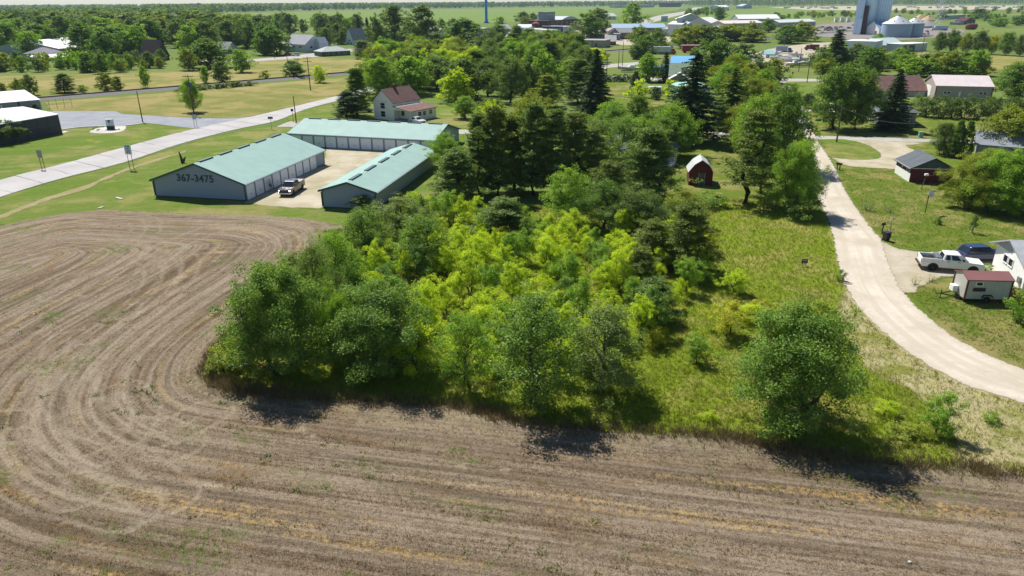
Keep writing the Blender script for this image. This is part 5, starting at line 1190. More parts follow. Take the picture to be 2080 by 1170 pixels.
# water tower and lattice mast
p = G(988, 47); e = thing('water_tower', 'slender blue water tower stem rising out of the picture', 'water tower', p); r_ = px2m(p, 5.4) / 2
MB().lathe([(r_ * 2.2, 0), (r_ * 1.3, 2.5), (r_, 6), (r_, 38), (r_ * 2.0, 41)], 20).build('stem', flat((0.03, 0.27, 0.78), 0.5), e, smooth=True)
MB().lathe([(r_ * 2, 41), (6, 44), (7.5, 48), (6, 52), (2, 54), (.2, 54.4)], 24).build('tank', flat((0.05, 0.22, 0.50), 0.45), e, smooth=True)
p = G(1905, 58); e = thing('lattice_mast', 'thin steel lattice mast standing by the grain yard', 'mast', p)
hw_, hh_ = 3.2, 42.0; mb = MB()
for i in range(4):
    a = [(1, 1), (-1, 1), (-1, -1), (1, -1)]; c0, c1 = a[i], a[(i + 1) % 4]
    mb.tube([(c0[0] * hw_, c0[1] * hw_, 0), (c0[0] * .5, c0[1] * .5, hh_)], .16, 4)
    for k in range(8):
        z0, z1 = hh_ * k / 8, hh_ * (k + 1) / 8; w0, w1 = hw_ + (.5 - hw_) * k / 8, hw_ + (.5 - hw_) * (k + 1) / 8
        mb.tube([(c0[0] * w0, c0[1] * w0, z0), (c1[0] * w1, c1[1] * w1, z1)], .08, 3); mb.tube([(c1[0] * w0, c1[1] * w0, z0), (c0[0] * w1, c0[1] * w1, z1)], .08, 3)
mb.build('lattice', flat((0.5, 0.54, 0.58), 0.5, .3), e); MB().box(-.6, .6, -.6, .6, hh_, hh_ + .8).build('platform', STEEL, e)
for (lb, ax, ay, bx, by, d_, ev, ri, wc, rc, kd) in (
    ('first of three white cube tanks behind the scrap cars', 1695, 45, 1702, 45, 4, 35, .2, (0.75, 0.76, 0.77), (0.78, 0.78, 0.78), 'flat'), ('middle one of three white cube tanks behind the scrap cars', 1707, 45, 1715, 45, 4, 35, .2, (0.75, 0.76, 0.77), (0.78, 0.78, 0.78), 'flat'), ('last of three white cube tanks, nearest the silos', 1720, 45, 1727, 45, 4, 35, .2, (0.75, 0.76, 0.77), (0.78, 0.78, 0.78), 'flat'),
    ('pale blue billboard-like block behind the feed mill', 1345, 44, 1356, 43.5, 2, 33, .1, (0.42, 0.55, 0.66), (0.45, 0.58, 0.7), 'flat'), ('white house behind the middle cottonwood', 1235, 40, 1252, 39.5, 14, 33, 4, (0.7, 0.72, 0.74), (0.62, 0.64, 0.66), 'side'), ('small white outbuilding left of the feed mill', 1322, 80, 1340, 79, 8, 73, 1.2, (0.7, 0.72, 0.74), (0.74, 0.75, 0.76), 'side'),
    ('grey low shop between fuel canopy and brick hall', 1148, 70, 1166, 69, 10, 60, .3, (0.4, 0.44, 0.48), (0.6, 0.62, 0.64), 'flat'), ('white porch house by the town street', 1046, 86, 1062, 85, 9, 76, 3, (0.68, 0.7, 0.72), (0.5, 0.5, 0.52), 'front'), ('grey-roofed house behind the water tower tree', 1022, 68, 1040, 67, 11, 59, 3.4, (0.6, 0.63, 0.66), (0.42, 0.43, 0.45), 'side'),
    ('teal-roofed shed among the boats', 1555, 118, 1572, 118, 7, 110, 1.6, (0.5, 0.54, 0.56), (0.3, 0.5, 0.52), 'side'), ('pinkish storage tank house left of the brick hall', 1178, 62, 1190, 61.5, 8, 54, 1.5, (0.5, 0.4, 0.38), (0.5, 0.42, 0.4), 'hip'), ('white shed between the beige shed and the olive trees', 1448, 66, 1468, 65.5, 9, 58, 1.6, (0.7, 0.71, 0.72), (0.76, 0.77, 0.78), 'side')):
    simple('outbuilding', lb, ax, ay, bx, by, d_, ev, ri, wc, rc, kd, wn(2) if d_ > 5 else ())
# sand piles
for i, (px, py, wpx, tp) in enumerate(((1868, 42, 34, 29), (1885, 43, 30, 31))):
    p = G(px, py); r_ = px2m(p, wpx) / 2; h_ = height_at(p, tp); g_ = np.random.default_rng(i); mb = MB()
    mb.lathe([(r_ * f_, h_ * (1 - f_ ** 1.2)) for f_ in (1.0, .85, .66, .45, .25, .08)], 22)
    mb.v = [(x + g_.normal(0, r_ * .03), y + g_.normal(0, r_ * .03), z * g_.uniform(.9, 1.08)) for x, y, z in mb.v]
    o = mb.build('sand_pile', flat((0.44, 0.32, 0.20), 0.95, 0, .2), smooth=True); o.location = p; tag(o, ('left' if i == 0 else 'right') + ' mound of the tan sand piles behind the grain bins', 'sand pile')
p = G(1880, 56); mb = MB(); mb.lathe([(13 * f_, 7 * (1 - f_)) for f_ in (1, .7, .4, .1)], 20); o = mb.build('gravel_pile', flat((0.26, 0.26, 0.28), 0.95), smooth=True); o.location = p; tag(o, 'broad grey gravel pile right of the grain bins', 'gravel pile')
simple('trailer_box', 'long pale green storage trailer in the grain yard', 1925, 39, 1960, 37.5, 6, 31, .3, (0.42, 0.52, 0.50), (0.6, 0.66, 0.66), 'flat', ())
b = simple('shack', 'dark maroon twin-gabled shack by the grain yard', 1958, 50, 1980, 49, 10, 43, 3.5, (0.08, 0.03, 0.04), (0.10, 0.045, 0.05), 'front', wn(2)); b.part('lean_to', MB().box(-b.w * .6, 0, 0, 8, 0, b.eave * .8), flat((0.3, 0.3, 0.38), 0.7))
p = G(1972, 60); e = thing('rusty_tank', 'rusty horizontal tank lying in the grass by the maroon shack', 'tank', p, .5)
mb = MB(); mb.tube([(-6, 0, 2.6), (-5.6, 0, 2.6), (5.6, 0, 2.6), (6, 0, 2.6)], [1.6, 2.5, 2.5, 1.6], 16); mb.build('shell', flat((0.20, 0.075, 0.05), 0.9, 0, .35), e, smooth=True)
for x in (-3, 3): MB().box(x - .4, x + .4, -1.8, 1.8, 0, 1.2).build('cradle', flat((0.2, 0.18, 0.16), 0.9), e)
# ------------------------------------------------------------------ trees around the town, one by one
BG = [
 # right side
 ('round', 'maple', 1692, 264, 134, 98, 'large dark maple at the street corner, nearer the concrete street'),
 ('round', 'maple', 1736, 264, 140, 84, 'large dark maple at the street corner, nearer the cottage'),
 ('spruce', 'spruce', 1808, 264, 143, 66, 'tall spruce in front of the grey-green cottage'),
 ('round', 'maple', 2062, 206, 128, 100, 'dark spreading tree at the right edge beside the pole barn'),
 ('round', 'box', 2040, 318, 222, 110, 'yellow-green tree at the right edge above the bushy trees'),
 ('bushy', 'box', 1962, 432, 322, 95, 'yellow-green bushy tree nearest the satellite dish'),
 ('bushy', 'fresh', 2015, 440, 312, 120, 'largest yellow-green bushy tree right of the red garage'),
 ('bushy', 'fresh', 2075, 446, 318, 120, 'dark bushy tree cut off by the right edge below the blue-grey roof'),
 ('bushy', 'box', 2005, 372, 306, 100, 'yellow-green bushy tree right behind the red garage'),
 ('bushy', 'dull', 1912, 318, 250, 52, 'round grey-green tree left of the two arborvitae'),
 ('column', 'maple', 1938, 320, 245, 25, 'left arborvitae of the dark pair behind the red garage'),
 ('column', 'maple', 1957, 321, 246, 25, 'right arborvitae of the dark pair behind the red garage'),
 ('round', 'spruce', 1640, 220, 190, 30, 'small dark shrub tree at the street edge under the corner maple'),
 ('fspruce', 'spruce', 1694, 140, 61, 62, 'broad dark spruce left of the white machine shed'),
 ('fround', 'maple', 1765, 152, 97, 62, 'round tree in front of the machine sheds'),
 ('fround', 'box', 1672, 150, 118, 40, 'small tree between the boats and the broad dark spruce'),
 ('fround', 'dull', 1815, 140, 110, 34, 'reddish-green tree right of the small white canopy'),
 ('fround', 'fresh', 1785, 84, 68, 26, 'small round tree in front of the nearer grain bin'),
 ('fround', 'fresh', 1855, 155, 118, 55, 'green tree behind the mauve-roofed long house'),
 ('fround', 'maple', 1890, 156, 126, 36, 'dark green tree behind the gap between long house and pole barn'),
 ('fround', 'fresh', 1935, 152, 124, 60, 'pale green tree behind the pole barn roof'),
 ('fround', 'gold', 1992, 154, 127, 45, 'golden-green tree behind the end of the pole barn'),
 ('fround', 'dull', 1985, 38, 18, 34, 'lone grey-green tree beside the pale green storage trailer'),
 ('fround', 'dull', 1912, 40, 20, 20, 'dark tree behind the lattice mast'),
 ('fround', 'fresh', 2030, 55, 36, 34, 'green tree right of the rusty tank'), ('fround', 'maple', 2068, 52, 34, 36, 'green tree at the right edge above the tree row'),
 # yard between the streets
 ('ragged', 'spruce', 1400, 288, 108, 120, 'big ragged dark spruce beside the pale street, broad branches'),
 ('ragged', 'pine', 1482, 262, 138, 85, 'ragged spruce right of the big dark one'),
 ('spruce', 'spruce', 1207, 258, 104, 74, 'tall narrow dark spruce behind the pine stand'),
 ('fspruce', 'spruce', 1350, 168, 106, 32, 'slender dark spruce in front of the blue-roofed workshop'),
 ('fround', 'fresh', 1315, 166, 110, 46, 'bright green tree left of the slender spruce'),
 ('column', 'spruce', 1290, 182, 146, 20, 'small dark conical tree on the back lawn'),
 ('fround', 'maple', 1450, 175, 82, 80, 'large dark tree behind the sage green roof'),
 ('fround', 'dull', 1505, 138, 88, 70, 'grey-green tree at the edge of the boat yard'),
 ('fround', 'box', 1510, 182, 128, 75, 'yellow-green tree right of the large dark tree'),
 ('fround', 'box', 1570, 170, 118, 62, 'leaning yellow-green tree beside the boats'),
 ('fround', 'fresh', 1545, 200, 160, 80, 'light green tree left of the concrete street'),
 ('fshrub', 'lime', 1300, 198, 162, 52, 'lime bush left of the small grey shed'), ('fshrub', 'spruce', 1335, 202, 176, 32, 'dark bush hiding the small grey shed'),
 ('fshrub', 'lime', 1362, 196, 162, 38, 'lime bush right of the small grey shed'), ('fshrub', 'maple', 1380, 206, 172, 52, 'green bush below the teal-roofed house'),
 ('fround', 'maple', 1195, 82, 25, 60, 'left one of the twin cottonwoods in the town centre'), ('ftall', 'dull', 1215, 74, 18, 46, 'middle cottonwood behind the twin trees'),
 ('ftall', 'fresh', 1282, 62, 6, 52, 'right one of the twin cottonwoods, tall and loose'),
 ('fround', 'maple', 1460, 43, 14, 24, 'dark tree right of the wide white hall'), ('fround', 'maple', 1560, 66, 38, 36, 'round tree below the end of the beige shed'),
 ('fround', 'maple', 1600, 88, 52, 62, 'left tree of the dark pair above the blue truck'), ('fround', 'box', 1628, 84, 44, 56, 'right tree of the dark pair above the blue truck'),
 ('fround', 'box', 1395, 98, 54, 62, 'yellow-green tree above the red wagon'), ('fround', 'dull', 1432, 98, 52, 60, 'olive tree behind the red wagon'), ('fround', 'box', 1480, 84, 52, 70, 'olive-yellow tree below the beige shed'), ('fround', 'box', 1530, 86, 58, 60, 'round olive tree right of the beige shed'),
 ('fround', 'maple', 1308, 118, 72, 50, 'green tree right of the tan warehouse lawn'), ('fround', 'dull', 1340, 108, 76, 36, 'grey-green tree beside the white semi trailer'), ('fround', 'dull', 1290, 120, 92, 30, 'dark low tree at the railway lane'),
 ('fround', 'maple', 1130, 104, 68, 50, 'dark round tree left of the tan warehouse'), ('fround', 'lime', 1200, 130, 98, 60, 'lime tree below the tan warehouse'), ('fround', 'box', 1222, 126, 101, 30, 'green tree right of the lime tree below the warehouse'),
 ('fround', 'maple', 1062, 47, 24, 30, 'dark tree at the edge of the crop field'), ('fround', 'dull', 1082, 47, 26, 22, 'second dark tree at the edge of the crop field'), ('fround', 'box', 1066, 52, 34, 26, 'olive tree in front of the dark crop-field trees'),
 ('fpine', 'pine', 1050, 96, 52, 36, 'dark pine left of the fuel canopy'), ('fpine', 'pine', 1075, 94, 58, 30, 'dark pine in front of the fuel canopy'),
 # behind the storage sheds
 ('pine', 'maple', 726, 236, 139, 54, 'tall dark green conifer left of the white farmhouse'), ('pine', 'spruce', 709, 244, 186, 56, 'blue-grey conifer at the roadside left of the farmhouse'),
 ('round', 'fresh', 945, 242, 196, 50, 'small round green tree on the farmhouse lawn'), ('scrubpine', 'dull', 998, 254, 200, 68, 'round grey-green conifer right of the farmhouse lawn'),
 ('ftall', 'dull', 800, 96, 11, 66, 'left one of the two tallest dark cottonwoods before the crop field'), ('ftall', 'dull', 862, 97, 12, 60, 'right one of the two tallest dark cottonwoods before the crop field'),
 ('fround', 'dull', 765, 98, 32, 32, 'dark tree tucked left of the tallest cottonwoods'), ('fround', 'maple', 940, 92, 40, 90, 'wide dark round tree right of the tallest cottonwoods'), ('fround', 'maple', 1015, 76, 50, 48, 'green tree right of the water tower'),
 ('fspruce', 'spruce', 730, 82, 35, 20, 'pointed spruce left of the tallest cottonwoods'), ('fspruce', 'spruce', 748, 84, 36, 20, 'second pointed spruce left of the tallest cottonwoods'),
 ('fpine', 'pine', 738, 119, 82, 40, 'left pine of the pair on the far lawn'), ('fpine', 'pine', 752, 118, 88, 26, 'right pine of the pair on the far lawn'), ('fpine', 'pine', 888, 113, 68, 40, 'pine in front of the rust-roofed low house'),
 ('fround', 'dull', 985, 98, 70, 52, 'grey-brown tree below the water tower'), ('fround', 'fresh', 950, 110, 88, 36, 'green tree right of the white garage'),
 # left side
 ('round', 'fresh', 393, 228, 160, 40, 'young tree beside the utility pole at the parking lot drive'), ('round', 'dull', 12, 292, 243, 66, 'dark round tree against the dark-walled building'),
 ('column', 'spruce', 74, 229, 211, 16, 'small dark cone-shaped evergreen between the two works buildings'),
 ('pine', 'pine', 134, 188, 150, 42, 'dark bushy pine standing alone beyond the railway'), ('fround', 'box', 218, 187, 148, 36, 'yellow-green tree of the pair beyond the railway'), ('fpine', 'pine', 240, 184, 156, 22, 'dark pine leaning on the yellow-green tree beyond the railway'),
 ('fround', 'fresh', 296, 178, 134, 22, 'slim green tree beside the railway'), ('fround', 'fresh', 418, 168, 136, 18, 'slim young tree right of the tall utility pole'), ('fround', 'dull', 452, 168, 122, 40, 'grey-green tree at the railway bend'),
 ('fround', 'fresh', 492, 147, 101, 42, 'round green tree alone on the far lawn'), ('fround', 'box', 384, 143, 99, 44, 'yellow-green round tree before the left woods'), ('fround', 'maple', 427, 138, 79, 78, 'big round dark tree on the far lawn'),
 ('fround', 'maple', 597, 157, 121, 46, 'dark round bush tree left of the railway pole'), ('fround', 'lime', 650, 168, 134, 28, 'lime tree right of the railway pole'),
 ('fround', 'box', 40, 192, 160, 30, 'pale tree at the left end of the railway'), ('fround', 'dull', 65, 194, 152, 28, 'grey-green tree beside the pale one at the left railway end'), ('fround', 'box', 8, 190, 168, 22, 'yellowish young tree at the left edge beyond the railway'),
 ('fshrub', 'fresh', 170, 187, 172, 24, 'low green bush between pine and pair beyond the railway'), ('fshrub', 'box', 540, 160, 143, 24, 'pale bush on the far lawn by the rails'),
 ('fround', 'maple', 560, 112, 54, 62, 'dark tree left of the pale blue house'), ('fround', 'maple', 540, 112, 60, 50, 'dark tree further left of the pale blue house'),
]
for r in BG: tree(*r)
for i, (px, by, tp, wp, co) in enumerate(((1906, 106, 65, 27, 'dull'), (1931, 107, 61, 31, 'maple'), (1959, 109, 68, 22, 'box'), (1985, 110, 62, 37, 'dull'), (2013, 111, 71, 24, 'gold'), (2042, 113, 66, 32, 'maple'), (2070, 115, 70, 26, 'dull'))):
    tree('round', co, px, by, tp, wp, ['first', 'second', 'third', 'fourth', 'fifth', 'sixth', 'last'][i] + ' tree of the planted row right of the shed row, counted from the sheds', group='planted row of round trees')
for i in range(10):
    x = 1862 + i * 24; tree('shrub', 'dull', x, 238 + i * 1.0 + (i % 3), 193 + i * 0.5 + (i % 2) * 4, 46, 'dark rounded shrub of the hedge below the pole barn', 'hedge shrub', 'hedge_shrub', 'dark hedge below the pole barn')
for i in range(6): tree('fshrub', 'dull', 1228 + i * 11, 166, 150 + i % 2 * 2, 22, 'low dark bush of the hedge at the back of the lawn', 'hedge shrub', 'hedge_shrub', 'hedge behind the back lawn')
for i in range(9): tree('fshrub', 'dull', 372 + i * 17 - (i % 2) * 5, 186 - i * 1.5, 175 - i * 1.4, 30, 'low dark bush of the strip along the railway bank', 'hedge shrub', 'hedge_shrub', 'bush strip on the railway bank')

# fills: many trees of one look share one label
def fill(poly_px, n, kinds, colors, hr, ratio, label, group, gap, seed, avoid=(), cat='tree', name='hedgerow_tree'):
    g = np.random.default_rng(seed); poly = W(poly_px); lo, hi = poly.min(0), poly.max(0); pts = []; k = 0
    av = [W(a) for a in avoid]
    while len(pts) < n and k < n * 60:
        k += 1; q = g.uniform(lo, hi)
        if poly_sd(q[None], poly)[0] < 0 or any(poly_sd(q[None], a)[0] > -2 for a in av): continue
        if any((q[0] - a[0]) ** 2 + (q[1] - a[1]) ** 2 < gap * gap for a in pts): continue
        pts.append(q)
    for q in pts:
        h = g.uniform(*hr); c = colors[g.integers(len(colors))]
        tree_at(kinds[g.integers(len(kinds))], c, q, h, h * g.uniform(*ratio), label, cat, name, group)
fill([(722, 208), (740, 170), (775, 128), (880, 118), (960, 118), (975, 200), (960, 212), (875, 214), (860, 200), (780, 200)], 48, ['round', 'fround', 'round'], ['box', 'box', 'lime', 'fresh', 'dull'], (8, 11.5), (.9, 1.2), 'yellow-green tree in the belt behind the white farmhouse', 'yellow-green belt behind the farmhouse', 4.6, 31, [[(745, 245), (750, 205), (880, 205), (880, 245)]])
fill([(965, 205), (975, 120), (1060, 108), (1150, 104), (1190, 132), (1190, 190), (1170, 240), (1030, 245)], 60, ['round', 'fround', 'pine', 'round'], ['maple', 'dull', 'fresh', 'box', 'pine'], (8, 13), (.7, 1.05), 'tree in the mixed belt between farmhouse lawn and tall narrow spruce', 'mixed belt behind the pine stand', 5.0, 32)
fill([(0, 148), (0, 128), (70, 130), (200, 128), (330, 128), (340, 142), (200, 150)], 40, ['fround', 'fshrub', 'fround'], ['fresh', 'box', 'dull', 'maple'], (4, 8), (.8, 1.2), 'small tree in the scrub belt before the left woods', 'scrub belt before the left woods', 5, 33, name='scrub_bush')
AVL = [[(118, 116), (118, 96), (200, 96), (200, 112)], [(64, 130), (64, 112), (160, 108), (160, 128)], [(268, 130), (268, 112), (350, 110), (350, 126)]]
fill([(0, 128), (0, 72), (120, 70), (420, 70), (520, 72), (560, 82), (545, 104), (470, 106), (380, 118), (330, 124)], 105, ['fround', 'fround', 'ftall'], ['maple', 'dull', 'maple', 'fresh', 'box'], (12, 18), (.85, 1.15), 'full green tree in the front of the left woods', 'front trees of the left woods', 9, 34, AVL, name='woodland_tree')
fill([(440, 74), (560, 66), (580, 72), (640, 76), (700, 74), (740, 70), (735, 56), (600, 50), (440, 56)], 42, ['fround', 'ftall'], ['maple', 'dull', 'fresh'], (11, 17), (.7, 1.0), 'tree in the belt between pale blue house and crop field', 'belt before the crop field', 10, 35)
fill([(640, 98), (700, 92), (700, 82), (640, 88)], 7, ['fround'], ['maple', 'dull'], (9, 13), (.7, 1.0), 'dark tree between pale blue house and narrow white house', 'trees between the two pale houses', 9, 36)
fill([(770, 92), (1040, 70), (1040, 54), (900, 56), (770, 72)], 14, ['fround'], ['fresh', 'maple', 'dull'], (8, 12), (.8, 1.1), 'tree in the low belt along the near side of the crop field', 'low belt at the crop field', 12, 37, [[(970, 78), (970, 54), (1005, 54), (1005, 76)]])
fill([(1400, 36), (1470, 30), (1480, 26), (1420, 22), (1370, 34)], 24, ['fround'], ['maple', 'dull', 'fresh'], (7, 12), (.8, 1.1), 'small tree along the road behind the white halls', 'trees behind the white halls', 16, 38)
fill([(1570, 42), (1640, 38), (1760, 36), (1760, 30), (1640, 31), (1570, 36)], 26, ['fround', 'fshrub'], ['fresh', 'dull', 'box'], (5, 9), (.9, 1.5), 'bush in the scrub line left of the silos', 'scrub line left of the silos', 14, 39, name='scrub_bush')
fill([(1810, 34), (2080, 34), (2080, 20), (1810, 24)], 34, ['fround', 'fshrub'], ['fresh', 'dull', 'box'], (5, 10), (.9, 1.4), 'bush in the scrub behind the grain bins', 'scrub behind the grain bins', 22, 40, name='scrub_bush')
fill([(1480, 250), (1560, 245), (1600, 255), (1590, 212), (1500, 208)], 8, ['round'], ['maple', 'fresh', 'box'], (7, 10), (.7, .95), 'leafy tree in the clump left of the concrete street', 'clump left of the concrete street', 5, 41)
fill([(1420, 260), (1480, 300), (1460, 340), (1530, 340), (1560, 280), (1500, 250)], 4, ['round'], ['dull', 'fresh'], (6, 8), (.6, .8), 'small tree behind the open pine near the pale street', 'small trees by the pale street', 5, 42)

fill([(1212, 335), (1222, 290), (1380, 288), (1386, 322), (1300, 345)], 8, ['round', 'airy'], ['maple', 'fresh', 'elm'], (6.5, 9), (.75, 1.0), 'leafy tree around the hidden white house', 'trees around the hidden house', 4, 50)
fill([(1425, 205), (1440, 150), (1500, 150), (1560, 190), (1530, 205)], 9, ['round', 'fround'], ['box', 'fresh', 'dull'], (7, 10), (.8, 1.1), 'leafy tree between the sage green roof and the concrete street', 'trees by the sage green roof', 5, 51)
fill([(1640, 150), (1700, 145), (1760, 148), (1900, 152), (1990, 158), (1990, 150), (1900, 140), (1800, 128), (1700, 125), (1650, 138)], 24, ['fround'], ['fresh', 'maple', 'box', 'dull'], (6, 9), (.9, 1.2), 'tree in the belt behind long house and pole barn', 'belt behind the pole barn', 7, 52)
fill([(1050, 100), (1120, 84), (1160, 98), (1150, 108), (1060, 112)], 10, ['fround'], ['maple', 'fresh', 'dull'], (7, 11), (.9, 1.1), 'tree below the fuel canopy beside the town street', 'trees below the fuel canopy', 8, 53, [[(1030, 118), (1030, 104), (1110, 84), (1140, 84), (1080, 104)]])
fill([(1290, 100), (1380, 92), (1540, 82), (1540, 74), (1400, 82), (1290, 90)], 22, ['fround'], ['box', 'maple', 'dull'], (8, 12), (.9, 1.2), 'tree in the belt between railway and town halls', 'belt between railway and town', 9, 54)
fill([(1840, 50), (2080, 46), (2080, 36), (1960, 40)], 12, ['fround', 'fshrub'], ['fresh', 'dull'], (6, 9), (.9, 1.3), 'bush in the scrub right of the maroon shack', 'scrub right of the shack', 14, 55, [[(1830, 82), (1830, 40), (1990, 40), (1990, 62)]], name='scrub_bush')

# ------------------------------------------------------------------ far woods: one mass each
def forest(name, label, poly_px, n, hr, seed, quads=46, col='dull', conifer=False):
    g = np.random.default_rng(seed); P = []
    poly = np.array(poly_px, float); lo, hi = poly.min(0), poly.max(0)
    while len(P) < n:      # even over the picture of the wood, so that near and far rows both fill
        q = g.uniform(lo, hi, (n * 2, 2)); q = q[poly_sd(q, poly) > 0]; P += [G(*a)[:2] for a in q]
    P = np.array(P[:n]); h = g.uniform(*hr, n); w = h * (g.uniform(.3, .42, n) if conifer else g.uniform(.55, .9, n))
    d = unit(g.normal(size=(n, quads, 3)))
    C = np.empty((n, quads, 3)); rad = g.uniform(.7, 1.0, (n, quads))
    up = d[:, :, 2] * .5 + .52
    taper = (1 - up) * 1.4 if conifer else 1.0
    C[:, :, 0] = P[:, None, 0] + d[:, :, 0] * rad * (w / 2)[:, None] * taper; C[:, :, 1] = P[:, None, 1] + d[:, :, 1] * rad * (w / 2)[:, None] * taper
    C[:, :, 2] = h[:, None] * (.12 + .86 * up)
    nrm = unit(d * .8 + g.normal(size=d.shape) * .5 + np.array([0, 0, .35])); t = unit(np.cross(nrm, g.normal(size=d.shape))); b = np.cross(nrm, t)
    S = (w[:, None] * g.uniform(.16, .30, (n, quads)))[..., None]
    V = np.stack([C - t * S, C + b * S * .7, C + t * S, C - b * S * .7], 2).reshape(-1, 3)
    ti = np.repeat(np.clip(np.repeat(g.normal(.5, .22, n), quads) + g.normal(0, .15, n * quads), 0, 1), 4)
    m = np_mesh(name, V, np.arange(len(V)).reshape(-1, 4), {'tint': ti}); m.materials.append(LEAF[col])
    tag(link(name, m), label, 'forest', kind='stuff')
forest('forest', 'broad woods filling the left distance', [(-60, 76), (-60, 30), (200, 22), (430, 24), (440, 34), (300, 44), (300, 52), (440, 60), (440, 74)], 1500, (13, 19), 1, 50, 'dull')
forest('forest', 'woods behind the crop field in the centre distance', [(300, 32), (410, 28), (560, 23), (760, 19.5), (1060, 15), (1400, 11.5), (1400, 7.5), (1000, 10), (500, 14), (300, 20)], 2000, (17, 24), 2, 36, 'dull')
forest('pine_forest', 'dark pine plantation along the right horizon', [(1400, 13), (1560, 13.5), (1760, 11.5), (2140, 9), (2140, 3.5), (1400, 7.5)], 2300, (22, 29), 3, 34, 'pine', True)
forest('forest', 'last wooded ridge on the left horizon', [(-80, 24), (-80, 15), (200, 14), (520, 12), (1100, 8), (1100, 11), (520, 17), (200, 22)], 1500, (16, 24), 4, 26, 'maple')
forest('forest', 'thin woods on the far right horizon', [(1100, 8), (2160, 1.5), (2160, 4), (1100, 11)], 900, (18, 26), 5, 24, 'dull')

# ------------------------------------------------------------------ air
hz = NT('hazy_air')
hv = hz.n('VolumePrincipled', {'Color': (0.62, 0.80, 1.0, 1), 'Density': 0.00006, 'Anisotropy': 0.0})
hz.t.links.new(hv.outputs[0], hz.out.inputs['Volume'])
o = MB().box(-9600, 9600, -9600, 9600, -1.0, 62.0).build('haze', hz.m); tag(o, 'pale blue air haze over the whole landscape', 'haze', kind='stuff')
# ------------------------------------------------------------------ vehicles
TYRE = flat((0.018, 0.018, 0.019), 0.9); RIM = flat((0.45, 0.45, 0.46), 0.3, 0.7); CHROME = flat((0.55, 0.55, 0.56), 0.2, 0.9); LAMP = flat((0.75, 0.76, 0.78), 0.15); TAIL = flat((0.35, 0.012, 0.015), 0.25); BLACKP = flat((0.02, 0.02, 0.022), 0.6)
def paint(col, rough=0.22, metal=0.0):
    t = NT('car_paint'); n = t.noise(2.0, t.obj(), 4.0, 0.6)
    return t.finish(t.pbr(t.mix(t.rng(n, .3, .7), tuple(c * .93 for c in col), col), rough, None, metal, 0.5, **{'Coat Weight': 0.5, 'Coat Roughness': 0.08}))
def quad_panel(q, u0, u1, v0, v1, out=0.012, th=0.02):
    """thin slab on the quad q (four corners: bl, br, tr, tl), proud of it"""
    q = [Vector(p) for p in q]; n = (q[1] - q[0]).cross(q[3] - q[0]).normalized()
    def P(u, v): return (q[0] * (1 - u) + q[1] * u) * (1 - v) + (q[3] * (1 - u) + q[2] * u) * v
    c = [P(u0, v0), P(u1, v0), P(u1, v1), P(u0, v1)]
    return MB().hull8([p + n * (out - th) for p in c], [p + n * out for p in c])
def wheel(parent, x, y, r, w=0.24):
    s = 1 if y > 0 else -1
    mb = MB(); mb.lathe([(r * .55, -w / 2), (r * .93, -w / 2), (r, -w * .3), (r, w * .3), (r * .93, w / 2), (r * .55, w / 2)], 18)
    o = mb.build('wheel', TYRE, parent, smooth=False, loc=(x, y, r), rot=(R(-90) * s, 0, 0))
    m2 = MB(); m2.lathe([(r * .60, w * .30), (r * .60, w * .42), (r * .5, w * .44), (r * .18, w * .34), (r * .12, w * .5)], 14); m2.build('rim', RIM, o)
    for k in range(5):
        a = k * 1.2566; MB().box(r * .14, r * .5, -r * .07, r * .07, w * .38, w * .47).build('spoke', RIM, o, rot=(0, 0, a))
    return o
def cabin(e, lo, hi, mat, gl, zname='cab'):
    """lo, hi: (x_rear, x_front, half width, z)"""
    L = [(lo[0], -lo[2], lo[3]), (lo[1], -lo[2], lo[3]), (lo[1], lo[2], lo[3]), (lo[0], lo[2], lo[3])]; Hh = [(hi[0], -hi[2], hi[3]), (hi[1], -hi[2], hi[3]), (hi[1], hi[2], hi[3]), (hi[0], hi[2], hi[3])]
    MB().hull8(L, Hh).build(zname, mat, e, bevel=0.07)
    fr = [L[1], L[2], Hh[2], Hh[1]]; bk = [L[3], L[0], Hh[0], Hh[3]]; rt = [L[0], L[1], Hh[1], Hh[0]]; lf = [L[2], L[3], Hh[3], Hh[2]]
    quad_panel(fr, .06, .94, .06, .93).build('windshield', GLASS, e); quad_panel(bk, .1, .9, .15, .85).build('rear_window', GLASS, e)
    for (a, b) in gl:
        quad_panel(rt, a, b, .12, .86).build('side_window', GLASS, e); quad_panel(lf, 1 - b, 1 - a, .12, .86).build('side_window', GLASS, e)
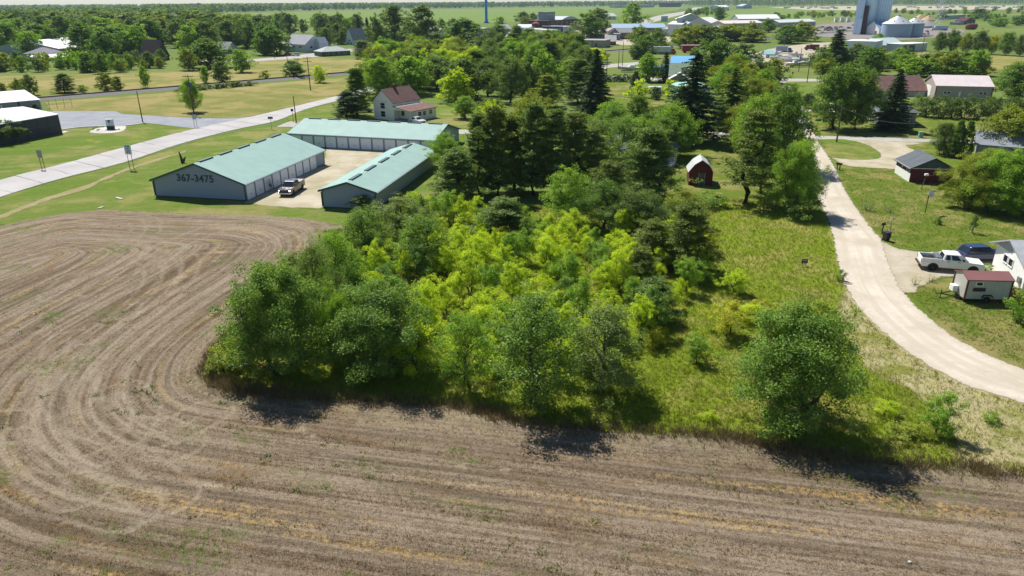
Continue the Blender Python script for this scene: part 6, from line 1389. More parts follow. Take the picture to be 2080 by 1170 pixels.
def pickup(label, p, rz, col, metal=0.0, toolbox=True, cover=False, L=5.8):
    e = thing('pickup_truck', label, 'pickup truck', p, rz); M = paint(col, .25, metal); s = L / 5.8; h = L / 2
    MB().prism([(-h, .62), (-h + .12, .48), (h - .25, .42), (h, .5), (h, .95), (h - .12, 1.12), (1.05 * s, 1.24), (1.0 * s, 1.3), (-.95 * s, 1.3), (-1.0 * s, 1.0), (-h, 1.0)], -.98, .98, 'y').build('body', M, e, bevel=.06)
    for y in (-.98, .86): MB().box(-h, -.98 * s, y, y + .12, 1.003, 1.36).build('bed_side', M, e, bevel=.03)
    MB().box(-h, -h + .1, -.855, .855, 1.003, 1.36).build('tailgate', M, e, bevel=.02)
    if cover: MB().box(-h + .03, -1.0 * s, -.95, .95, 1.362, 1.41).build('bed_cover', flat((0.33, 0.30, 0.30), .6), e, bevel=.02)
    else: MB().box(-h + .1, -.98 * s, -.855, .855, 1.003, 1.03).build('bed_floor', BLACKP, e)
    if toolbox: MB().box(-1.55 * s, -1.02 * s, -.84, .84, 1.16, 1.5).build('tool_box', flat((0.20, 0.23, 0.26), .4, .5), e, bevel=.03)
    cabin(e, (-.98 * s, 1.45 * s, .93, 1.24), (-.78 * s, .62 * s, .74, 1.86), M, ((.10, .30), (.36, .72)))
    for x in (-1.75 * s, 1.9 * s):
        for y in (-.86, .86):
            wheel(e, x, y, .40, .27)
            a = MB(); a.prism([(x + .52 * math.cos(t * .2856), .42 + .50 * math.sin(t * .2856)) for t in range(12)] , (y + .121) if y > 0 else (y - .124), (y + .124) if y > 0 else (y - .121), 'y'); a.build('wheel_arch', BLACKP, e)
    MB().box(h - .06, h + .06, -.62, .62, .68, .98).build('grille', BLACKP, e, bevel=.02); MB().box(h - .1, h + .12, -.97, .97, .44, .64).build('front_bumper', BLACKP if not metal else CHROME, e, bevel=.03); MB().box(-h - .14, -h + .05, -.95, .95, .5, .68).build('rear_bumper', BLACKP, e, bevel=.03)
    for y in (-.93, .66):
        MB().box(h - .1, h + .045, y, y + .27, .72, .96).build('headlight', LAMP, e, bevel=.02); MB().box(-h - .02, -h + .08, y if y < 0 else y + .12, (y + .15) if y < 0 else y + .27, .82, 1.25).build('taillight', TAIL, e)
    for y in (-1.22, 1.0): MB().box(.75 * s, .95 * s, y, y + .22, 1.32, 1.52).build('mirror', BLACKP, e, bevel=.03)
    for (x, sd_) in ((.55, -1), (-.45, -1), (.55, 1), (-.45, 1)): MB().box(x - .12, x + .12, sd_ * .985 - .015, sd_ * .985 + .015, 1.12, 1.17).build('door_handle', BLACKP, e)
    MB().box(h + .11, h + .13, -.16, .16, .48, .6).build('number_plate', WHITE, e)
    return e
def car(label, p, rz, col, suv=False, metal=0.0, group=None, name=None):
    e = thing(name or ('suv' if suv else 'sedan'), label, 'car', p, rz, group); M = paint(col, .22, metal); L = 4.6; h = L / 2; z = 1.0 if suv else .9
    MB().prism([(-h, .5), (-h + .1, .35), (h - .2, .32), (h, .45), (h - .02, .72), (h - .25, z - .06), (1.0, z + .02), (-h + .15, z + .02), (-h, z - .12)], -.91, .91, 'y').build('body', M, e, bevel=.08)
    if suv: cabin(e, (-h + .12, 1.15, .86, z), (-h + .55, .3, .68, 1.68), M, ((.05, .28), (.31, .55), (.58, .82)))
    else: cabin(e, (-h + .55, 1.0, .84, z - .02), (-h + 1.25, .25, .64, 1.42), M, ((.2, .5), (.53, .82)))
    for x in (-1.38, 1.42):
        for y in (-.8, .8): wheel(e, x, y, .34, .22)
    for y in (-.86, .58): MB().box(h - .1, h + .02, y, y + .28, .58, .76).build('headlight', LAMP, e, bevel=.02); MB().box(-h - .02, -h + .1, y, y + .28, .66, .86).build('taillight', TAIL, e)
    MB().box(h - .05, h + .04, -.5, .5, .4, .56).build('grille', BLACKP, e)
    return e
def heading(a, b):
    d = G(*b) - G(*a); return math.atan2(d.y, d.x)
p = (G(1880, 549) + G(1990, 556)) / 2
pickup('white crew-cab pickup with open bed and tool box parked by the driveway', p + Vector((0, .7, 0)), heading((1880, 549), (1985, 558)), (0.80, 0.80, 0.79))
p = G(1990, 528); car('dark blue suv parked beyond the white pickup beside the white house', p, heading((1965, 527), (2025, 526)), (0.012, 0.028, 0.095), True)
p = (G(580, 399) + G(607, 383)) / 2
pickup('silver-brown pickup with covered bed parked between the storage sheds', p, heading((607, 381), (581, 398)), (0.075, 0.065, 0.058), .1, False, True, 5.6)
car('white sedan parked behind the widest storage shed by the farmhouse', G(848, 250), 2.3 + math.pi, (0.70, 0.71, 0.72))
for i, (px, py, c, lb, sv) in enumerate((
    (601, 114, (0.62, 0.63, 0.64), 'white car on the drive in front of the dark green ranch house', True), (586, 112, (0.22, 0.015, 0.02), 'red car beside the white one near the ranch house', False), (546, 110, (0.6, 0.6, 0.62), 'white car under the dark tree left of the pale blue house', False),
    (1086, 84, (0.03, 0.03, 0.035), 'black car leaving the fuel canopy', True), (1106, 84, (0.02, 0.02, 0.03), 'dark car at the roadside right of the canopy exit', False), (1110, 76, (0.12, 0.16, 0.3), 'blue-grey car beside the blue shop', False), (1166, 69, (0.66, 0.66, 0.66), 'white car right of the blue shop', False),
    (1588, 90, (0.05, 0.05, 0.05), 'dark sedan under the dark tree pair', False), (1740, 62, (0.1, 0.1, 0.11), 'dark car beside the brown elevator shaft', False),
    (740, 228, (0.02, 0.03, 0.08), 'dark blue car in the shade left of the farmhouse', False))):
    car(lb, G(px, py), random.uniform(-.4, .4) + (0 if i % 2 else math.pi), c, sv)
g_ = np.random.default_rng(8)
for i in range(24):
    px = g_.uniform(1640, 1735); py = 66 - (px - 1640) * .08 + g_.uniform(-8, 4); car('scrap car in the rows left of the grain elevator', G(px, py), g_.uniform(-.5, .5), [(0.6, 0.6, 0.6), (0.3, 0.32, 0.35), (0.2, 0.02, 0.02), (0.05, 0.06, 0.07), (0.4, 0.36, 0.3)][i % 5], bool(i % 2), group='parked cars left of the elevator', name='parked_car')
for i in range(46):
    px = g_.uniform(1590, 2080); py = 14.6 + (2080 - px) * .0035 + g_.uniform(-1.2, 2.2); e = thing('truck_trailer', 'distant white trailer in the rows before the pine plantation', 'trailer', G(px, py), g_.uniform(-.3, .3), 'trailers before the pine plantation')
    L = g_.uniform(9, 15); MB().box(-L / 2, L / 2, -1.3, 1.3, 1.0, 4.0).build('box', [WHITE, OFFW, STEEL][i % 3], e); MB().box(-L / 2 + .5, L / 2 - .5, -1.0, 1.0, .2, 1.0).build('chassis', BLACKP, e)
def truck(label, px, py, rz, cab, box, L=8.5, hb=3.6):
    e = thing('truck', label, 'truck', G(px, py), rz); M = paint(cab)
    MB().box(-L / 2, L / 2, -.6, .6, .5, .9).build('chassis', BLACKP, e); MB().box(-L / 2, L / 2 - 2.7, -1.25, 1.25, .95, hb).build('cargo_box', flat(box, .5), e, bevel=.05)
    MB().prism([(L / 2 - 2.4, .6), (L / 2, .6), (L / 2, 1.5), (L / 2 - .7, 1.7), (L / 2 - 1.0, 2.7), (L / 2 - 2.4, 2.75)], -1.15, 1.15, 'y').build('cab', M, e, bevel=.06)
    MB().add([(L / 2 - .66, -1.0, 1.75), (L / 2 - .66, 1.0, 1.75), (L / 2 - .93, 1.0, 2.6), (L / 2 - .93, -1.0, 2.6)], [(0, 1, 2, 3)]).build('windshield', GLASS, e)
    for y in (-1.16, 1.15): MB().box(L / 2 - 2.0, L / 2 - 1.1, y, y + .012, 1.75, 2.5).build('side_window', GLASS, e)
    for x in (-L / 2 + 1.2, -L / 2 + 2.4, L / 2 - 1.2):
        for y in (-1.0, 1.0): wheel(e, x, y, .5, .3)
    return e
truck('blue dump truck with grey box in the boat yard', 1592, 108, math.pi + 2.9, (0.03, 0.11, 0.36), (0.30, 0.34, 0.42)); truck('maroon truck standing at the edge of the boat yard', 1648, 102, 2.9, (0.10, 0.012, 0.025), (0.12, 0.015, 0.03), 7.5, 3.0)
truck('red-cabbed truck with long silver trailer behind the blue-roofed workshop', 1347, 110, 0.0, (0.40, 0.03, 0.04), (0.55, 0.58, 0.62), 13, 3.8)
truck('white truck facing out beside the grain bins', 1878, 70, -1.4, (0.7, 0.7, 0.7), (0.6, 0.6, 0.6), 8); truck('white tractor with pale blue trailer beside the grain bins', 1907, 62, 3.1, (0.7, 0.7, 0.7), (0.38, 0.50, 0.60), 14, 4.0)
e = thing('hay_wagon', 'bright red box wagon below the olive trees', 'wagon', G(1402, 107), 0.02)
MB().box(-4.6, 4.6, -1.3, 1.3, 1.0, 3.7).build('wagon_box', flat((0.30, 0.012, 0.025), .5), e, bevel=.05); MB().box(-4.8, 4.8, -1.4, 1.4, 3.7, 3.9).build('wagon_roof', flat((0.6, 0.5, 0.48), .6), e); MB().box(-4.2, 4.2, -.3, .3, .6, 1.0).build('chassis', BLACKP, e)
for x in (-3, 3):
    for y in (-1.1, 1.1): wheel(e, x, y, .5, .25)
def boat(label, px, py, rz, col=(0.72, 0.74, 0.76), L=8.0, cover=None, group=None):
    e = thing('boat', label, 'boat', G(px, py), rz, group); n = 9; mb = MB(); ring = []
    for i in range(n):
        t = i / (n - 1); x = -L / 2 + L * t; w = .5 * L * .30 * (1 - max(0, (t - .45) / .55) ** 2.2) + .03; zt = 1.7 + .5 * t * t; zk = .75 + .55 * max(0, t - .7) ** 1.3 * 3
        ring.append([(x, -w, zt), (x, -w * .8, (zt + zk) / 2), (x, 0, zk), (x, w * .8, (zt + zk) / 2), (x, w, zt)])
    vs = [v for r_ in ring for v in r_]; fs = [(i * 5 + k, i * 5 + k + 1, i * 5 + k + 6, i * 5 + k + 5) for i in range(n - 1) for k in range(4)] + [(0, 1, 2, 3, 4)]
    mb.add(vs, fs).build('hull', flat(col, .35), e)
    dk = MB(); dk.add([r_[j] for r_ in ring for j in (0, 4)], [(2 * i, 2 * i + 1, 2 * i + 3, 2 * i + 2) for i in range(n - 1)]); dk.build('deck', flat(cover or (0.66, 0.67, 0.68), .5), e)
    MB().hull8([(-.1 * L, -.1 * L, 1.8), (.14 * L, -.08 * L, 1.85), (.14 * L, .08 * L, 1.85), (-.1 * L, .1 * L, 1.8)], [(-.1 * L, -.09 * L, 2.6), (.05 * L, -.07 * L, 2.6), (.05 * L, .07 * L, 2.6), (-.1 * L, .09 * L, 2.6)]).build('cabin', flat((0.7, 0.72, 0.74), .4), e)
    MB().box(-.45 * L, .4 * L, -.6, .6, .35, .6).build('cradle', BLACKP, e)
    for y in (-1.0, 1.0): wheel(e, -.15 * L, y, .32, .2)
    return e
boat('large white boat parked alone by the pale lane', 1282, 146, math.pi + .05, (0.60, 0.62, 0.64), 10.0)
for i, (px, py, lb, L, cv) in enumerate(((1490, 152, 'white boat left of the leaning yellow-green tree', 8, None), (1484, 145, 'white boat with dark side in front of the teal-roofed boat shed', 8, (0.2, 0.22, 0.25)), (1583, 122, 'long grey-blue covered boat in the boat yard', 9, (0.4, 0.52, 0.6)), (1602, 127, 'pale blue boat in the middle of the boat yard', 9, (0.45, 0.58, 0.66)),
    (1614, 136, 'white motor boat at the front of the boat yard', 8.5, None), (1645, 135, 'white boat next to the pole in the boat yard', 7.5, None), (1625, 127, 'blue-covered boat between the white boats', 7, (0.05, 0.14, 0.28)), (1616, 116, 'white boat with tan deck at the back of the boat yard', 7, (0.5, 0.4, 0.3)), (1575, 113, 'white boat left of the blue dump truck', 6.5, None), (1728, 118, 'white boat below the white machine shed', 7.5, None),
    (1493, 108, 'white boat on the sand behind the grey-green tree', 7, None), (1510, 112, 'white cruiser behind the grey-green tree', 7.5, None))):
    boat(lb, px, py, random.uniform(-.5, .3) + math.pi * (i % 2), cover=cv, L=L, group='boats of the boat yard')
# camper beside the pole barn, camper by the pale blue house
def camper(label, px, py, rz, L=6.5):
    e = thing('camper_trailer', label, 'camper', G(px, py), rz); M = flat((0.74, 0.76, 0.78), .4)
    MB().prism([(-L / 2, .6), (L / 2 - .7, .6), (L / 2, 1.3), (L / 2 - .1, 2.2), (L / 2 - .8, 2.85), (-L / 2 + .2, 2.9), (-L / 2, 2.7)], -1.15, 1.15, 'y').build('body', M, e, bevel=.08)
    for x in (-1.8, .2, 1.6): MB().box(x - .45, x + .45, -1.17, -1.14, 1.6, 2.2).build('window', GLASS, e)
    MB().box(-.9, -.35, -1.175, -1.14, .75, 2.35).build('door', OFFW, e); MB().tube([(L / 2 - .4, 0, .55), (L / 2 + 1.1, 0, .5)], .06, 6).build('drawbar', BLACKP, e); MB().box(-.5, .3, -.4, .4, 2.88, 3.1).build('roof_unit', OFFW, e)
    for y in (-1.0, 1.0): wheel(e, -.4, y, .33, .22)
camper('white camper trailer in front of the pole barn', 1962, 203, math.pi + .05); camper('white camper trailer beside the pale blue house', 641, 105, .1, 7.5)
# small cabin trailer in the foreground right
A, B = G(1956, 615), G(2046, 617)
b = Bld('cabin_trailer', 'small grey cabin trailer with maroon roof parked on the grass by the road', A, B, 2.3, 'trailer'); w = b.w; WL = ribbed((0.46, 0.45, 0.41), .4, .6, 0); MRN = metal_roof('maroon_metal', (0.24, 0.115, 0.115), 0, .3); MR = flat((0.085, 0.022, 0.024), .6)
z0, z1, z2 = .42, 2.25, 2.65
b.part('wall', MB().prism([(0, z0), (2.3, z0), (2.3, z1), (1.15, z2), (0, z1)], 0, w, 'x'), WL)
b.part('roof', MB().prism([(-.12, z1 - .04), (1.15, z2 + .02), (2.42, z1 - .04), (2.42, z1 + .05), (1.15, z2 + .11), (-.12, z1 + .05)], -.1, w + .1, 'x'), MRN)
for cx in (0, w):
    for cy in (0, 2.3): b.part('corner_trim', MB().box(cx - .06, cx + .06, cy - .06, cy + .06, z0, z1 - .05), MR)
b.window('front', w * .20, w * .33, 1.75, 2.05, WHITE, .07, False); b.slab('hatch', 'front', w * .15, w * .43, 1.15, 1.5, flat((0.03, 0.025, 0.028), .7), -.01, .035)
b.part('skirt', MB().box(.02, w - .02, .02, 2.28, z0 - .12, z0), MR); wheel(b.e, w * .5, -.02, .33, .2); wheel(b.e, w * .5, 2.3, .33, .2); b.part('fender', MB().prism([(w * .5 - .5, .55), (w * .5 - .35, .78), (w * .5 + .35, .78), (w * .5 + .5, .55), (w * .5 + .5, .6), (w * .5 + .35, .84), (w * .5 - .35, .84), (w * .5 - .5, .6)], -.2, -.002, 'y'), BLACKP)
b.part('drawbar', MB().tube([(0, .3, .4), (-1.6, 1.15, .45), (-2.0, 1.15, .45)], .05, 6).tube([(0, 2.0, .4), (-1.6, 1.15, .45)], .05, 6), BLACKP); b.part('jack', MB().tube([(-1.5, 1.15, 0), (-1.5, 1.15, .8)], .035, 6).box(-1.62, -1.38, 1.05, 1.25, 0, .05), BLACKP)
b.part('cooler_unit', MB().box(-.5, -.02, 1.2, 1.9, .62, 1.2), WHITE, bevel=.03)

# ------------------------------------------------------------------ poles, wires, signs
WOOD = flat((0.12, 0.095, 0.075), .9, 0, .25)
def pole(label, px, py, tp, arm=True, lamp=None, rz=0.0, extra=None, r=.16, mat=None):
    p = G(px, py); h = height_at(p, tp); e = thing('utility_pole', label, 'utility pole', p, rz)
    MB().tube([(0, 0, -.1), (0, 0, h * .5), (0, 0, h)], [r, r * .85, r * .65], 8).build('shaft', mat or WOOD, e)
    if arm:
        for k in range(arm if not isinstance(arm, bool) else 1):
            z = h - .45 - k * 1.1; MB().box(-1.25, 1.25, -.16, -.04, z, z + .13).build('crossarm', WOOD, e)
            for x in (-1.1, -.55, .55, 1.1): MB().lathe([(.05, z + .13), (.07, z + .2), (.04, z + .33)], 6, (x, -.1)).build('insulator', STEEL, e)
    if lamp:
        dx, dy = lamp; MB().tube([(0, 0, h - .4), (dx * .5, dy * .5, h + .15), (dx, dy, h + .2)], .04, 6).build('lamp_arm', STEEL, e); MB().hull8([(dx - .3, dy - .15, h + .12), (dx + .3, dy - .15, h + .12), (dx + .3, dy + .15, h + .12), (dx - .3, dy + .15, h + .12)], [(dx - .2, dy - .1, h + .3), (dx + .2, dy - .1, h + .3), (dx + .2, dy + .1, h + .3), (dx - .2, dy + .1, h + .3)]).build('lamp_head', flat((0.55, 0.56, 0.57), .5), e)
    if extra == 'transformer': MB().lathe([(.22, h * .68), (.26, h * .70), (.26, h * .79), (.2, h * .81)], 10, (.4, 0)).build('transformer', flat((0.05, 0.10, 0.25), .5), e)
    return e, h
pole('bare dark pole at the parking lot kerb', 290, 248, 185, False, r=.13, mat=flat((0.03, 0.028, 0.028), .7)); pole('utility pole with blue transformer beside the young roadside tree', 395, 234, 152, True, None, .2, 'transformer'); pole('utility pole between highway and railway', 631, 184, 115, 2, None, .3)
pole('thin utility pole at the highway junction', 602, 250, 195, False, r=.14); eL, hL = pole('street lamp pole with curved arm at the corner lawn', 1699, 289, 213, False, (-1.9, .4), r=.17)
for (lb, px, py, tp, ar) in (('far pole before the pale blue house', 584, 126, 96, False), ('pole with double crossarm behind the ranch house', 671, 95, 60, 2), ('far pole left of the lawn drive', 558, 119, 85, False), ('utility pole in front of the rust-roofed low house', 868, 114, 76, True), ('utility pole by the hedge of the back lawn', 1232, 156, 116, False), ('tall utility pole beside the large white boat', 1264, 134, 84, False),
    ('shorter pole left of the tall one near the boat', 1256, 140, 104, False), ('pole at the left of the boat yard', 1592, 98, 70, True), ('pole in the middle of the boat yard', 1622, 146, 97, False), ('short pole right of the boat yard', 1639, 168, 113, False), ('pole in front of the grain bins', 1851, 78, 48, False), ('pole at the end of the shed row', 1872, 108, 70, False), ('pole beside the town street', 1084, 91, 56, False), ('pole left of the town street', 1043, 98, 66, False), ('far left pole near the woods edge', 250, 140, 102, False)):
    pole(lb, px, py, tp, ar, r=.15)
def wire(parent, a, b, sag, r=.018):
    a, b = Vector(a), Vector(b); mb = MB(); mb.tube([a + (b - a) * (i / 10) + Vector((0, 0, -sag * math.sin(math.pi * i / 10))) for i in range(11)], r, 4); o = mb.build('wire', flat((0.22, 0.22, 0.23), .6), parent); return o
pL = G(1699, 289); q = G(1862, 280); wire(eL, (0, 0, hL - .5), (q.x - pL.x, q.y - pL.y, 2.9), 1.0, .03)
p = G(745, 244); e = thing('house_wire', 'sagging wires running right from the white farmhouse', 'wire', p)
wire(e, (2.5, 0, 4.4), (62, -6, 6.0), 1.2, .03)
def sign(name, label, px, py, tp, w, h, face, cat='sign', posts=2, rz=0.0, text=(), back=False, plain=WOOD):
    p = G(px, py); H = height_at(p, tp); e = thing(name, label, cat, p, rz)
    for x in ((-w * .3, w * .3) if posts == 2 else (0,)): MB().tube([(x, .05, -.05), (x, .05, H if posts == 1 else H - .05)], .045, 6).build('post', plain, e)
    pn = MB().box(-w / 2, w / 2, -.03, 0.0, H - h, H).build('panel', face, e, bevel=.01)
    for (s, size, z, colr) in text:
        cu = bpy.data.curves.new('lettering', 'FONT'); cu.body = s; cu.size = size; cu.extrude = .004; cu.offset = .006; cu.align_x = 'CENTER'
        tmp = bpy.data.objects.new('tmp', cu); COL.objects.link(tmp); me = bpy.data.meshes.new_from_object(tmp.evaluated_get(bpy.context.evaluated_depsgraph_get())); bpy.data.objects.remove(tmp)
        o = link('lettering', me, pn); me.materials.clear(); me.materials.append(colr); o.rotation_euler = (R(90), 0, 0); o.location = (0, -.036, H - z)
    return e
BLK = flat((0.02, 0.02, 0.02), .6); SIGN_G = flat((0.01, 0.17, 0.12), .5); SIGN_B = flat((0.012, 0.02, 0.09), .5)
sign('speed_sign', 'white speed limit 35 sign on two posts at the roadside', 268, 344, 294, 1.25, 1.6, flat((0.62, 0.70, 0.78), .4), text=(('SPEED', .3, .38, BLK), ('LIMIT', .3, .72, BLK), ('35', .75, 1.4, BLK)), rz=-.15, plain=flat((0.05, 0.045, 0.04), .8))
sign('road_sign', 'grey back of a road sign on two posts across the highway', 88, 344, 305, 1.0, 1.3, flat((0.3, 0.3, 0.29), .5), rz=-.2, plain=flat((0.08, 0.075, 0.07), .8))
sign('road_sign', 'small two-post road sign by the parking lot drive', 398, 259, 233, .9, 1.0, flat((0.45, 0.47, 0.48), .5), rz=.1, plain=flat((0.2, 0.2, 0.2), .7))
sign('street_sign', 'green street name sign on the storage lawn corner', 552, 263, 237, 1.1, .5, SIGN_G, posts=1, plain=STEEL); sign('street_sign', 'green street name sign at the corner by the large maples', 1660, 258, 242, 1.3, .45, SIGN_G, posts=1, plain=STEEL)
sign('stop_sign', 'small dark sign on a post at the highway junction', 596, 248, 221, .6, .6, flat((0.06, 0.04, 0.04), .6), posts=1); sign('stop_sign', 'sign post at the cross street by the boat yard', 1609, 158, 146, .7, .7, flat((0.25, 0.2, 0.18), .6), posts=1)
sign('yard_sign', 'dark blue yard sign in the meadow near the gravel road', 1633, 541, 526, .62, .48, SIGN_B, text=(('FOR SALE', .10, .17, WHITE), ('_______', .09, .28, WHITE), ('_______', .09, .38, WHITE)), plain=STEEL)
sign('marker_post', 'teal cable marker post at the edge of the dry verge', 1729, 716, 700, .14, .35, flat((0.10, 0.45, 0.40), .5), posts=1, plain=flat((0.1, 0.4, 0.36), .5))
# monument sign on its stone bed
p = G(226, 263.5); e = thing('monument_sign', 'white and dark block sign on a bed of pale stones by the parking lot', 'sign', p, .12); hM = height_at(p, 242); wM = px2m(p, 13.5)
MB().box(-wM / 2, wM / 2, -.35, .35, 0, hM * .38).build('plinth', flat((0.035, 0.04, 0.055), .6), e); MB().box(-wM / 2, wM / 2, -.33, .33, hM * .382, hM).build('panel', flat((0.52, 0.60, 0.66), .4), e, bevel=.03)
o = MB().prism([(-.32 + .12, 0), (-.05, 0), (.08, .35), (-.02, .72), (-.2, .45)], -.352, -.334, 'y').prism([(.02, 0), (.22, .05), (.2, .5), (.1, .55)], -.352, -.334, 'y').build('emblem', flat((0.03, 0.06, 0.12), .5), e); o.location = (0, 0, hM * .70)
bed = W([(181, 269), (190, 263), (215, 258), (250, 255), (256, 260), (248, 267), (222, 271), (195, 271)])
sheet('stone_bed', smooth_line(np.vstack([bed, bed[:1]]), 4)[:-1], .058, gravel_mat('pale_stones', (0.52, 0.51, 0.47), (0.40, 0.39, 0.35), False, .6, .12), .6, .4)
for i, (px, py) in enumerate(((196, 259), (209, 259), (191, 261.5), (189, 264.5), (201, 264.5), (199, 266), (217, 265.5), (237, 265), (242, 264))):
    tree('shrub', 'maple', px, py, py - 3, 5, 'small clipped bush on the bed of pale stones', 'shrub', group='bushes on the stone bed')
kb = smooth_line(W([(122, 264), (175, 258), (250, 256), (296, 250)]), 5); mb = MB()
for a, c in zip(kb[:-1], kb[1:]):
    d = (c - a) / (np.linalg.norm(c - a) + 1e-9); n = np.array([-d[1], d[0]]) * .18
    mb.hull8([(*(a - n), .0), (*(c - n), .0), (*(c + n), .0), (*(a + n), .0)], [(*(a - n), .14), (*(c - n), .14), (*(c + n), .14), (*(a + n), .14)])
tag(mb.build('kerb', flat((0.55, 0.54, 0.52), .8)), kind='structure')
# wire fence behind the works hall
e = thing('chain_fence', 'bare wire fence posts at the end of the works hall', 'fence', G(86, 224), heading((86, 224), (118, 220)))
for k in range(5): MB().tube([(k * 2.0, 0, 0), (k * 2.0, 0, 2.3)], .06, 6).build('post', STEEL, e)
for z in (.2, 1.2, 2.25): MB().tube([(0, 0, z), (8.0, 0, z)], .025, 4).build('rail', STEEL, e)
# mailboxes, bin, dish, lamp
def mailbox(label, px, py, tp, rz=0.0):
    p = G(px, py); h = height_at(p, tp); e = thing('mailbox', label, 'mailbox', p, rz)
    MB().box(-.06, .06, -.06, .06, -.05, h - .3).build('post', WOOD, e); MB().prism([(-.16, 0), (.16, 0), (.16, .18), (.11, .28), (0, .32), (-.11, .28), (-.16, .18)], -.28, .28, 'y').build('box', flat((0.02, 0.02, 0.022), .5), e, loc=(0, 0, h - .32)); MB().box(.165, .185, -.2, -.05, h - .2, h - .05).build('flag', TAIL, e)
mailbox('black mailbox on a wooden post above the wheelie bin', 1791, 476, 452, -.8); mailbox('left mailbox of the pair at the lot drive corner', 1700, 345, 330, -1.2); mailbox('right mailbox of the pair at the lot drive corner', 1705, 346, 331, -1.2)
p = G(1807, 471); e = thing('crooked_post', 'crooked wooden post with blue tag beside the black mailbox', 'post', p); MB().tube([(0, 0, 0), (.05, 0, .6), (.02, .1, 1.1), (.2, .1, 1.6)], [.07, .06, .05, .03], 6).build('stick', flat((0.32, 0.27, 0.2), .9), e); MB().box(.12, .42, .08, .1, 1.5, 1.7).build('tag', flat((0.25, 0.42, 0.6), .5), e)
p = G(1799, 489); e = thing('wheelie_bin', 'black wheelie bin at the edge of the gravel road', 'bin', p, .3)
MB().hull8([(-.25, -.28, .05), (.25, -.28, .05), (.25, .24, .05), (-.25, .24, .05)], [(-.31, -.36, 1.0), (.31, -.36, 1.0), (.31, .36, 1.0), (-.31, .36, 1.0)]).build('body', BLACKP, e, bevel=.02); MB().box(-.34, .34, -.4, .42, 1.003, 1.09).build('lid', flat((0.02, 0.025, 0.05), .5), e, bevel=.03)
for x in (-.24, .24): MB().tube([(x - .04, .3, .12), (x + .04, .3, .12)], .12, 10).build('wheel', TYRE, e)
p = G(1879, 432); hD = height_at(p, 397); e = thing('satellite_dish', 'white satellite dish on a dark pole in the side yard', 'satellite dish', p, .5)
MB().tube([(0, 0, 0), (0, 0, hD)], .05, 6).build('mast', BLACKP, e); MB().lathe([(.02, 0), (.28, .06), (.5, .2), (.52, .2), (.3, .03), (.02, -.04)], 20, cap=False).build('dish', flat((0.72, 0.72, 0.72), .4), e, smooth=True, loc=(0, -.1, hD + .3), rot=(R(78), 0, 0)); MB().tube([(0, -.1, hD - .1), (0, -.75, hD + .3)], .02, 4).build('feed_arm', STEEL, e)
p = G(1871, 384); hD = height_at(p, 357); e = thing('yard_lamp', 'leaning pole with white lamp in front of the red garage', 'lamp', p); MB().tube([(0, 0, 0), (.35, 0, hD)], .06, 6).build('mast', WOOD, e); MB().box(.1, .6, -.2, .2, hD, hD + .3).build('lamp_head', WHITE, e, bevel=.04); wire(e, (.4, 0, hD), (9, 5, 2.6), .4)
p = G(1869, 279); e = thing('utility_box', 'pale green utility box beside the pale street', 'utility box', p); MB().box(-.4, .4, -.3, .3, 0, 1.1).build('cabinet', flat((0.2, 0.38, 0.30), .5), e, bevel=.03); MB().box(-.44, .44, -.34, .34, 1.1, 1.16).build('lid', flat((0.22, 0.4, 0.32), .5), e)
p = G(371, 331); e = thing('tree_stump', 'dark broken stump with pale root beside the storage shed', 'stump', p); MB().tube([(0, 0, 0), (-.1, 0, .8), (-.35, .1, 2.0)], [.28, .2, .08], 7).build('stem', BARKD, e); MB().tube([(.1, 0, .1), (.5, -.1, .8), (.7, 0, 1.1)], [.25, .18, .05], 6).build('root', BARK, e)
p = G(456, 757); e = thing('fence_post', 'leaning dark post with pale board at the field corner', 'fence post', p); MB().tube([(0, 0, 0), (-.1, 0, .7), (-.22, 0, 1.5)], [.09, .08, .05], 6).build('post', BARKD, e); MB().box(.05, 1.5, -.05, .05, .55, .68).build('board', flat((0.36, 0.36, 0.34), .8), e)
# young tree with white guard, swing frame, stones on the field
tree('sapling', 'dull', 1975, 474, 436, 16, 'slim young tree with white trunk guard on the house lawn', 'sapling'); p = G(1973, 472); e = thing('trunk_guard', 'white tube around the foot of the slim young tree', 'tree guard', p); MB().lathe([(.07, 0), (.07, .7), (.06, .7)], 8, cap=False).build('tube', WHITE, e)
tree('fshrub', 'maple', 1906, 456, 440, 16, 'little dark bush left of the slim young tree', 'shrub'); tree('broom', 'dead', 1762, 428, 408, 36, 'pale grey brush at the road bend', 'shrub'); tree('broom', 'dead', 1805, 432, 418, 26, 'smaller grey brush right of the pale one', 'shrub'); tree('shrub', 'fresh', 2068, 660, 600, 60, 'green shrub at the right edge below the cabin trailer', 'shrub')
tree('shrub', 'box', 2062, 618, 585, 34, 'yellow-green shrub behind the cabin trailer', 'shrub'); tree('broom', 'gold', 1860, 580, 560, 34, 'straw-coloured weed clump at the driveway edge', 'shrub'); tree('broom', 'gold', 1890, 572, 555, 26, 'second straw-coloured weed clump beside the driveway', 'shrub'); tree('shrub', 'fresh', 2004, 553, 535, 24, 'leafy weeds between white pickup and white house', 'shrub')
p = G(1288, 194); e = thing('swing_frame', 'small white frame on the back lawn', 'frame', p)
for x in (-1.4, 1.4): MB().tube([(x, -.6, 0), (x, 0, 1.4), (x, .6, 0)], .06, 5).build('leg', WHITE, e)
MB().tube([(-1.4, 0, 1.4), (1.4, 0, 1.4)], .06, 5).build('bar', WHITE, e)
ROCK = flat((0.42, 0.40, 0.37), .9, 0, .25)
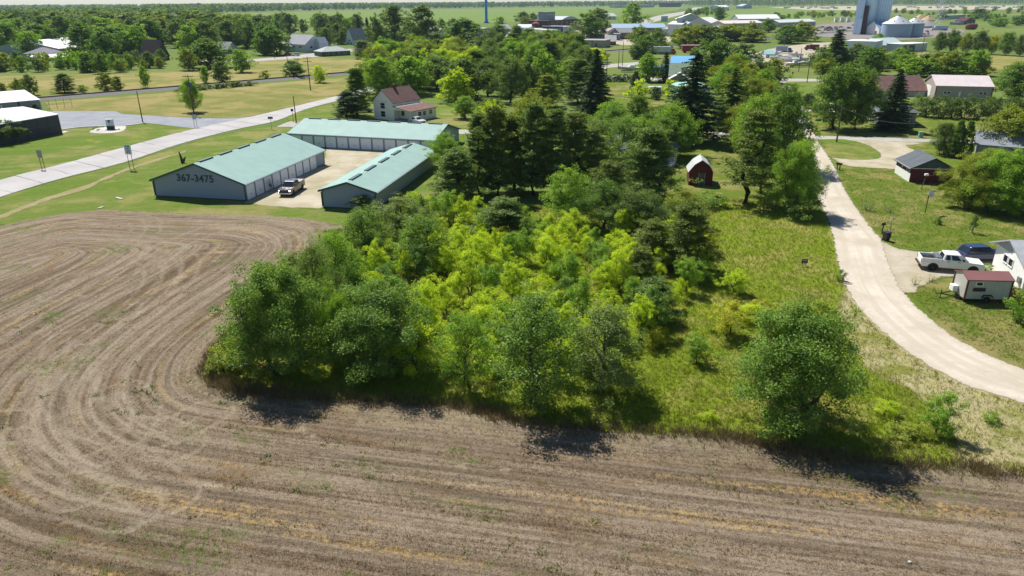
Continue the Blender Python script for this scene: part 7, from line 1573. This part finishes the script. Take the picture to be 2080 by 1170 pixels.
for i, (px, py, lb) in enumerate(((243, 460, 'white stone on the stubble near the top edge'), (1847, 1146, 'white scrap lying on the stubble at the bottom right'), (1934, 956, 'pale stone at the stubble edge near the verge'), (2043, 963, 'pale stone at the right end of the stubble edge'), (1710, 914, 'blue-white scrap in the shade of the solitary elm'), (1760, 783, 'dark stone in the dry verge'))):
    mb = MB(); g2 = np.random.default_rng(i + 40); mb.lathe([(.05, 0), (.1, .03), (.09, .07), (.03, .09)], 8); mb.v = [(x * g2.uniform(.8, 1.3), y * g2.uniform(.7, 1.2), z) for x, y, z in mb.v]
    o = mb.build('stone', ROCK if i != 5 else DARK, smooth=True); o.location = G(px, py) + Vector((0, 0, .1)); tag(o, lb, 'stone')
for (ax, ay, bx, by, lb) in ((200, 424, 210, 421, 'left pale plank lying in the grass by the field'), (236, 402, 248, 405, 'right pale plank lying in the grass by the field')):
    A, B = G(ax, ay), G(bx, by); o = MB().box(0, (B - A).length, -.15, .15, 0, .08).build('plank', flat((0.5, 0.48, 0.42), .8)); o.location = A + Vector((0, 0, .03)); o.rotation_euler = (0, 0, math.atan2((B - A).y, (B - A).x)); tag(o, lb, 'plank')

# ------------------------------------------------------------------ person at the storage doors
def person():
    J = {}; E = []; Rr = {}
    def j(n, p, r, par=None):
        J[n] = p; Rr[n] = r
        if par: E.append((par, n))
    j('pelvis', (0, 0, .95), .14); j('waist', (0, .01, 1.1), .125, 'pelvis'); j('chest', (0, 0, 1.32), .15, 'waist'); j('neck', (0, -.01, 1.5), .06, 'chest'); j('head0', (0, -.02, 1.58), .075, 'neck'); j('head', (0, -.03, 1.67), .10, 'head0'); j('crown', (0, -.02, 1.75), .075, 'head')
    for s, n in ((-1, 'r'), (1, 'l')):
        j('hip' + n, (s * .10, 0, .88), .10, 'pelvis'); j('knee' + n, (s * .12, -.02, .50), .062, 'hip' + n); j('ankle' + n, (s * .13, .02, .10), .042, 'knee' + n); j('toe' + n, (s * .15, -.15, .035), .035, 'ankle' + n)
        j('sh' + n, (s * .19, 0, 1.42), .065, 'chest'); j('el' + n, (s * .25, -.04, 1.15), .046, 'sh' + n); j('wr' + n, (s * .12, -.27, 1.17), .032, 'el' + n); j('palm' + n, (s * .08, -.33, 1.18), .034, 'wr' + n)
        for k in range(4): j('f%d%s' % (k, n), (s * (.05 - .012 * (k % 2)), -.38 + .004 * k, 1.215 - .022 * k), .009, 'palm' + n); j('g%d%s' % (k, n), (s * .02, -.385, 1.21 - .022 * k), .008, 'f%d%s' % (k, n))
        j('th' + n, (s * .06, -.345, 1.225), .010, 'palm' + n)
    names = list(J); m = bpy.data.meshes.new('body'); m.from_pydata([J[n] for n in names], [(names.index(a), names.index(b)) for a, b in E], [])
    o = bpy.data.objects.new('tmp_body', m); COL.objects.link(o); o.modifiers.new('skin', 'SKIN'); sub = o.modifiers.new('sub', 'SUBSURF'); sub.levels = 1
    for i, n in enumerate(names): m.skin_vertices[0].data[i].radius = (Rr[n], Rr[n]); m.skin_vertices[0].data[i].use_root = n == 'pelvis'
    me = bpy.data.meshes.new_from_object(o.evaluated_get(bpy.context.evaluated_depsgraph_get())); bpy.data.objects.remove(o)
    for mt in (flat((0.40, 0.24, 0.17), .6), flat((0.62, 0.64, 0.70), .8), flat((0.015, 0.017, 0.03), .8), flat((0.02, 0.02, 0.02), .8)): me.materials.append(mt)
    for f in me.polygons:
        c = f.center; f.material_index = 1 if (1.0 < c.z < 1.5 and not (c.y < -.06 and abs(c.x) < .3 and c.z < 1.3 and c.y < -.16)) else (2 if .55 < c.z <= 1.0 else (3 if c.z < .09 else 0)); f.use_smooth = True
    return me
p = G(551, 387); hP = height_at(p, 363); e = thing('person', 'person in white shirt and dark shorts holding something at chest height', 'person', p, .35); e.scale = (hP / 1.8,) * 3
bo = link('body', person(), e); mb = MB(); mb.lathe([(.108, 1.66), (.112, 1.72), (.085, 1.79), (.03, 1.815)], 12, (0, -.01)); mb.build('hair', flat((0.02, 0.016, 0.014), .8), bo, smooth=True)
MB().box(-.055, .055, -.03, .03, -.05, .05).build('eyes', BLK, bo).location = (0, -.1, 1.68); bo.children[-1].scale = (.8, .3, .2)
p2 = link('controller_root', None, None); bpy.data.objects.remove(p2)
o = MB().box(-.09, .09, -.03, .03, -.06, .06).build('remote_control', BLK, bevel=.01); o.location = p + Vector((.14, -.36, 1.2 * hP / 1.8)); o.rotation_euler = (0, 0, .35); tag(o, 'small dark device held by the person at the storage doors', 'device')
